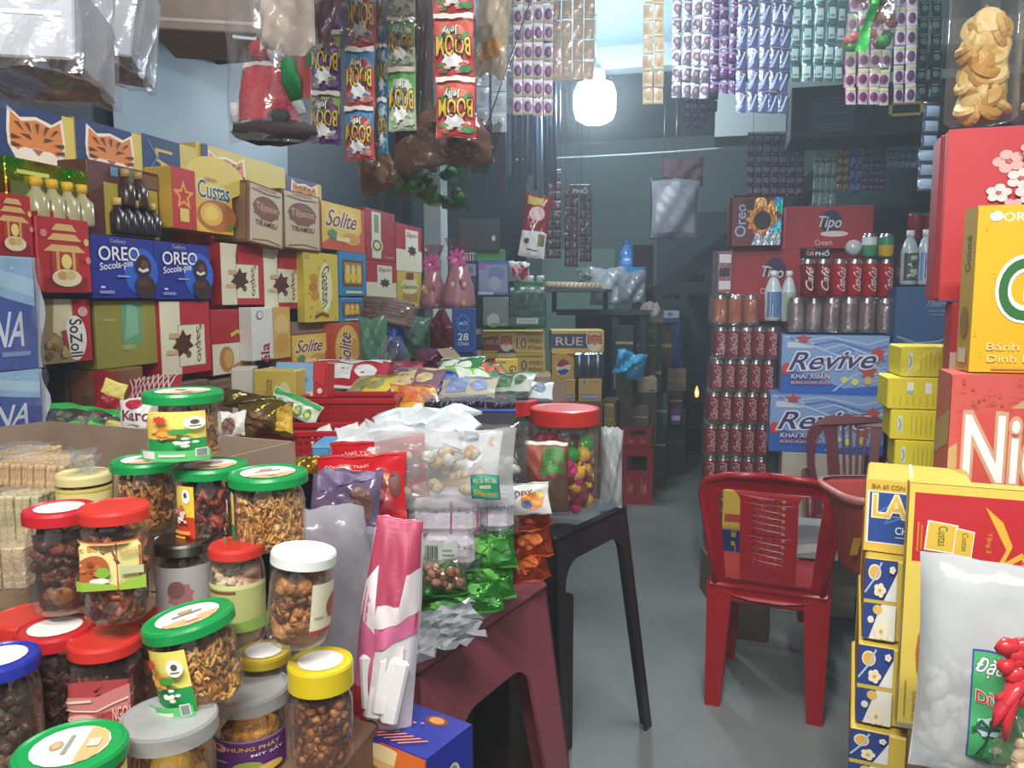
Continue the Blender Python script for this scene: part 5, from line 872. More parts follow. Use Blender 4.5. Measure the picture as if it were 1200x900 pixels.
# ================================================================ right side: drinks stack, chairs, near boxes
COKE = '#8f1a24'
def cokes(name, label, x0, x1, yt, yb, d, n, rows=1, c=COKE + ':shine', group='film wrapped packs of red cans in the left column', rz=6, depth=3, script=True, wrap='#e8e4ea:film', zb=None, top='#b8b4b4:metal', words='Coca-Cola'):
    xm = (x0 + x1) / 2; w_ = (x1 - x0) * d / FPX; loc = P(xm, yb, d); h_ = (yb - yt) * d / FPX; loc.z = loc.z if zb is None else zb
    o = empty(name, loc, R(rz)); tag(o, label, 'pack', group); r = w_ / n / 2; H = h_
    b = MB(); b.lathe([(r * .8, 0), (r * .94, H * .05), (r * .96, H * .09)], top, 12, True, False); b.lathe([(r * .96, H * .09), (r * .96, H * .86)], c, 12, False, False); b.lathe([(r * .96, H * .86), (r * .8, H * .96), (r * .82, H * .985), (r * .72, H * .98)], top, 12, False, True)
    if script: b.art(lambda u, v, t: ((r * .965 + t) * math.cos(R(-150 + 120 * u)), (r * .965 + t) * math.sin(R(-150 + 120 * u)), H * v), [('t', words, .5, .5, .62, .5, '#d8c4c4', 90, None, .2)], o0=.001)
    c0 = b.build('can', o); k0 = True
    for i in range(n):
        for j in range(depth):
            p = c0 if k0 else c0.copy()
            if not k0: col.objects.link(p); p.parent = o
            k0 = False; p.location = (-w_ / 2 + r * (2 * i + 1), r + 2 * r * j, 0)
    D = 2 * r * depth; f = MB()
    f.grid(lambda u, v: (-w_ / 2 + u * w_, -.004 + .004 * math.sin(u * n * 6.283) + .003 * wob(u, v, d), v * (H + .004)), n * 4, 6, wrap); f.grid(lambda u, v: (-w_ / 2 - .003, u * D, v * H), 4, 4, wrap); f.grid(lambda u, v: (w_ / 2 + .003, u * D, v * H), 4, 4, wrap); f.grid(lambda u, v: (-w_ / 2 + u * w_, v * D, H + .004 + .003 * wob(u, v, 4)), 6, 6, wrap)
    f.build('shrink_wrap', o); return o
# left column, bottom to top
d = 3.62; ztop = P(868, 383, d).z; hh = (P(868, 418, d).z) ; zz = ztop; k = 0
step = (P(868, 383, d).z - P(868, 538, d).z) / 4
names = ['top', 'second from the top', 'third from the top', 'fourth from the top', 'fifth from the top', 'sixth from the top', 'lowest of all']
nn = int(ztop / step)
for i in range(min(7, nn + 1)):
    zt = ztop - step * i; xo = (0, -3, -6, -8, -8, -6, -6)[i]
    if zt - step < 0: break
    cokes('can_pack', 'film wrapped pack of red cans in the left column, ' + names[i], 838 + xo, 912 + xo, 383, 383 + step * FPX / d, d, 5, zb=zt - step + .001)
zlow = ztop - step * min(7, nn)
if zlow > .02: o = box('carton', 'low carton on the floor under the left drinks column', 'carton', 832, 908, 690, 708, '#7a5a4a:card', d=d, dep=.2, zb=0, h=zlow - .002)
cokes('can_pack', 'small film wrapped pack of orange and red cans on the left drinks column', 836, 888, 345, 381, 3.64, 3, c='#b0603a:shine', zb=ztop + .006, group=None, script=False)
pack_top = box('printed_tray', 'silver black film pack standing upright at the left top of the drinks column', 'pack', 841, 858, 294, 344, '#b0848a:foil', d=3.66, dep=.1, art=[('r', .1, .1, .9, .3, '#d0c8cc'), ('r', .15, .4, .85, .6, '#3a3036'), ('r', .1, .72, .9, .92, '#d8d0d4')])
TIP = [('r', 0, 0, 1, 1, '#a01c2a'), ('e', .52, .62, .13, .28, '#2a1c48'), ('t', 'Tipo', .5, .58, .28, .34, '#d8d4d8', -8, '#3a2050', .15), ('e', .56, .34, .16, .07, '#d8d0c8'), ('t', 'Cream', .44, .14, .2, .12, '#d0c0b8')]
box('cracker_box', 'upper red cracker box with white name, right of the shiny printed box', 'box', 921, 1023, 241, 291, '#a01c2a', d=3.75, rz=6, dep=.1, art=TIP)
box('cracker_box', 'lower red cracker box with white name behind the two small bottles', 'box', 857, 960, 292, 376, '#a01c2a', d=3.78, rz=6, dep=.1, art=[('r', 0, 0, 1, 1, '#a01c2a'), ('e', .5, .72, .12, .17, '#2a1c48'), ('t', 'Tipo', .46, .66, .26, .2, '#d8d4d8', -8, '#3a2050', .15), ('t', 'C', .36, .42, .05, .08, '#d0c0b8')])
box('cracker_box', 'red box end right of the lower cracker box', 'box', 960, 1022, 292, 335, '#94192a', d=3.82, rz=6, dep=.1)
o = box('biscuit_tin', 'shiny holographic printed biscuit box with sideways name on top of the drinks', 'box', 855, 919, 228, 291, '#7a2a22:foil', d=3.7, rz=8, dep=.09, chamfer=.012, art=[('r', .05, .05, .95, .95, '#6f2420'), ('t', 'Oreo', .2, .52, .6, .2, '#b8bcd0', 80, '#2a2a6a'), ('e', .62, .56, .24, .26, '#c89a50:foil'), ('e', .6, .52, .14, .16, '#2c1a18'), ('s', .6, .54, .32, .34, '#b87a38:foil', 12, .72), ('e', .6, .52, .16, .18, '#2c1a18'), ('e', .36, .82, .09, .1, '#3a2420'), ('e', .56, .86, .11, .09, '#d8b070:foil'), ('e', .8, .8, .1, .1, '#d8a860:foil'), ('p', [(.8, .95), (.96, .95), (.96, .6), (.86, .7)], '#7fd0e0:holo'), ('p', [(.4, .06), (.5, .3), (.62, .2), (.75, .4), (.94, .48), (.94, .06)], '#cfd4dc:holo'), ('p', [(.7, .3), (.95, .6), (.95, .3)], '#8ad0e0:holo')])
# two small bottles, café label, cans and foil pack on the shelf of boxes
def bottle(name, label, cx, yt, yb, wpx, d, c, lab, capc='#d8dcdc', group=None, word='Revive', wc='#3a6a3a', lit=True):
    r = wpx * d / FPX / 2; h = (yb - yt) * d / FPX; o = empty(name, P(cx, yb, d), YAW); tag(o, label, 'bottle', group)
    MB().lathe([(r * .85, 0), (r, h * .03), (r, h * .3), (r * .93, h * .34), (r, h * .4), (r, h * .62), (r * .6, h * .82), (r * .38, h * .86), (r * .38, h * .9)], c, 16).build('bottle_body', o)
    MB().lathe([(r * .46, h * .88), (r * .46, h), (r * .4, h)], capc, 14).build('bottle_cap', o)
    MB().art(lambda u, v, t: ((r * 1.01 + t) * math.cos(R(-150 + 120 * u)), (r * 1.01 + t) * math.sin(R(-150 + 120 * u)), h * (.08 + .5 * v)), [('r', 0, 0, 1, 1, lab), ('t', word, .5, .5, .8, .5, wc, 90, '#d8dce0')], curved=10).build('paper_label', o); return o
SB = 'small sports drink bottles before the red cracker box'
bottle('drink_bottle', 'small pale bottle with blue label, left of the pair before the red cracker box', 905, 318, 376, 19, 3.6, '#c4ccd4:gloss', '#5a7ab0', group=SB, word='7', wc='#3a5a3a'); bottle('drink_bottle', 'small pale bottle with green name, right of the pair before the red cracker box', 923, 318, 377, 17, 3.6, '#c4ccd4:gloss', '#9ab0a0', group=SB)
shelf_z = P(985, 390, 3.45).z
cokes('can_pack', 'film wrapped foil topped pack of pink silver cans under the row of red cans', 926, 1044, 349, 390, 3.45, 6, c='#b09a98:foil', group=None, script=False, wrap='#e4e0e0:film', rz=2)
for i, (x, w1, c, wd, lab) in enumerate(((945, 17, '#6f1420', 'Café', 'first dark red can of the row, left end'), (963, 17, '#7a1622', 'Café', 'second dark red can of the row'), (982, 17, '#a01a26', 'Coca-Cola', 'third can of the row, bright red'), (1000, 17, '#a01a26', 'Coca-Cola', 'fourth can of the row, bright red'), (1018, 17, '#a01a26', 'Coca-Cola', 'fifth can of the row, bright red'), (1037, 17, '#a01a26', 'Coca-Cola', 'sixth can of the row, bright red, right end'))):
    dd = 3.45; r = w1 * dd / FPX / 2; H = 44 * dd / FPX; o = empty('drink_can', P(x, 348, dd), YAW); tag(o, lab + ' before the cracker boxes', 'can', 'row of six red cans')
    MB().lathe([(r * .8, 0), (r, H * .06), (r, H * .88)], c + ':shine', 16, True, False).build('can_body', o); MB().lathe([(r, H * .88), (r * .8, H * .97), (r * .84, H), (r * .76, H * .985)], '#b8b8b8:metal', 16, False, True).build('can_top', o)
    MB().art(lambda u, v, t: ((r + t) * math.cos(R(-150 + 120 * u)), (r + t) * math.sin(R(-150 + 120 * u)), H * v), [('t', wd, .5, .48, .6, .5, '#d8c8c8', 90, None, .2)], o0=.001).build('printed_name', o)
cf = box('drink_box', 'small black coffee label card standing on the two dark red cans', 'box', 942, 974, 290, 302, '#1c1a20', d=3.45, dep=.05, zb=P(958, 303, 3.45).z + .003, art=[('t', 'PHỐ', .68, .5, .5, .6, '#d8d8d8'), ('t', 'Café', .24, .45, .26, .4, '#c8a890'), ('r', .1, .8, .4, .86, '#c85a4a')])
o = MB().lathe([(.001, 0), (.03, .004), (.036, .03), (.03, .06), (.001, .064)], '#b0b4b8:shine', 14).build('film_bundle', None, P(998, 302, 3.5), (R(80), 0, 0)); tag(o, 'round clear film bundle lying on the third and fourth cans', 'film'); o.location.z += .036
for x, c1, c2, lab in ((1018, '#3a8a5a', '#c8cfd4', 'green and white can on top of the row of red cans, left'), (1038, '#c8a83a', '#3a8a6a', 'yellow and green can on top of the row of red cans, right')):
    dd = 3.47; r = 17 * dd / FPX / 2; H = 27 * dd / FPX; o = empty('drink_can', P(x, 302, dd), YAW); tag(o, lab, 'can'); o.location.z += .003
    MB().lathe([(r * .8, 0), (r, H * .08), (r, H * .5)], c1 + ':shine', 14, True, False).build('can_body', o); MB().lathe([(r, H * .5), (r, H * .84)], c2 + ':shine', 14, False, False).build('printed_band', o); MB().lathe([(r, H * .84), (r * .8, H * .96), (r * .84, H)], '#b8b8b8:metal', 14, False, True).build('can_top', o)
REV = [('r', 0, 0, 1, 1, '#7f9cc8'), ('p', [(0, 0), (1, 0), (1, .18), (.6, .1), (.3, .3), (0, .45)], '#2a5cb0'), ('r', .05, .78, .3, .88, '#c4ccd4')] + [('l', [(.02 + .05 * k + .9 * q, .98 - .1 * k * .3), (.2 + .1 * k, .9 - .07 * k), (.45 + .06 * k, .97 - .06 * k), (.8 + .03 * k, .85 - .1 * k), (.99, .95 - .12 * k)], .012 + .004 * (k % 2), ['#a9bfe0', '#4f74b8', '#b8cbe6', '#5f86c8', '#9ab4dc'][k % 5]) for k in range(6) for q in (0,)] + [('l', [(.5 + .02 * k, .05 + .03 * k), (.66 + .02 * k, .3 + .02 * k), (.82, .2 + .05 * k), (.97, .3 + .06 * k)], .01, '#a9c0e0') for k in range(4)] + \
    [('e', .05, .42, .05, .1, '#b8423a'), ('s', .9, .68, .07, .16, '#b8423a', 6, .6), ('s', .82, .4, .1, .14, '#b04a42', 5, .5), ('s', .2, .94, .08, .08, '#b8423a', 5, .5), ('e', .6, .25, .03, .055, '#c8d07a'), ('e', .7, .22, .035, .06, '#ccd47a'), ('e', .82, .24, .035, .06, '#d0b84a'), ('t', 'Revive', .5, .58, .78, .3, '#3a2f6e', 8, '#dfe4ee', .1), ('t', 'KHAI XUÂN', .28, .31, .36, .1, '#d8d4e0', 3, '#6a3a5a'), ('t', 'BÙNG HỨNG KHỞI', .28, .2, .36, .07, '#d8b0b0', 3, '#a03a44')]
zr = P(970, 532, 3.4).z
box('drink_carton', 'upper sky blue drink carton with big white edged dark name', 'carton', 912, 1045, 393, 461, '#6f8cc0', d=3.42, rz=0, dep=.28, art=REV, zb=P(970, 463, 3.4).z)
box('drink_carton', 'lower sky blue drink carton, name partly hidden by the maroon chair', 'carton', 902, 1036, 463, 532, '#6f8cc0', d=3.4, rz=0, dep=.28, art=REV, zb=zr)
box('carton', 'pale dusty carton under the lower sky blue drink carton', 'carton', 897, 1030, 534, 560, '#b0aa9c:card', d=3.42, rz=0, dep=.3, zb=.0, h=zr - .002, art=[('r', 0, .72, .2, .8, '#8a8478'), ('r', 0, .5, 1, .53, '#98907f')])
# navy gift box, bottles and cans right of the row
box('gift_box', 'tall dull navy gift box right of the sky blue cartons', 'box', 1048, 1124, 336, 442, '#33537e', d=3.3, rz=5, dep=.12, art=[('t', 'Thiên', .62, .82, .3, .07, '#8a94a8', 0, None, .2), ('r', .5, .73, .9, .74, '#7a88a0'), ('r', .55, .69, .9, .7, '#7a88a0'), ('l', [(.05, .45), (.35, .38), (.7, .4), (.98, .5)], .01, '#8a9cb8'), ('l', [(.15, .4), (.45, .34), (.8, .37)], .006, '#8a9cb8')])
bz = P(1086, 442, 3.3).z
box('carton', 'brown carton under the navy gift box', 'carton', 1048, 1124, 445, 470, '#75624c:card', d=3.32, rz=5, dep=.2, zb=0, h=bz - .002, art=[('r', 0, .5, 1, .54, '#927c60')])
NB2 = 'small bottles on the navy gift box'
bottle('drink_bottle', 'small clear bottle with black wrapped label on the navy gift box', 1064, 271, 334, 19, 3.36, '#a8b4bc:gloss', '#3a4238', group=NB2, word='Revive', wc='#8a9a6a'); bottle('drink_bottle', 'small clear bottle with blue label on the navy gift box', 1083, 270, 334, 19, 3.36, '#b4bec8:gloss', '#6a8ab8', group=NB2, word='7', wc='#2a4a8a')
for x, lab in ((1071, 'red can behind the small bottles, left'), (1088, 'red can behind the small bottles, right')):
    dd = 3.6; r = .029; H = 32 * dd / FPX; o = empty('drink_can', P(x, 281, dd), YAW); tag(o, lab, 'can', 'red cans behind the small bottles'); MB().lathe([(r * .8, 0), (r, .008), (r, H * .88)], '#8f1a28:shine', 14, True, False).build('can_body', o); MB().lathe([(r, H * .88), (r * .8, H)], '#b8b8b8:metal', 14, False, True).build('can_top', o)
o = box('shelf_carton', 'dull plum carton holding the two red cans up', 'carton', 1050, 1112, 284, 330, '#4a3038:card', d=3.7, rz=0, dep=.2, zb=0, h=P(1080, 282, 3.62).z, art=[('r', 0, .9, 1, .93, '#6a4a4a')])
# back filler: dark rack with more cartons below the cracker boxes
dr = empty('drinks_rack', P(985, 391, 3.75), 0); tag(dr, 'dark steel rack behind the sky blue cartons carrying cracker boxes and cans', 'rack'); zk = P(985, 391, 3.75).z
MB().box(-.5, .0, -.012, .25, .3, .0, '#2c3034:matte', .002).build('rack_shelf', dr)
for x in (-.49, .24):
    for y in (.01, .28): MB().box(x - .012, y - .012, -zk, x + .012, y + .012, .0, '#2c3034:matte').build('rack_post', dr)
# ================================================================ chairs
def holed_panel(outline, holes, fmap, th, c):
    loops = [[Vector((a, b, 0)) for a, b in outline]] + [[Vector((a, b, 0)) for a, b in h] for h in holes]
    pts = [p for l in loops for p in l]; tr = tessellate_polygon(loops); m = len(pts)
    vs = [fmap(p.x, p.y, 0) for p in pts] + [fmap(p.x, p.y, th) for p in pts]
    fs = [tuple(t) for t in tr] + [tuple(m + i for i in reversed(t)) for t in tr]; k = 0
    for l in loops:
        n = len(l); fs += [(k + i, k + (i + 1) % n, k + (i + 1) % n + m, k + i + m) for i in range(n)]; k += n
    return MB().add(vs, fs, c)
def dense(pts, step=.03):
    out = []
    for i, p in enumerate(pts):
        q = pts[(i + 1) % len(pts)]; n = max(1, int(math.hypot(q[0] - p[0], q[1] - p[1]) / step)); out += [(p[0] + (q[0] - p[0]) * k / n, p[1] + (q[1] - p[1]) * k / n) for k in range(n)]
    return out
def taper(x0, x1, z0, X0, X1, z1, y0, y1, Y0, Y1): return [(x0, y0, z0), (x1, y0, z0), (x1, y1, z0), (x0, y1, z0), (X0, Y0, z1), (X1, Y0, z1), (X1, Y1, z1), (X0, Y1, z1)]
HEX = [(0, 3, 2, 1), (4, 5, 6, 7), (0, 1, 5, 4), (1, 2, 6, 5), (2, 3, 7, 6), (3, 0, 4, 7)]
rc = '#a0141e:plastic'
fl, fr = P(845, 820, 2.74), P(945, 835, 2.655); cc = Vector(((fl.x + fr.x) / 2, (fl.y + fr.y) / 2, 0))
ch = empty('plastic_chair', cc, R(-8)); tag(ch, 'bright red plastic chair in the aisle seen from behind, perforated backrest with two arched slots', 'chair')
bend = lambda x, z, t: (x * 1.0, -.05 * (z - .42) / .4 - .03 + .9 * x * x + t, z)
top = [(.235 * math.cos(a), .757 + .072 * math.sin(a)) for a in [math.pi * k / 12 for k in range(13)]]
out = [(-.175, .40), (-.05, .385), (.05, .385), (.175, .40), (.20, .58), (.232, .74)] + [(q[0] * .995, q[1]) for q in top] + [(-.232, .74), (-.20, .58)]
out = [p for i, p in enumerate(out) if i == 0 or math.hypot(p[0] - out[i - 1][0], p[1] - out[i - 1][1]) > .004]
def slot(s): 
    ar = [(s * (.128 + .037 * math.cos(a)) + 0, .735 + .036 * math.sin(a)) for a in [math.pi * k / 8 for k in range(9)]]
    return ar + [(s * .091, .62), (s * .088, .455), (s * .138, .455), (s * .152, .62)]
holes = [slot(1), slot(-1)] + [[(x + .0068 * math.cos(a * math.pi / 3), z + .0068 * math.sin(a * math.pi / 3)) for a in range(6)] for x in (-.046, -.023, 0, .023, .046) for z in [.745 - .0225 * k for k in range(11)]]
holed_panel(dense(out), holes, bend, .012, rc).build('backrest', ch)
b = MB(); 
for s in (-1, 1): b.tube([bend(s * x, z, .004) for x, z in ((.172, .42), (.197, .58), (.226, .74), (.205, .792), (.13, .819), (.0, .83))], .011, rc, 8)
b.build('back_rim', ch, stuff=False)
MB().box(-.2, -.01, .405, .2, .35, .432, rc, .012).build('seat', ch)
MB().box(-.185, .0, .36, .185, .34, .406, rc, .006).build('seat_skirt', ch)
for sx in (-1, 1):
    for y0, y1, Y0, Y1 in ((-.05, .03, -.005, .085), (.34, .40, .26, .345)):
        w0, w1 = (.05, .085)
        xs = sorted((sx * .19, sx * (.19 - w0))); Xs = sorted((sx * .2, sx * (.2 - w1)))
        MB().add(taper(xs[0], xs[1], 0, Xs[0], Xs[1], .42, y0, y1 - .02, Y0, Y1), HEX, rc).build('leg', ch)
# maroon chair with slatted back
mc = '#6a2c36:plastic'
c2 = P(996, 640, 3.36); ch2 = empty('plastic_chair', (c2.x, c2.y, 0), R(180)); tag(ch2, 'maroon plastic armchair with slatted arched back before the sky blue cartons', 'chair')
arc = lambda w, z0, h, n=12: [(w * math.cos(math.pi * k / n), z0 + h * math.sin(math.pi * k / n)) for k in range(n + 1)]
o2 = [(-.15, .44), (.15, .44)] + [(.185, .70)] + arc(.19, .80, .115) + [(-.185, .70)]
h2 = []
for k in range(5):
    x0 = -.056 + .112 * k / 5; x1 = x0 + .014; s0 = 1.35; zt = .86 - 1.6 * (x0 + .008) ** 2
    h2.append([(x0 * .8, .5), (x1 * .8, .5), (x1 * s0, zt), (x0 * s0, zt)])
for s in (-1, 1): h2.append([(s * .085, .5), (s * .115, .5), (s * .155, .70), (s * .155, .80), (s * .12, .85), (s * .108, .80)])
holed_panel(dense(o2), h2, lambda x, z, t: (x, -.07 * (z - .42) / .4 + .8 * x * x + t, z), .012, mc).build('backrest', ch2)
MB().box(-.19, .0, .41, .19, .36, .435, mc, .012).build('seat', ch2)
for sx in (-1, 1):
    b = MB(); b.tube([(sx * .19, -.01, .66), (sx * .205, .12, .655), (sx * .205, .33, .64), (sx * .21, .38, .6), (sx * .2, .38, .44)], .016, mc, 8); b.build('armrest', ch2)
    for y0, y1 in ((.0, .05), (.34, .4)):
        xs = sorted((sx * .2, sx * .15)); MB().add(taper(xs[0], xs[1], 0, xs[0] - .01, xs[1] + .01, .42, y0 - .02, y1 - .02, y0, y1), HEX, mc).build('leg', ch2)
# things between the two chairs
box('carton', 'silver film covered carton seen through the right slot of the red chair', 'carton', 926, 985, 582, 622, '#9aa2a4:shine', d=2.9, rz=0, dep=.1, zb=.437, h=.13, art=[('p', [(.1, .1), (.9, .3), (.8, .5), (.2, .4)], '#c8cccc')])
box('sachet_box', 'yellow and blue beer pack seen through the left slot of the red chair', 'pack', 846, 874, 575, 660, '#c8a83a', d=3.2, rz=-6, dep=.12, zb=.30, art=[('r', 0, .0, 1, .5, '#2a3f78'), ('t', 'RUE', .5, .2, .8, .2, '#d8b84a', 90), ('r', .1, .6, .9, .7, '#a8362a')])
o = box('carton', 'dusty carton on the floor holding the yellow and blue pack', 'carton', 842, 902, 660, 720, '#6a5a50:card', d=3.22, rz=-6, dep=.1, zb=.0, h=.298, art=[('r', 0, .8, 1, .84, '#85735f')])
# translucent red bin right of the chairs
bn = empty('plastic_bin', P(1028, 668, 2.05), YAW); tag(bn, 'translucent pinkish red plastic bin right of the red chair', 'bin'); zz = bn.location.z
sq = lambda a, z: (abs(math.cos(a)) ** 4 + abs(math.sin(a)) ** 4) ** -.25 * .93
MB().lathe([(.0, .004), (.085, .004), (.092, .02), (.125, .205), (.131, .212), (.14, .214), (.14, .202), (.134, .2)], '#a8443e:plastic', 32, False, False, True, sq).build('bin_body', bn)
MB().lathe([(.136, .205), (.147, .205), (.147, .222), (.136, .222)], '#b87a74:plastic', 32, False, False, True, sq).build('bin_rim', bn)
MB().art(lambda u, v, t: (-.115 + .02 * u, -.09 - t - .02 * v, .07 + .05 * v), [('r', 0, 0, 1, 1, '#c8982f')]).build('sticker', bn)
o = box('stool_box', 'dark box on the floor under the red bin', 'box', 1040, 1078, 670, 760, '#2c2c2e:matte', d=2.0, rz=14.6, dep=.1, zb=0, h=zz - .002, art=[('r', .1, .8, .9, .82, '#44484a')])
# ================================================================ near goods on the right
CZ = .80
ct2 = MB().box(.34, .62, CZ - .025, 1.1, 1.75, CZ, '#6a5846:matte', .004).build('side_table'); tag(ct2, 'side table carrying the near boxes at the right edge', 'table')
for x in (.4, 1.06):
    for y in (.68, 1.71): MB().box(x - .025, y - .025, 0, x + .025, y + .025, CZ - .025, '#4c3d30:matte', .003).build('leg', ct2)
def lux(k): # blossom print
    A = [('r', 0, .5, 1, 1, '#2a4180'), ('p', [(.62, .5), (1, .5), (1, .86)], '#dcdcd8'), ('e', .3, .84, .2, .1, '#e0d8c0'), ('e', .3, .84, .165, .08, '#d8ac48'), ('l', [(.02, .58), (.3, .76), (.5, .97)], .012, '#a8bcd8')] + [('e', .48 + .11 * math.cos(a), .63 + .05 * math.sin(a), .085, .042, '#e4d8b8') for a in [1.26 * i for i in range(5)]] + [('e', .48, .63, .05, .025, '#c8a060')] + [('e', .84 + .055 * math.cos(a), .9 + .027 * math.sin(a), .045, .022, '#e0dccc') for a in [1.26 * i for i in range(5)]]
    B = [('r', 0, .03, 1, .47, '#2a4180'), ('p', [(.35, .03), (1, .47), (1, .03)], '#dcd8c8'), ('p', [(.55, .47), (1, .47), (1, .03), (.2, .03)], '#dedcd2'), ('e', .44, .4, .15, .06, '#d8b45a'), ('e', .24, .27, .1, .045, '#dfd8c4')] + [('e', .58 + .14 * math.cos(a), .14 + .06 * math.sin(a), .11, .055, '#e6dcc0') for a in [1.26 * i + .4 for i in range(5)]] + [('e', .58, .14, .06, .03, '#c8a878')]
    return [('r', 0, 0, 1, 1, '#c9b04a')] + [(i[0],) + tuple(i[1:]) for i in A + B]
def scal(art, k): # squeeze art into the left share k of a wider face
    out = []
    for i in art:
        i = list(i)
        if i[0] == 'r': i[1] *= k; i[3] *= k
        elif i[0] in 'es': i[1] *= k; i[3] *= k
        elif i[0] in 'pl': i[1] = [(a * k, b) for a, b in i[1]]
        elif i[0] == 't': i[2] *= k; i[4] *= k
        out.append(tuple(i))
    return out
LA = [('r', .0, 0, 1, 1, '#d2b24a'), ('r', .02, .12, 1, .84, '#dfe0e0'), ('r', .04, .135, 1, .825, '#2a4a92'), ('l', [(.08, .5), (.3, .72), (.2, .4), (.5, .6)], .02, '#4a78b8'), ('l', [(.4, .3), (.6, .55), (.9, .5)], .025, '#4a78b8'), ('t', 'LARUE', .5, .64, .84, .3, '#dcb84a', 0, '#f0e4c0'), ('r', .2, .5, 1, .51, '#8aa8d0'), ('t', 'CHAI LON', .5, .32, .4, .1, '#d8dce4'), ('r', .3, .22, .7, .23, '#d8dce4'), ('t', 'BIA 60 CON 4', .24, .91, .36, .06, '#8a6a2a')]
GX = 'yellow and navy blossom cartons stacked at the right'
zt = P(1035, 566, .95).z
box('beer_carton', 'yellow and navy beer carton with big gold letters, on top of the blossom cartons', 'carton', 1013, 1140, 566, 655, '#d2b24a', d=.955, rz=-11, dep=.27, art=LA, zb=P(1035, 655, .95).z, left=[('r', 0, 0, 1, 1, '#cfa84a'), ('r', .1, .15, .9, .3, '#c05a3a')], top=[('r', .42, 0, .45, 1, '#e0d8c0')])
for k, (x0, yt, yb, lab) in enumerate(((1012, 656, 757, 'blossom printed yellow and navy carton, upper of three'), (1004, 758, 856, 'blossom printed yellow and navy carton, middle of three'), (994, 857, 958, 'blossom printed yellow and navy carton, lowest, cut by the bottom edge'))):
    z1 = P(1035, yt, .95).z; z0 = max(P(1035, yb, .95).z, CZ + .001); zn = P(1035, yb + 1, .95).z
    box('beer_carton', lab, 'carton', x0, 1100, yt, yb, '#cdb44a', d=.95 - .002 * k, rz=-9, dep=.27, art=scal(lux(k), .44), zb=z0 + .001, h=z1 - z0 - .002, group=GX, left=[('r', 0, 0, 1, 1, '#c9a248'), ('r', .55, .2, .8, .8, '#b8583a'), ('r', .2, .1, .5, .9, '#d8c060')])
pk = lambda cu, cv, ru, rv, s: [('p', [(cu - ru, cv - rv), (cu + ru * .8, cv - rv * 1.1), (cu + ru, cv + rv * .8), (cu - ru * .85, cv + rv)], '#e6dfd2'), ('p', [(cu - ru * .9, cv - rv * .9), (cu + ru * .72, cv - rv), (cu + ru * .9, cv + rv * .72), (cu - ru * .76, cv + rv * .9)], '#d6b040'), ('t', 'Custas', cu + ru * .1, cv, rv * 1.3, ru * .55, '#5a6a2a', -80)]
CB = [('r', 0, 0, 1, 1, '#d8c056'), ('r', .03, .69, 1, .965, '#b8242a'), ('p', [(.4, .93), (.62, .80), (.96, .93), (.72, .77), (.72, .62), (.6, .74), (.46, .67), (.52, .77)], '#d8aa38'), ('p', [(.485, .89), (.6, .815), (.84, .885), (.685, .775), (.675, .68), (.6, .765), (.515, .72), (.55, .785)], '#b8242a'), ('t', 'Tặng 2', .43, .79, .08, .03, '#c8902f', -90), ('t', '1 bánh', .62, .72, .06, .04, '#c8902f', -90)] + pk(.18, .80, .088, .06, 1) + pk(.3, .785, .055, .055, 1) + [('r', .05, .73, .062, .85, '#c8702f'), ('r', .07, .74, .08, .84, '#c8702f'), ('e', .22, .32, .14, .2, '#a8602a'), ('e', .25, .33, .11, .16, '#d8a848'), ('e', .3, .36, .1, .12, '#e0bc6a'), ('t', '17 PACKS', .09, .1, .12, .03, '#a8882f', 90), ('r', .03, .05, .036, .2, '#9a7a30'), ('r', 0, 0, 1, .02, '#8f8f86')]
box('cake_box', 'large yellow egg cake box with red top panel and star outline, at the right', 'box', 1058, 1290, 574, 872, '#d8c056', d=.875, rz=-7, dep=.07, art=CB, left=[('r', 0, 0, 1, 1, '#c8aa4a')], top=[('r', 0, 0, 1, 1, '#cfb24a')])
o = box('carton', 'brown carton hidden under the large yellow egg cake box', 'carton', 1062, 1280, 874, 960, '#7a6448:card', d=.88, rz=-7, dep=.07, zb=CZ + .001, h=P(1170, 874, .875).z - CZ - .004)
NI = [('r', 0, 0, 1, 1, '#c2524a'), ('p', [(0, 0), (.0, .35), (.5, .85), (1, 1), (1, .62), (.4, .3), (.2, 0)], '#b89a68'), ('p', [(.06, .0), (.05, .6), (.3, .72), (1, .74), (1, 0)], '#c24a44'), ('t', 'Nice', .44, .36, .68, .57, '#e6e4e2', 0, '#c89a7a')] + [('e', .05 + .9 * random.random(), .72 + .26 * random.random(), .008, .012, '#b04840') for _ in range(40)]
box('cookie_box', 'salmon red embossed biscuit box with big white letters, right edge', 'box', 1112, 1310, 441, 578, '#c2524a', d=1.0, rz=-4, dep=.09, art=NI, left=[('r', 0, 0, 1, 1, '#b0604a'), ('p', [(0, .2), (1, .4), (1, .7), (0, .5)], '#a8905a')])
GOU = [('r', 0, 0, 1, 1, '#dcae14'), ('t', 'ORION', .235, .93, .23, .05, '#ece4d2', 0), ('e', .085, .935, .033, .03, '#ece4d2'), ('t', 'Gouté', .55, .5, .86, .36, '#2f6a34', 0, '#ecebe0'), ('t', 'Bánh Quy', .24, .15, .33, .06, '#e0cc88'), ('t', 'Dinh Dưỡng', .27, .08, .38, .06, '#e0cc88'), ('r', .1, .02, .6, .035, '#c8a040')] + [('e', random.random(), random.random(), .006, .004, '#b88a10') for _ in range(18)]
box('cookie_box', 'tall bright yellow cookie box with big white edged green letters, right edge', 'box', 1141, 1400, 238, 438, '#dcae14', d=1.0, rz=2, dep=.05, art=GOU, left=[('r', 0, 0, 1, 1, '#b0923a'), ('t', 'Gouté', .5, .72, .22, .4, '#4a5a38', 90), ('e', .5, .3, .3, .1, '#8a6a34'), ('r', .2, .05, .8, .14, '#c8c0a8')])
BLO = []
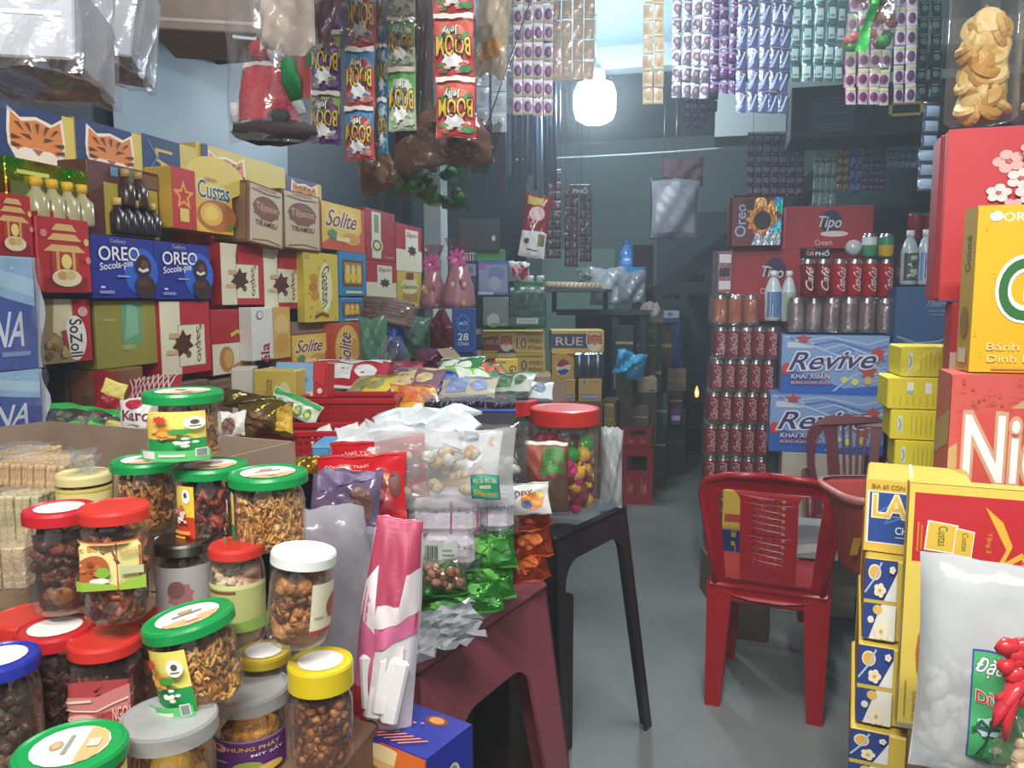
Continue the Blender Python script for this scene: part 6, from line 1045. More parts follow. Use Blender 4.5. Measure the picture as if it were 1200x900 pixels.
for cx, cy, s in ((.55, .8, .05), (.62, .7, .045), (.5, .62, .04), (.68, .62, .05), (.58, .54, .035), (.74, .76, .05), (.66, .86, .035), (.8, .6, .05)):
    cx -= .2
    BLO += [('e', cx + s * 1.1 * math.cos(1.26 * i + cx * 9), cy + s * .8 * math.sin(1.26 * i + cx * 9), s * .75, s * .55, '#d8a8a4' if int(cx * 100) % 3 else '#e0d0cc') for i in range(5)] + [('e', cx, cy, s * .3, s * .22, '#c8604a')]
RG = [('r', 0, 0, 1, 1, '#bb2c34'), ('l', [(.5, .5), (.62, .62), (.85, .8)], .01, '#8a4a3a'), ('e', .95, .6, .18, .14, '#d0a868')] + BLO + [('e', .17, .36, .05, .025, '#c45a52'), ('e', .17, .36, .035, .018, '#bb2c34')]
box('gift_box', 'large red gift box with printed pale blossoms, right edge', 'box', 1106, 1320, 146, 352, '#bb2c34', d=1.16, rz=-3, dep=.02, art=RG, lift=0); rb = box('gift_box', 'base of the large red gift box showing at its left side', 'box', 1098, 1312, 152, 352, '#94202a', d=1.185, rz=-3, dep=.06)
box('gift_box', 'red box edge standing behind the yellow cookie box', 'box', 1114, 1300, 354, 440, '#b0303a', d=1.17, rz=-3, dep=.05, art=[('r', .0, .0, .05, .3, '#c8b0a0')])
# tall clear tubes of cookies on the red gift box
def cookie_tube(label, cx, d, wpx, yb, H, seed):
    r = wpx * d / FPX / 2; o = empty('cookie_tube', P(cx, yb, d), YAW); tag(o, label, 'jar', 'tall clear cookie tubes')
    MB().lathe([(r * .9, 0), (r, .004), (r, H)], '#e9e6dc:jar', 26, True, False).build('jar_body', o); MB().lathe([(r * 1.02, H), (r * 1.02, H + .02), (.001, H + .02)], '#c23030:plastic', 26, True, False).build('lid', o)
    rn = random.Random(seed); c0 = None
    for k in range(42):
        a = R(-90) + rn.uniform(-1.6, 1.6); z = .012 + (H - .045) * (k + .5) / 42 * .84
        if c0 is None: c0 = {}
        q = k % 3
        if q not in c0:
            m = MB(); m.lathe([(.001, -.006), (.019, -.005), (.0225, 0), (.019, .006), (.010, .0075), (.001, .006)], ('#d8b36c:paper', '#c2934a:paper', '#e0c488:paper')[q], 14, smooth=False); c0[q] = m.build('cookie', o); p = c0[q]
        else: p = c0[q].copy(); col.objects.link(p); p.parent = o
        p.location = ((r - .027) * math.cos(a), (r - .027) * math.sin(a), z); p.rotation_euler = (rn.uniform(.6, 1.9), rn.uniform(-.4, .4), a + math.pi / 2 + rn.uniform(-.4, .4))
    MB().lathe([(r * .35, .004), (r * .4, H * .7), (.001, H * .86)], '#b98a52:paper', 14).build('inner_cookies', o)
cookie_tube('tall clear tube of round golden cookies on the red gift box', 1148, 1.2, 76, 143, .2, 1); cookie_tube('second cookie tube at the very right edge of the photo', 1229, 1.19, 76, 141, .2, 2)
# stack of small yellow boxes
GY = 'small yellow boxes stacked beside the salmon red box'
YB_ = [('r', .02, .02, .98, .98, '#d2c62f'), ('r', .13, .25, .2, .8, '#c8d8d4'), ('l', [(.15, .3), (.18, .5), (.15, .7)], .012, '#5a9ab0')] + [('r', .35 + .08 * k, .2, .365 + .08 * k, .8, '#a8a03a') for k in range(6)]
for x0, x1, yt, yb, lab, rz in ((1056, 1122, 406, 442, 'topmost small yellow box in glossy film', 2), (1040, 1116, 443, 480, 'second small yellow box from the top, with two white marks', 0), (1043, 1114, 477, 516, 'third small yellow box from the top', -3), (1048, 1112, 513, 552, 'lowest small yellow box of the stack', -4)):
    art = YB_ if 'two white' not in lab else [('r', .02, .02, .98, .98, '#cfc22e'), ('r', .3, .5, .4, .85, '#dcdcd0'), ('r', .58, .5, .68, .85, '#dcdcd0'), ('r', .3, .5, .4, .6, '#8ab0c0')] + [('r', .1 + .1 * k, .12, .11 + .1 * k, .42, '#a8a03a') for k in range(8)]
    o = box('sweet_box', lab, 'box', x0, x1, yt, yb, '#cfc22e', d=1.36, rz=rz, dep=.09, art=art, group=GY)
    if 'film' in lab: dm = o['dims']; MB().grid(lambda u, v: ((u - .5) * dm[0] * 1.02, -.004 + .003 * wob(u, v, 5), dm[2] * (v * 1.04 - .02)), 10, 6, '#f0f0e0:film').build('film_wrap', o)
zy = P(1080, 553, 1.36).z
o = box('tile_box', 'grey box with white crossing lines under the small yellow boxes', 'box', 1046, 1120, 553, 640, '#6d7270', d=1.34, rz=-4, dep=.12, zb=CZ + .001, h=zy - CZ - .003, top=[('r', .0, .3, 1, .33, '#c8c8c4')], art=[('r', .2, 0, .23, 1, '#c8c8c4'), ('r', 0, .9, 1, .93, '#c8c8c4')])
o = MB().box(.25, .64, CZ + .001, .5, .79, P(1160, 921, .74).z - .004, '#7a6448:card', .004).build('carton'); tag(o, 'small brown carton under the clear bags at the lower right corner', 'carton'); MB().box(.34, .639, CZ + .03, .38, .64, CZ + .1, '#97805f').build('tape', o)
# clear bags at the lower right corner
def coco(o, S, w, h, t):
    rn = random.Random(6); b = MB(); st = random.getstate(); random.seed(6)
    for _ in range(60):
        u, v = rn.uniform(.1, .9), rn.uniform(.03, .5); p = S(u, v, -rn.uniform(.5, 1.3) * t * .5); b.blob(p, (.016, .003, .008), '#cfcdc4:paper', 6, 4, .2, Matrix.Rotation(rn.uniform(0, 3), 3, 'Y'))
    random.setstate(st); b.build('coconut_slices', o, stuff=True)
CARD = [('r', 0.33, 0.17, 0.8508, 0.65, '#2f4a9a'), ('r', 0.3393, 0.1777, 0.8508, 0.6423, '#49a868'), ('t', 'Đặc Sản', 0.516, 0.5828, 0.32, 0.07, '#e6e8e4', -6, '#3a6a50', 0.15), ('t', 'Dừa non', 0.5346, 0.4676, 0.34, 0.055, '#c23a34', -4, '#e0d8cc'), ('t', 'Sấy', 0.7206, 0.506, 0.1, 0.04, '#c8603a'), ('s', 0.4602, 0.3428, 0.1, 0.05, '#c0d4e0', 7, 0.8), ('l', [(0.3858, 0.2084), (0.4323, 0.266), (0.4602, 0.3332)], 0.006, '#2a4a34'), ('l', [(0.4602, 0.3332), (0.5346, 0.3428), (0.5718, 0.3284)], 0.008, '#23603a'), ('l', [(0.4602, 0.3332), (0.512, 0.3703), (0.538, 0.3491)], 0.008, '#23603a'), ('l', [(0.4602, 0.3332), (0.458, 0.3812), (0.4569, 0.3572)], 0.008, '#23603a'), ('l', [(0.4602, 0.3332), (0.4053, 0.3687), (0.3779, 0.3479)], 0.008, '#23603a'), ('l', [(0.4602, 0.3332), (0.3859, 0.3444), (0.3487, 0.3296)], 0.008, '#23603a'), ('s', 0.4137, 0.1988, 0.07, 0.02, '#2a6a40', 7, 0.6), ('e', 0.4974, 0.2468, 0.04, 0.014, '#d8dcd0')]
pouch('sweet_bag', 'clear zip bag of white coconut slices with green card, lower right corner', 'bag', 1160, 920, 172, 268, .74, '#d9dcdd:veil', .06, .003, rz=-14, rx=0, art=CARD, contents=coco, e=.3, back='#c4c8ca:gloss')
pouch('sweet_bag', 'clear tied bag of beige pieces at the bottom right corner, red ribbon on it', 'bag', 1196, 945, 70, 110, .68, '#e6e0d4:film', .05, .004, contents=lumps(['#cdb89a', '#d8c8b0', '#c0a888'], 40, .008, 'beige_pieces'), neck=.6)
rbn = MB(); rp = [P(1200, 742, .67), P(1192, 775, .665), P(1186, 800, .665)]
rn = random.Random(2)
for k in range(16):
    a = P(1186 + rn.uniform(-8, 22), 750 + k * 4.5 + rn.uniform(-6, 6), .665); rbn.blob(a, (.009 * rn.uniform(.7, 1.3), .006, .008), '#c23038:gloss', 7, 5, .2)
for x1, y1, x2, y2 in ((1182, 820, 1164, 852), (1186, 820, 1178, 868), (1190, 812, 1172, 838)):
    rbn.tube([P(x1 + 6, y1 - 16, .665), P(x1, y1, .662), P((x1 + x2) / 2 - 2, (y1 + y2) / 2, .66), P(x2, y2, .66)], [.007, .006, .005, .002], '#b8303a:gloss', 6)
o = rbn.build('ribbon'); tag(o, 'crinkled red ribbon bow on the tied bag at the right edge', 'ribbon')
# ================================================================ hanging goods
ROD = '#8a8f92:metal'
def rod(name, label, p0, p1, r=.008):
    p0, p1 = Vector(p0), Vector(p1); o = MB().tube([p0, p1], r, ROD, 8).build(name); tag(o, label, 'rod')
    for t in (.08, .92): q = p0.lerp(p1, t); MB().tube([q, (q.x, q.y, ZC)], .003, ROD, 5).build('hanger_wire', o)
    return o
def sachet_mesh(w_, h_, style):
    c, kind, prints = style
    b = MB(); S = lambda u, v, t: ((u - .5) * w_, -(.16 * w_) * max(0, math.sin(math.pi * u)) ** .6 * max(0, math.sin(math.pi * v)) ** .6 - t, (v - 1) * h_)
    b.grid(lambda u, v: S(u * .94 + .03, v * .96 + .02, 0), 4, 4, c + ':' + kind); b.art(S, prints, curved=3, o0=.0008); return b
STY = {
 'purple_photo': ('#c4bccb', 'shine', [('r', .04, .8, .96, .98, '#d8d4dc'), ('e', .5, .46, .36, .3, '#5a3a60'), ('e', .58, .46, .2, .18, '#8a5a80'), ('r', .06, .06, .94, .16, '#b8b07a'), ('r', .0, .0, .05, 1, '#b04a8a')]),
 'beige': ('#b8a898', 'shine', [('r', .1, .5, .9, .56, '#c8a090'), ('e', .5, .3, .28, .12, '#c8b4a4')]),
 'mint': ('#a8b4bc', 'shine', [('e', .5, .5, .24, .22, '#8a90a0'), ('r', .1, .8, .9, .86, '#c0ccd0')]),
 'gold': ('#b4a78e', 'shine', [('e', .5, .55, .3, .25, '#a08c70'), ('r', .1, .1, .9, .2, '#cfc4a8')]),
 'silver': ('#a9a9bb', 'foil', [('e', .5, .5, .34, .26, '#75687f'), ('r', .12, .76, .88, .9, '#c8c6d4'), ('e', .5, .5, .16, .12, '#a89ab0')]),
 'violet': ('#6d5f88', 'foil', [('r', .1, .6, .9, .8, '#8a7aa4'), ('e', .5, .35, .3, .2, '#5a3a6a')]),
 'diag': ('#7484ac', 'foil', [('p', [(.1, .1), (.3, .1), (.9, .85), (.7, .85)], '#aeb8d0'), ('p', [(.3, .05), (.9, .05), (.9, .6)], '#4a5a90'), ('r', .0, .97, 1, 1.0, '#a86a7a')]),
 'teal': ('#7fa9aa', 'foil', [('r', .2, .2, .8, .8, '#a8c0c4'), ('r', .28, .3, .72, .42, '#5f8a90'), ('r', .0, 0, .07, 1, '#2f9a8a')]),
 'plum': ('#c8c2c4', 'shine', [('e', .48, .42, .38, .26, '#7a2f66'), ('e', .55, .42, .2, .15, '#5a1f4a'), ('r', .05, .76, .95, .92, '#b8c080'), ('r', 0, 0, .07, 1, '#a8488a')]),
 'blackcurrant': ('#b4a8bc', 'shine', [('e', .5, .4, .36, .28, '#4a2a50'), ('r', .1, .76, .9, .9, '#98a86a')]),
 'dark_green': ('#24423f', 'foil', [('e', .5, .5, .3, .2, '#4a6a64'), ('r', .2, .8, .8, .88, '#5a7a70')]),
 'dark_purple': ('#4d3d5e', 'foil', [('e', .5, .5, .34, .3, '#8a7a98')]),
 'green_small': ('#6d918c', 'foil', [('r', .15, .15, .85, .85, '#86a8a4')]),
 'gold_small': ('#8a7a4a', 'foil', [('e', .5, .5, .3, .3, '#a8966a')]),
 'blue_small': ('#3f5aa0', 'foil', [('r', .2, .3, .8, .8, '#7a90c4')]),
 'slate': ('#6a7a94', 'foil', [('r', .15, .15, .85, .85, '#8496ac')])}
_sm = {}
def sheet(label, x0, x1, y0, y1, cols, rows, d, style, rz=14.6, stuff=False, ry=0, group='sheets of sachets hung over the aisle'):
    w_ = (x1 - x0) * d / FPX / cols; h_ = (y1 - y0) * d / FPX / rows; xm = (x0 + x1) / 2
    o = empty('sachet_sheet', P(xm, y0, d), R(rz), 0, R(ry)); tag(o, label, 'sachets', group)
    proto = sachet_mesh(w_, h_, STY[style])
    if stuff:
        b = MB(); b.mats = list(proto.mats)
        for i in range(cols):
            for j in range(rows):
                n = len(b.V); off = Vector(((i + .5 - cols / 2) * w_, random.uniform(-.002, .002), -j * h_)); b.V += [tuple(Vector(v) + off) for v in proto.V]; b.F += [tuple(x + n for x in f) for f in proto.F]; b.I += proto.I; b.S += proto.S
        b.build('small_sachets', o, stuff=True)
    else:
        s0 = proto.build('sachet', o); first = True
        for i in range(cols):
            for j in range(rows):
                p = s0 if first else s0.copy()
                if not first: col.objects.link(p); p.parent = o
                first = False; p.location = ((i + .5 - cols / 2) * w_, .012 * math.sin(i * 1.3 + j * .5), -j * h_); p.rotation_euler = (random.uniform(-.14, .14), random.uniform(-.02, .02), random.uniform(-.16, .16))
    c = MB(); c.tube([(-w_ * cols / 2, 0, .004), (w_ * cols / 2, 0, .004)], .003, '#8a8a8a:metal', 5); zt = min(ZC, o.location.z + .5)
    for q in (-.4, .4): c.tube([(q * w_ * cols, 0, 0), (q * w_ * cols, 0, ZC - o.location.z)], .0015, '#8a8a8a:metal', 4)
    c.build('hanging_wire', o); return o
sheet('white and purple photo sachet sheet left of the bulb, four columns', 601, 649, -60, 130, 4, 9, 3.1, 'purple_photo')
sheet('pale beige sachet sheet just above the bulb', 645, 698, -50, 90, 4, 6, 3.3, 'beige')
sheet('narrow pale blue sachet strip beside the watermelon pouches, longest', 575, 594, -40, 150, 1, 8, 3.0, 'mint')
sheet('narrow pale blue sachet strip left of the white and purple sheet', 593, 607, -40, 128, 1, 7, 3.15, 'mint')
sheet('thin grey white sachet strip behind the watermelon pouches', 557, 573, -40, 142, 1, 8, 3.2, 'mint')
sheet('gold and white double sachet strip right of the bulb', 755, 780, -56, 118, 2, 9, 2.9, 'gold')
sheet('silver sachet sheet with round mauve marks, four columns', 790, 836, -60, 110, 4, 9, 3.0, 'silver')
sheet('violet sachet sheet between the silver and the blue sheet', 835, 868, -50, 106, 3, 9, 3.05, 'violet')
sheet('blue silver sachet sheet with diagonal stripes, five columns', 867, 931, -50, 128, 5, 7, 3.0, 'diag')
sheet('shiny teal sachet sheet right of the blue silver sheet', 930, 995, -40, 92, 5, 6, 3.05, 'teal')
sheet('magenta and white fruit sachet sheet below the hanging toy bag', 996, 1049, -30, 119, 4, 7, 2.8, 'plum')
sheet('double strip of blackcurrant sachets beside the dark green strip', 1054, 1079, -40, 116, 2, 7, 2.75, 'blackcurrant')
sheet('dark green sachet strips next to the cookie tube', 1080, 1108, -40, 112, 2, 8, 2.9, 'dark_green')
sheet('dark purple sachet sheet low, left of the mint one, seven columns', 876, 944, 156, 228, 7, 6, 4.1, 'dark_purple', stuff=True)
sheet('mint green small sachet sheet under the dark rack', 955, 983, 152, 240, 4, 5, 4.0, 'green_small', stuff=True)
sheet('gold small sachet strip under the dark rack', 983, 998, 152, 222, 2, 7, 4.0, 'gold_small', stuff=True)
sheet('bright blue small sachet strip under the dark rack', 998, 1012, 150, 226, 2, 5, 4.0, 'blue_small', stuff=True)
sheet('dark purple small sachet sheet right of the bright blue strip', 1013, 1040, 148, 222, 4, 9, 4.02, 'dark_purple', stuff=True)
sheet('slate blue small sachet sheet at the right under the dark rack', 1041, 1080, 146, 196, 5, 5, 3.95, 'slate', stuff=True)
sheet('dark violet strip hanging low behind the silver sheet', 802, 828, 100, 148, 3, 5, 4.2, 'dark_purple', stuff=True)
sheet('blue grey strip of small pouches beside the large red gift box', 1081, 1104, 122, 222, 1, 6, 2.6, 'slate')
sheet('dark teal strip hanging low right of the violet strip', 828, 842, 104, 130, 1, 2, 4.1, 'dark_green')
# coffee sachet strips near the counter
STY['black'] = ('#2a2628', 'shine', [('e', .5, .4, .3, .24, '#7a3a34'), ('r', .1, .75, .9, .9, '#5a5458')])
sheet('black coffee sachet strip with red marks left of the counter lamp cord', 662, 678, 222, 312, 2, 9, 4.3, 'black'); sheet('black coffee sachet strip, right of the red marked one', 680, 694, 226, 306, 2, 8, 4.4, 'black'); sheet('long black sachet strip hanging behind the white labelled pack', 640, 658, 200, 302, 2, 9, 4.6, 'black')
tg = box('hanging_card', 'black header card with white word above the coffee sachets', 'card', 668, 692, 216, 229, '#25252a', d=4.28, dep=.006, art=[('t', 'PHỐ', .5, .5, .7, .6, '#d0d4d8')]); MB().tube([(0, .003, tg['dims'][2]), (0, .003, ZC - tg.location.z)], .0015, '#8a8a8a:metal', 4).build('hanging_wire', tg)
hp_ = pouch('hanging_pack', 'red and white hanging pack with white label and code square', 'pack', 622, 302, 32, 72, 3.4, '#7a2230:shine', .05, .004, ry=8, art=[('r', .02, .0, .98, .42, '#cfd2d4'), ('r', .66, .2, .92, .38, '#6a6a48'), ('e', .25, .26, .1, .05, '#404448'), ('r', .3, .12, .7, .14, '#50545a'), ('e', .5, .7, .3, .12, '#c8b0b4'), ('r', .1, .84, .7, .97, '#b09a3a')])
MB().tube([(0, 0, hp_.data.vertices[0].co.z + .26), (-.04, 0, ZC - hp_.location.z)], .002, '#8a8a8a:metal', 4).build('hanging_wire', hp_)
# long incense like streamers behind the watermelon pouches
SG = 'long thin wrapped sticks hanging behind the sachets'
rn = random.Random(9); ordn = 'first second third fourth fifth sixth seventh eighth ninth tenth eleventh twelfth thirteenth fourteenth fifteenth sixteenth seventeenth'.split()
for k in range(17):
    x = 566 + k * 5.2 + rn.uniform(-1.5, 1.5); yb = rn.choice([205, 222, 236, 214, 228]); d = 4.6 + rn.uniform(-.1, .1); a, b_ = P(x, -30, d), P(x + rn.uniform(-2, 2), yb, d)
    c = ['#26364a', '#2f4258', '#1f2c40', '#34485e', '#5a2c3a', '#28405a', '#8aa4b4'][k % 7]
    o = MB().tube([(a.x, a.y, ZC - .001), a, b_], [.004, .014, .014], c + ':shine', 5).build('wrapped_stick'); tag(o, 'long thin wrapped stick in the curtain left of the bulb, ' + ordn[k] + ' from the left', 'stick', SG)
# ---------------- near left: sachet strips of jelly pouches hung upside down
def boom(bg, c1, c2, c3): return [('r', .02, .02, .98, .98, bg), ('p', [(.02, .66), (.98, .56), (.98, .98), (.02, .98)], c1)] + food(.5, .72, .42, .2, [c2, c3], 8, int(len(bg) + ord(bg[2]))) + [('e', .5, .72, .3, .08, c2), ('e', .2, .6, .12, .07, c3), ('e', .8, .62, .1, .08, c3)] + food(.5, .16, .42, .14, [c2, c3, c1, '#d8c8c0'], 14, 3) + [('s', .48, .25, .28, .13, '#e4e4e6', 7, .75), ('t', 'BOOM', .5, .47, .86, .3, '#dcb83a', 180, '#3a2a28'), ('t', 'Jelly', .42, .7, .4, .15, '#e4e4e0', 180, '#2a6a3a'), ('r', .02, .9, .98, .99, '#d8d0c8')]
def strip(label, cx, tops, wpx, d, pal_, ry=0):
    z0 = tops[0]; o = empty('jelly_strip', P(cx[0], tops[0], d), YAW, 0, R(ry)); tag(o, label, 'pouches', 'strips of jelly pouches hung upside down')
    w_ = wpx * d / FPX
    for k in range(len(tops) - 1):
        h_ = (tops[k + 1] - tops[k]) * d / FPX; S0 = pouch_surface(w_, h_, .03, .0025, k + w_ * 99, .6)
        q = P(cx[k + 1], tops[k + 1], d); lx = (q - o.location).dot(Vector((math.cos(YAW), math.sin(YAW), 0))); zz = q.z - o.location.z
        S = lambda u, v, t, side=1: (lambda p: (p[0] + lx, p[1], p[2] + zz))(S0(u, v, t, side))
        b = MB(); b.grid(lambda u, v: S(u, v, 0), 12, 12, pal_[0] + ':gloss'); b.grid(lambda u, v: S(u, v, 0, -1), 12, 12, '#b8b4b4:gloss', flip=True); p = b.build('jelly_pouch', o)
        MB().art(lambda u, v, t: S(u, v, t), boom(*pal_), curved=12, o0=.001).build('printed_front', p)
    c = MB(); c.tube([(0, .004, 0), (0, .004, ZC - o.location.z)], .0015, '#8a8a8a:metal', 4); c.build('hanging_wire', o)
strip('strip of red watermelon jelly pouches, in front of the brown film', (530, 531, 531, 533), (-56, 15, 87, 157), 49, 1.62, ('#b8323a', '#c85a4a', '#d8705a', '#3f8a4a'))
strip('strip of purple grape jelly pouches beside the red costume bag', (384, 384, 383, 383), (-34, 34, 104, 165), 38, 1.68, ('#5a3a78', '#86a04a', '#6a2a4a', '#7a5a98'), 2)
strip('strip of blue edged peach jelly pouches right of the grape strip', (424, 424, 422, 421), (-20, 54, 122, 184), 36, 1.64, ('#b8504a', '#3a86b4', '#a82c3a', '#c87a6a'), 1)
strip('blue jelly strip turned edge on behind the peach strip', (447, 446, 447, 446), (-20, 50, 112, 176), 12, 1.7, ('#4a90b8', '#3a80b0', '#a8c0cc', '#3a6a90'))
strip('pale green jelly strip turned to show its white back', (470, 470, 469, 469), (-40, 20, 76, 149), 34, 1.66, ('#a8b49a', '#5fae48', '#d0d4cc', '#b8c4b0'))
# film wrapped red costume
sb = P(322, 172, 1.42)
cs = empty('costume_bag', sb, YAW); tag(cs, 'clear bag holding a red costume with white trim and green sleeve', 'bag')
def bump(cx, cz, rx, ry_, rz_, c, seed, tilt=0):
    b = MB(); st = random.getstate(); random.seed(seed); b.blob((cx, 0, cz), (rx, ry_, rz_), c, 14, 10, .06, Matrix.Rotation(R(tilt), 3, 'Y')); random.setstate(st); return b
k_ = 1.42 / FPX
b = MB(); b.grid(lambda u, v: ((u - .5) * k_ * (74 - 16 * v) - 6 * k_, -.035 * math.sin(math.pi * u) ** .6 - .004 * wob(u, v, 2), k_ * (26 + 60 * v)), 12, 10, '#b3202a:cloth'); b.build('red_jacket', cs)
b = MB(); b.grid(lambda u, v: ((u - .5) * k_ * 56 - 6 * k_, -.022 * math.sin(math.pi * u) ** .6 - .004 * wob(u, v, 2), k_ * (86 + 7 * v)), 12, 2, '#c8c8c4:cloth'); b.build('white_trim', cs)
b = MB(); b.tube([(24 * k_, -.04, 88 * k_), (30 * k_, -.048, 66 * k_), (34 * k_, -.04, 46 * k_)], [.012, .017, .010], '#167a3c:cloth', 9); b.build('green_sleeve', cs)
b = MB(); b.tube([(34 * k_, -.04, 46 * k_), (39 * k_, -.036, 32 * k_)], [.010, .008], '#d0d0d0:cloth', 8); b.build('white_cuff', cs)
b = MB(); b.tube([(-42 * k_, -.02, 46 * k_), (-40 * k_, -.02, 24 * k_)], [.008, .008], '#d0d0d0:cloth', 8); b.build('white_cuff', cs)
b = MB(); b.blob((4 * k_, -.02, 14 * k_), (50 * k_, .045, 15 * k_), '#2c1c1c:cloth', 14, 8, .08); b.build('dark_shoes', cs)
b = MB(); b.blob((14 * k_, -.045, 27 * k_), (13 * k_, .015, 10 * k_), '#2a2a2c:cloth', 8, 6, .1); b.build('black_belt', cs)
b = MB(); b.blob((12 * k_, -.02, 104 * k_), (14 * k_, .02, 16 * k_), '#c4c4c8:cloth', 9, 7, .1); b.blob((-10 * k_, -.015, 104 * k_), (14 * k_, .02, 13 * k_), '#a02430:cloth', 9, 7, .1); b.build('folded_hat', cs)
b = MB(); b.box(36 * k_, -.04, 50 * k_, 50 * k_, -.034, 96 * k_, '#b8302c:gloss'); b.box(46 * k_, -.041, 84 * k_, 52 * k_, -.035, 98 * k_, '#1f7a48:gloss'); b.build('card_insert', cs)
b = MB(); b.grid(lambda u, v: ((u - .5) * k_ * 106 * (1 - .75 * max(0, v - .6) * 1.6), -.058 * (math.sin(math.pi * u) ** .5) * (1 - .5 * v) + .006 * wob(u, v, 6), k_ * 260 * v), 18, 24, '#e0e0e4:film'); b.build('film_bag', cs)
MB().tube([(0, 0, k_ * 250), (0, 0, ZC - sb.z)], .003, '#8a8a8a:metal', 5).build('hanging_wire', cs)
# other hanging film bags
def hang(name, label, cat, cx, yb, wpx, hpx, d, c, t, wr, ry=0, contents=None, art=(), group=None, neck=.7):
    o = pouch(name, label, cat, cx, yb, wpx, hpx, d, c, t, wr, ry=ry, contents=contents, art=art, group=group, neck=neck, e=.45)
    MB().tube([(0, 0, hpx * d / FPX * .97), (0, 0, ZC - o.location.z)], .002, '#8a8a8a:metal', 4).build('hanging_wire', o); return o
FB = 'film bags hanging at the top between costume and watermelon pouches'
hang('film_bag', 'bunched clear film hanging above the red costume', 'bag', 338, 60, 66, 110, 1.24, '#b8aca0:haze', .06, .012, neck=-.2, group=FB)
hang('film_bag', 'dark reddish film bag right of the bunched clear film', 'bag', 372, 46, 26, 90, 1.42, '#4a343a:gloss', .05, .012, 18, neck=0, group=FB)
hang('film_bag', 'brownish translucent film bag above the jelly strips', 'bag', 430, 54, 130, 110, 1.56, '#8a7a78:film', .08, .016, neck=-.1, group=FB)
hang('film_bag', 'smoky brown film strip beside the watermelon strip', 'bag', 497, 158, 24, 220, 1.75, '#4f4240:haze', .04, .008, neck=0, group=FB)
hang('film_bag', 'brown translucent bag below the watermelon strip', 'bag', 520, 196, 118, 70, 1.76, '#6a4c40:haze', .1, .014, contents=lumps(['#7a5a42', '#5f4634', '#8a6a4a'], 30, .014, 'dried_goods'))
leafy = lumps(['#2f8a3a', '#4a5a3a', '#3fae4a', '#5a4a3a', '#27402c'], 40, .016, 'green_snacks')
hang('snack_bag', 'clear bag of green wrapped snacks hanging over the box wall', 'bag', 503, 240, 96, 72, 1.95, '#9ab09a:film', .1, .012, 6, leafy, neck=.3)
hang('snack_bag', 'clear brown bag left of the green wrapped snacks', 'bag', 448, 226, 46, 56, 2.1, '#8a6a50:haze', .07, .012, -14, lumps(['#9a5a2a', '#b8702f', '#7a4a2c'], 18, .012, 'dried_goods'), neck=.3)
hang('snack_bag', 'clear bag with amber edges right of the watermelon strip', 'bag', 572, 90, 40, 110, 1.9, '#a89a80:haze', .05, .012, 6, art=[('p', [(.2, .1), (.8, .2), (.8, .4), (.2, .3)], '#a87a3a')], neck=0)
hang('snack_bag', 'narrow clear bag with dark red label right of the green snacks', 'bag', 552, 200, 40, 60, 2.0, '#8a7a84:film', .05, .01, 20, lumps(['#6a3a48', '#5a4a5a'], 12, .012, 'dried_goods'), neck=.2)
hang('toy_bag', 'clear bag of green and brown toys hanging before the teal sheet', 'bag', 1012, 78, 62, 120, 2.2, '#ccd4d4:film', .1, .014, 10, lumps(['#1f9a3a', '#8a5a34', '#2c3430', '#a8403a', '#34405a'], 26, .02, 'plastic_toys'), art=[('p', [(.22, .1), (.4, .1), (.42, .6), (.26, .6)], '#1f9a3a')], neck=-.1)
hang('plastic_bag', 'white folded shirt pack in clear film hanging at the back', 'pack', 790, 278, 56, 66, 5.2, '#5c5b61:cloth', .08, .008, art=[('r', .08, .08, .92, .86, '#66656b'), ('l', [(.5, .1), (.52, .7)], .006, '#66646a'), ('r', .4, .7, .58, .95, '#77767c')], neck=0)
hang('plastic_bag', 'dark film around the folded shirt pack at the back', 'bag', 776, 280, 30, 70, 5.3, '#4a545c:film', .06, .014, neck=0)
hang('plastic_bag', 'dull red bundle hanging high at the back', 'bag', 800, 216, 50, 30, 5.4, '#4a2c34:cloth', .1, .02, neck=0)
# ---------------- top left: shelf brackets, cartons in film
w0_, w1_ = pal(152, 38, XL + .03), pal(257, 62, XL + .03)
sh = empty('overhead_shelf', (XL, (w0_.y + w1_.y) / 2, w1_.z), 0); tag(sh, 'dark overhead shelf board on the left wall', 'shelf'); zb_ = sh.location; hl_ = (w1_.y - w0_.y) / 2
MB().box(0, -hl_, .0, .46, hl_, .03, '#1d2a2c:matte', .003).build('shelf_board', sh)
for q in (-1, 1): MB().box(0, q * hl_ * .9 - .012, -.05, .3, q * hl_ * .9 + .012, 0, '#182324:matte', .003).build('shelf_bracket', sh)
pc = box('carton', 'brown carton hung in front of the dark overhead shelf, seen from below', 'carton', 172, 298, -60, 36, '#7b6f66:card', d=1.55, rz=24, dep=.2, art=[('r', 0, .1, 1, .14, '#8f8478')], zb=None)
MB().tube([(0, .1, .1), (0, .1, ZC - pc.location.z)], .003, '#8a8a8a:metal', 5).build('hanging_wire', pc)
o = box('paper_sheet', 'white folded paper hanging from the carton on the overhead shelf', 'paper', 272, 300, 6, 46, '#cfd2d4', d=1.58, rz=30, dep=.004, art=[('p', [(0, 0), (1, .2), (1, .3), (0, .1)], '#b8bcc0')]); o.parent = pc; o.matrix_parent_inverse = pc.matrix_basis.inverted(); del o['category']; del o['dims']
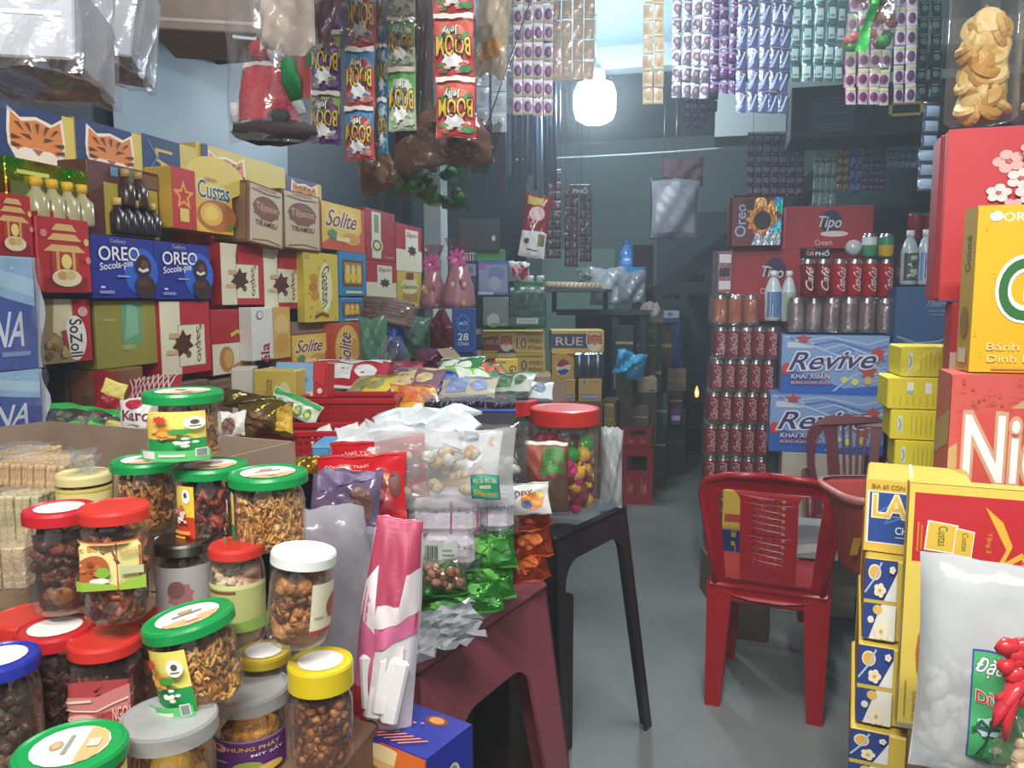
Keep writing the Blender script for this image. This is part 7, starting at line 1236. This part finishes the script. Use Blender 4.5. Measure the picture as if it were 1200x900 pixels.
def hung_box(label, x0, x1, yt, yb, d, rz, rx, dep, art, ry=0):
    o = box('carton', label, 'carton', x0, x1, yt, yb, '#a9abb0', d=d, rz=rz, dep=dep, art=art, rx=rx, ry=ry); dm = o['dims']
    MB().box(-dm[0] / 2, .0, -.0012, dm[0] / 2, dm[1], -.0004, '#7a5f4a:card').build('brown_base', o)
    f = MB(); f.grid(lambda u, v: ((u - .5) * dm[0] * 1.16, -.014 + .007 * wob(u, v, d * 7), -.02 + v * (dm[2] + .2)), 14, 14, '#e4e8ec:film'); f.grid(lambda u, v: ((u - .5) * dm[0] * 1.14, -.012 + v * dm[1], -.014 + .006 * wob(u, v, 4)), 12, 8, '#e4e8ec:film'); f.grid(lambda u, v: (dm[0] * .56 + .006 * wob(u, v, 3), -.01 + u * dm[1], -.02 + v * (dm[2] + .2)), 8, 12, '#e4e8ec:film'); f.build('film_bag', o)
    MB().tube([(0, .1, dm[2] + .0), (0, .1, ZC - o.location.z)], .003, '#8a8a8a:metal', 4).build('hanging_wire', o); return o
hung_box('white carton with red top in clear film hanging at the top left corner', -60, 84, -40, 66, 1.0, 24, -6, .16, [('r', .3, .72, .9, 1, '#8f2432'), ('r', .3, .5, .9, .55, '#d8d8dc')])
hung_box('second white carton in crinkled clear film, right of the first', 86, 150, -50, 62, 1.28, 24, -6, .14, [('r', .1, .8, .9, 1, '#a8aab0')], 6)
# ---------------- dark rack at the right, beams, cable and the lamp
rk = P(1020, 155, 3.55); rt = P(1020, 92, 3.55)
xr0 = P(931, 120, 3.55).x
rk_ = empty('overhead_rack', (xr0, rk.y + .1, rk.z), 0); tag(rk_, 'dark overhead rack at the right above the small sachet sheets', 'rack')
MB().box(0, 0, 0, XR - xr0, .3, rt.z - rk.z, '#1a2028:matte', .004).build('rack_front', rk_)
MB().art(lambda u, v, t: (.08 + .2 * u, -t, .03 + .16 * v), [('r', 0, 0, 1, 1, '#24405a'), ('r', .1, .2, .9, .24, '#3a5a78'), ('r', .1, .5, .9, .54, '#3a5a78'), ('r', .1, .8, .9, .84, '#3a5a78')]).build('blue_card', rk_)
yb = P(1066, 131, 3.5); b = MB(); 
for x0_, z0_, x1_, z1_ in ((0, 0, .145, .014), (0, .05, .145, .064), (0, 0, .014, .064), (.131, 0, .145, .064)): b.box(x0_, 0, z0_, x1_, .012, z1_, '#b89c50:plastic', .002)
o = b.build('bracket_frame', None, (yb.x - .07, rk.y + .08, yb.z)); tag(o, 'small tan rectangular bracket frame on the dark rack', 'bracket')
bm0, bm1 = P(838, 140, 5.0), P(930, 140, 5.0)
struct('trim_5', MB().box(bm0.x, bm0.y, P(880, 160, 5).z, XR, bm0.y + .35, P(880, 118, 5).z + .1, '#8d9696:wall'))
b0 = P(560, 88, 4.9); b1 = P(800, 24, 4.2)
cb0 = P(640, 72, 5.2)
struct('trim_6', MB().box(XL, 5.2, ZC - .14, XR, 5.34, ZC, '#93a2a6:wall'))
struct('trim_7', MB().box(XL, 3.95, ZC - .06, XR, 4.02, ZC, '#a5b2b6:wall'))
ca, cb2 = P(690, 182, 5.6), P(880, 164, 5.6)
n_ = 14; ca.x = XL; 
o = MB().tube([Vector((XL + (XR - XL) * k / n_, ca.y, ca.z + (cb2.z - ca.z) * k / n_ - .05 * math.sin(math.pi * k / n_))) for k in range(n_ + 1)], .006, '#b4c0c4', 6).build('cable'); tag(o, 'thin pale cable strung across the shop below the bulb', 'cable')
lz = P(697, 118, 4.5); lo = empty('ceiling_bulb', lz, 0); tag(lo, 'glowing white bulb hanging on a cord over the far aisle', 'lamp')
MB().lathe([(.001, -.13), (.06, -.125), (.105, -.1), (.12, -.05), (.12, .04), (.1, .09), (.05, .11)], '#f4faff:lamp', 24, False, True).build('bulb_globe', lo)
MB().lathe([(.055, .11), (.055, .16), (.03, .2), (.02, .2)], '#d8dcdc:plastic', 16).build('socket', lo); MB().tube([(0, 0, .2), (0, 0, ZC - lz.z)], .005, '#d8dcdc:plastic', 6).build('cord', lo)
# ================================================================ settle boxes that touch: trim hidden depth, width or height so that none cuts into another
def _foot(o):
    dm = o['dims']; c, s = math.cos(o.rotation_euler.z), math.sin(o.rotation_euler.z); w_, d_, h_ = dm[0] * o.scale.x, dm[1] * o.scale.y, dm[2] * o.scale.z
    ex = Vector((c, s)); ey = Vector((-s, c)); return Vector((o.location.x, o.location.y)) + ey * d_ / 2, ex, ey, w_ / 2, d_ / 2, o.location.z, o.location.z + h_
_bx = [o for o in col.objects if 'dims' in o and abs(o.rotation_euler.x) < .12]
for it in range(4):
    F = {o: _foot(o) for o in _bx}; hits_ = 0
    for i, a in enumerate(_bx):
        for b in _bx[i + 1:]:
            A, B = F[a], F[b]
            oz = min(A[6], B[6]) - max(A[5], B[5])
            if oz <= .0015 or (A[0] - B[0]).length > .8: continue
            pen = []; dv = B[0] - A[0]
            for who, ax, k in ((a, A[1], 0), (a, A[2], 1), (b, B[1], 0), (b, B[2], 1)):
                ra = A[3] * abs(A[1].dot(ax)) + A[4] * abs(A[2].dot(ax)); rb = B[3] * abs(B[1].dot(ax)) + B[4] * abs(B[2].dot(ax)); pen.append((ra + rb - abs(dv.dot(ax)), who, k))
            if min(p[0] for p in pen) <= .001: continue
            hits_ += 1
            opts = []
            lo, hi = (a, b) if A[5] < B[5] else (b, a)
            hl = F[lo][6] - F[lo][5]
            if F[hi][5] > F[lo][5] + .3 * hl: opts.append(((F[lo][6] - F[hi][5]) / hl, lo, 2, F[lo][6] - F[hi][5]))
            for p, who, k in pen:
                if k == 0: opts.append((2 * p / (2 * F[who][3]) * 1.2, who, 0, 2 * p))
                elif ((dv if who is a else -dv).dot(F[who][2])) > 0: opts.append((p / (2 * F[who][4]) * .25 + (1 if p > 1.75 * F[who][4] else 0), who, 1, p))
            opts.sort(key=lambda t: t[0]); c_, who, k, amt = opts[0]; sz = (2 * F[who][3], 2 * F[who][4], F[who][6] - F[who][5])[k]
            f_ = max(.12 if k == 1 else .8, 1 - (amt + .001) / sz); sc = list(who.scale); sc[k] *= f_; who.scale = sc; F[who] = _foot(who)
    if not hits_: break
for o in _bx: pass
for o in list(col.objects):
    if 'dims' in o: del o['dims']
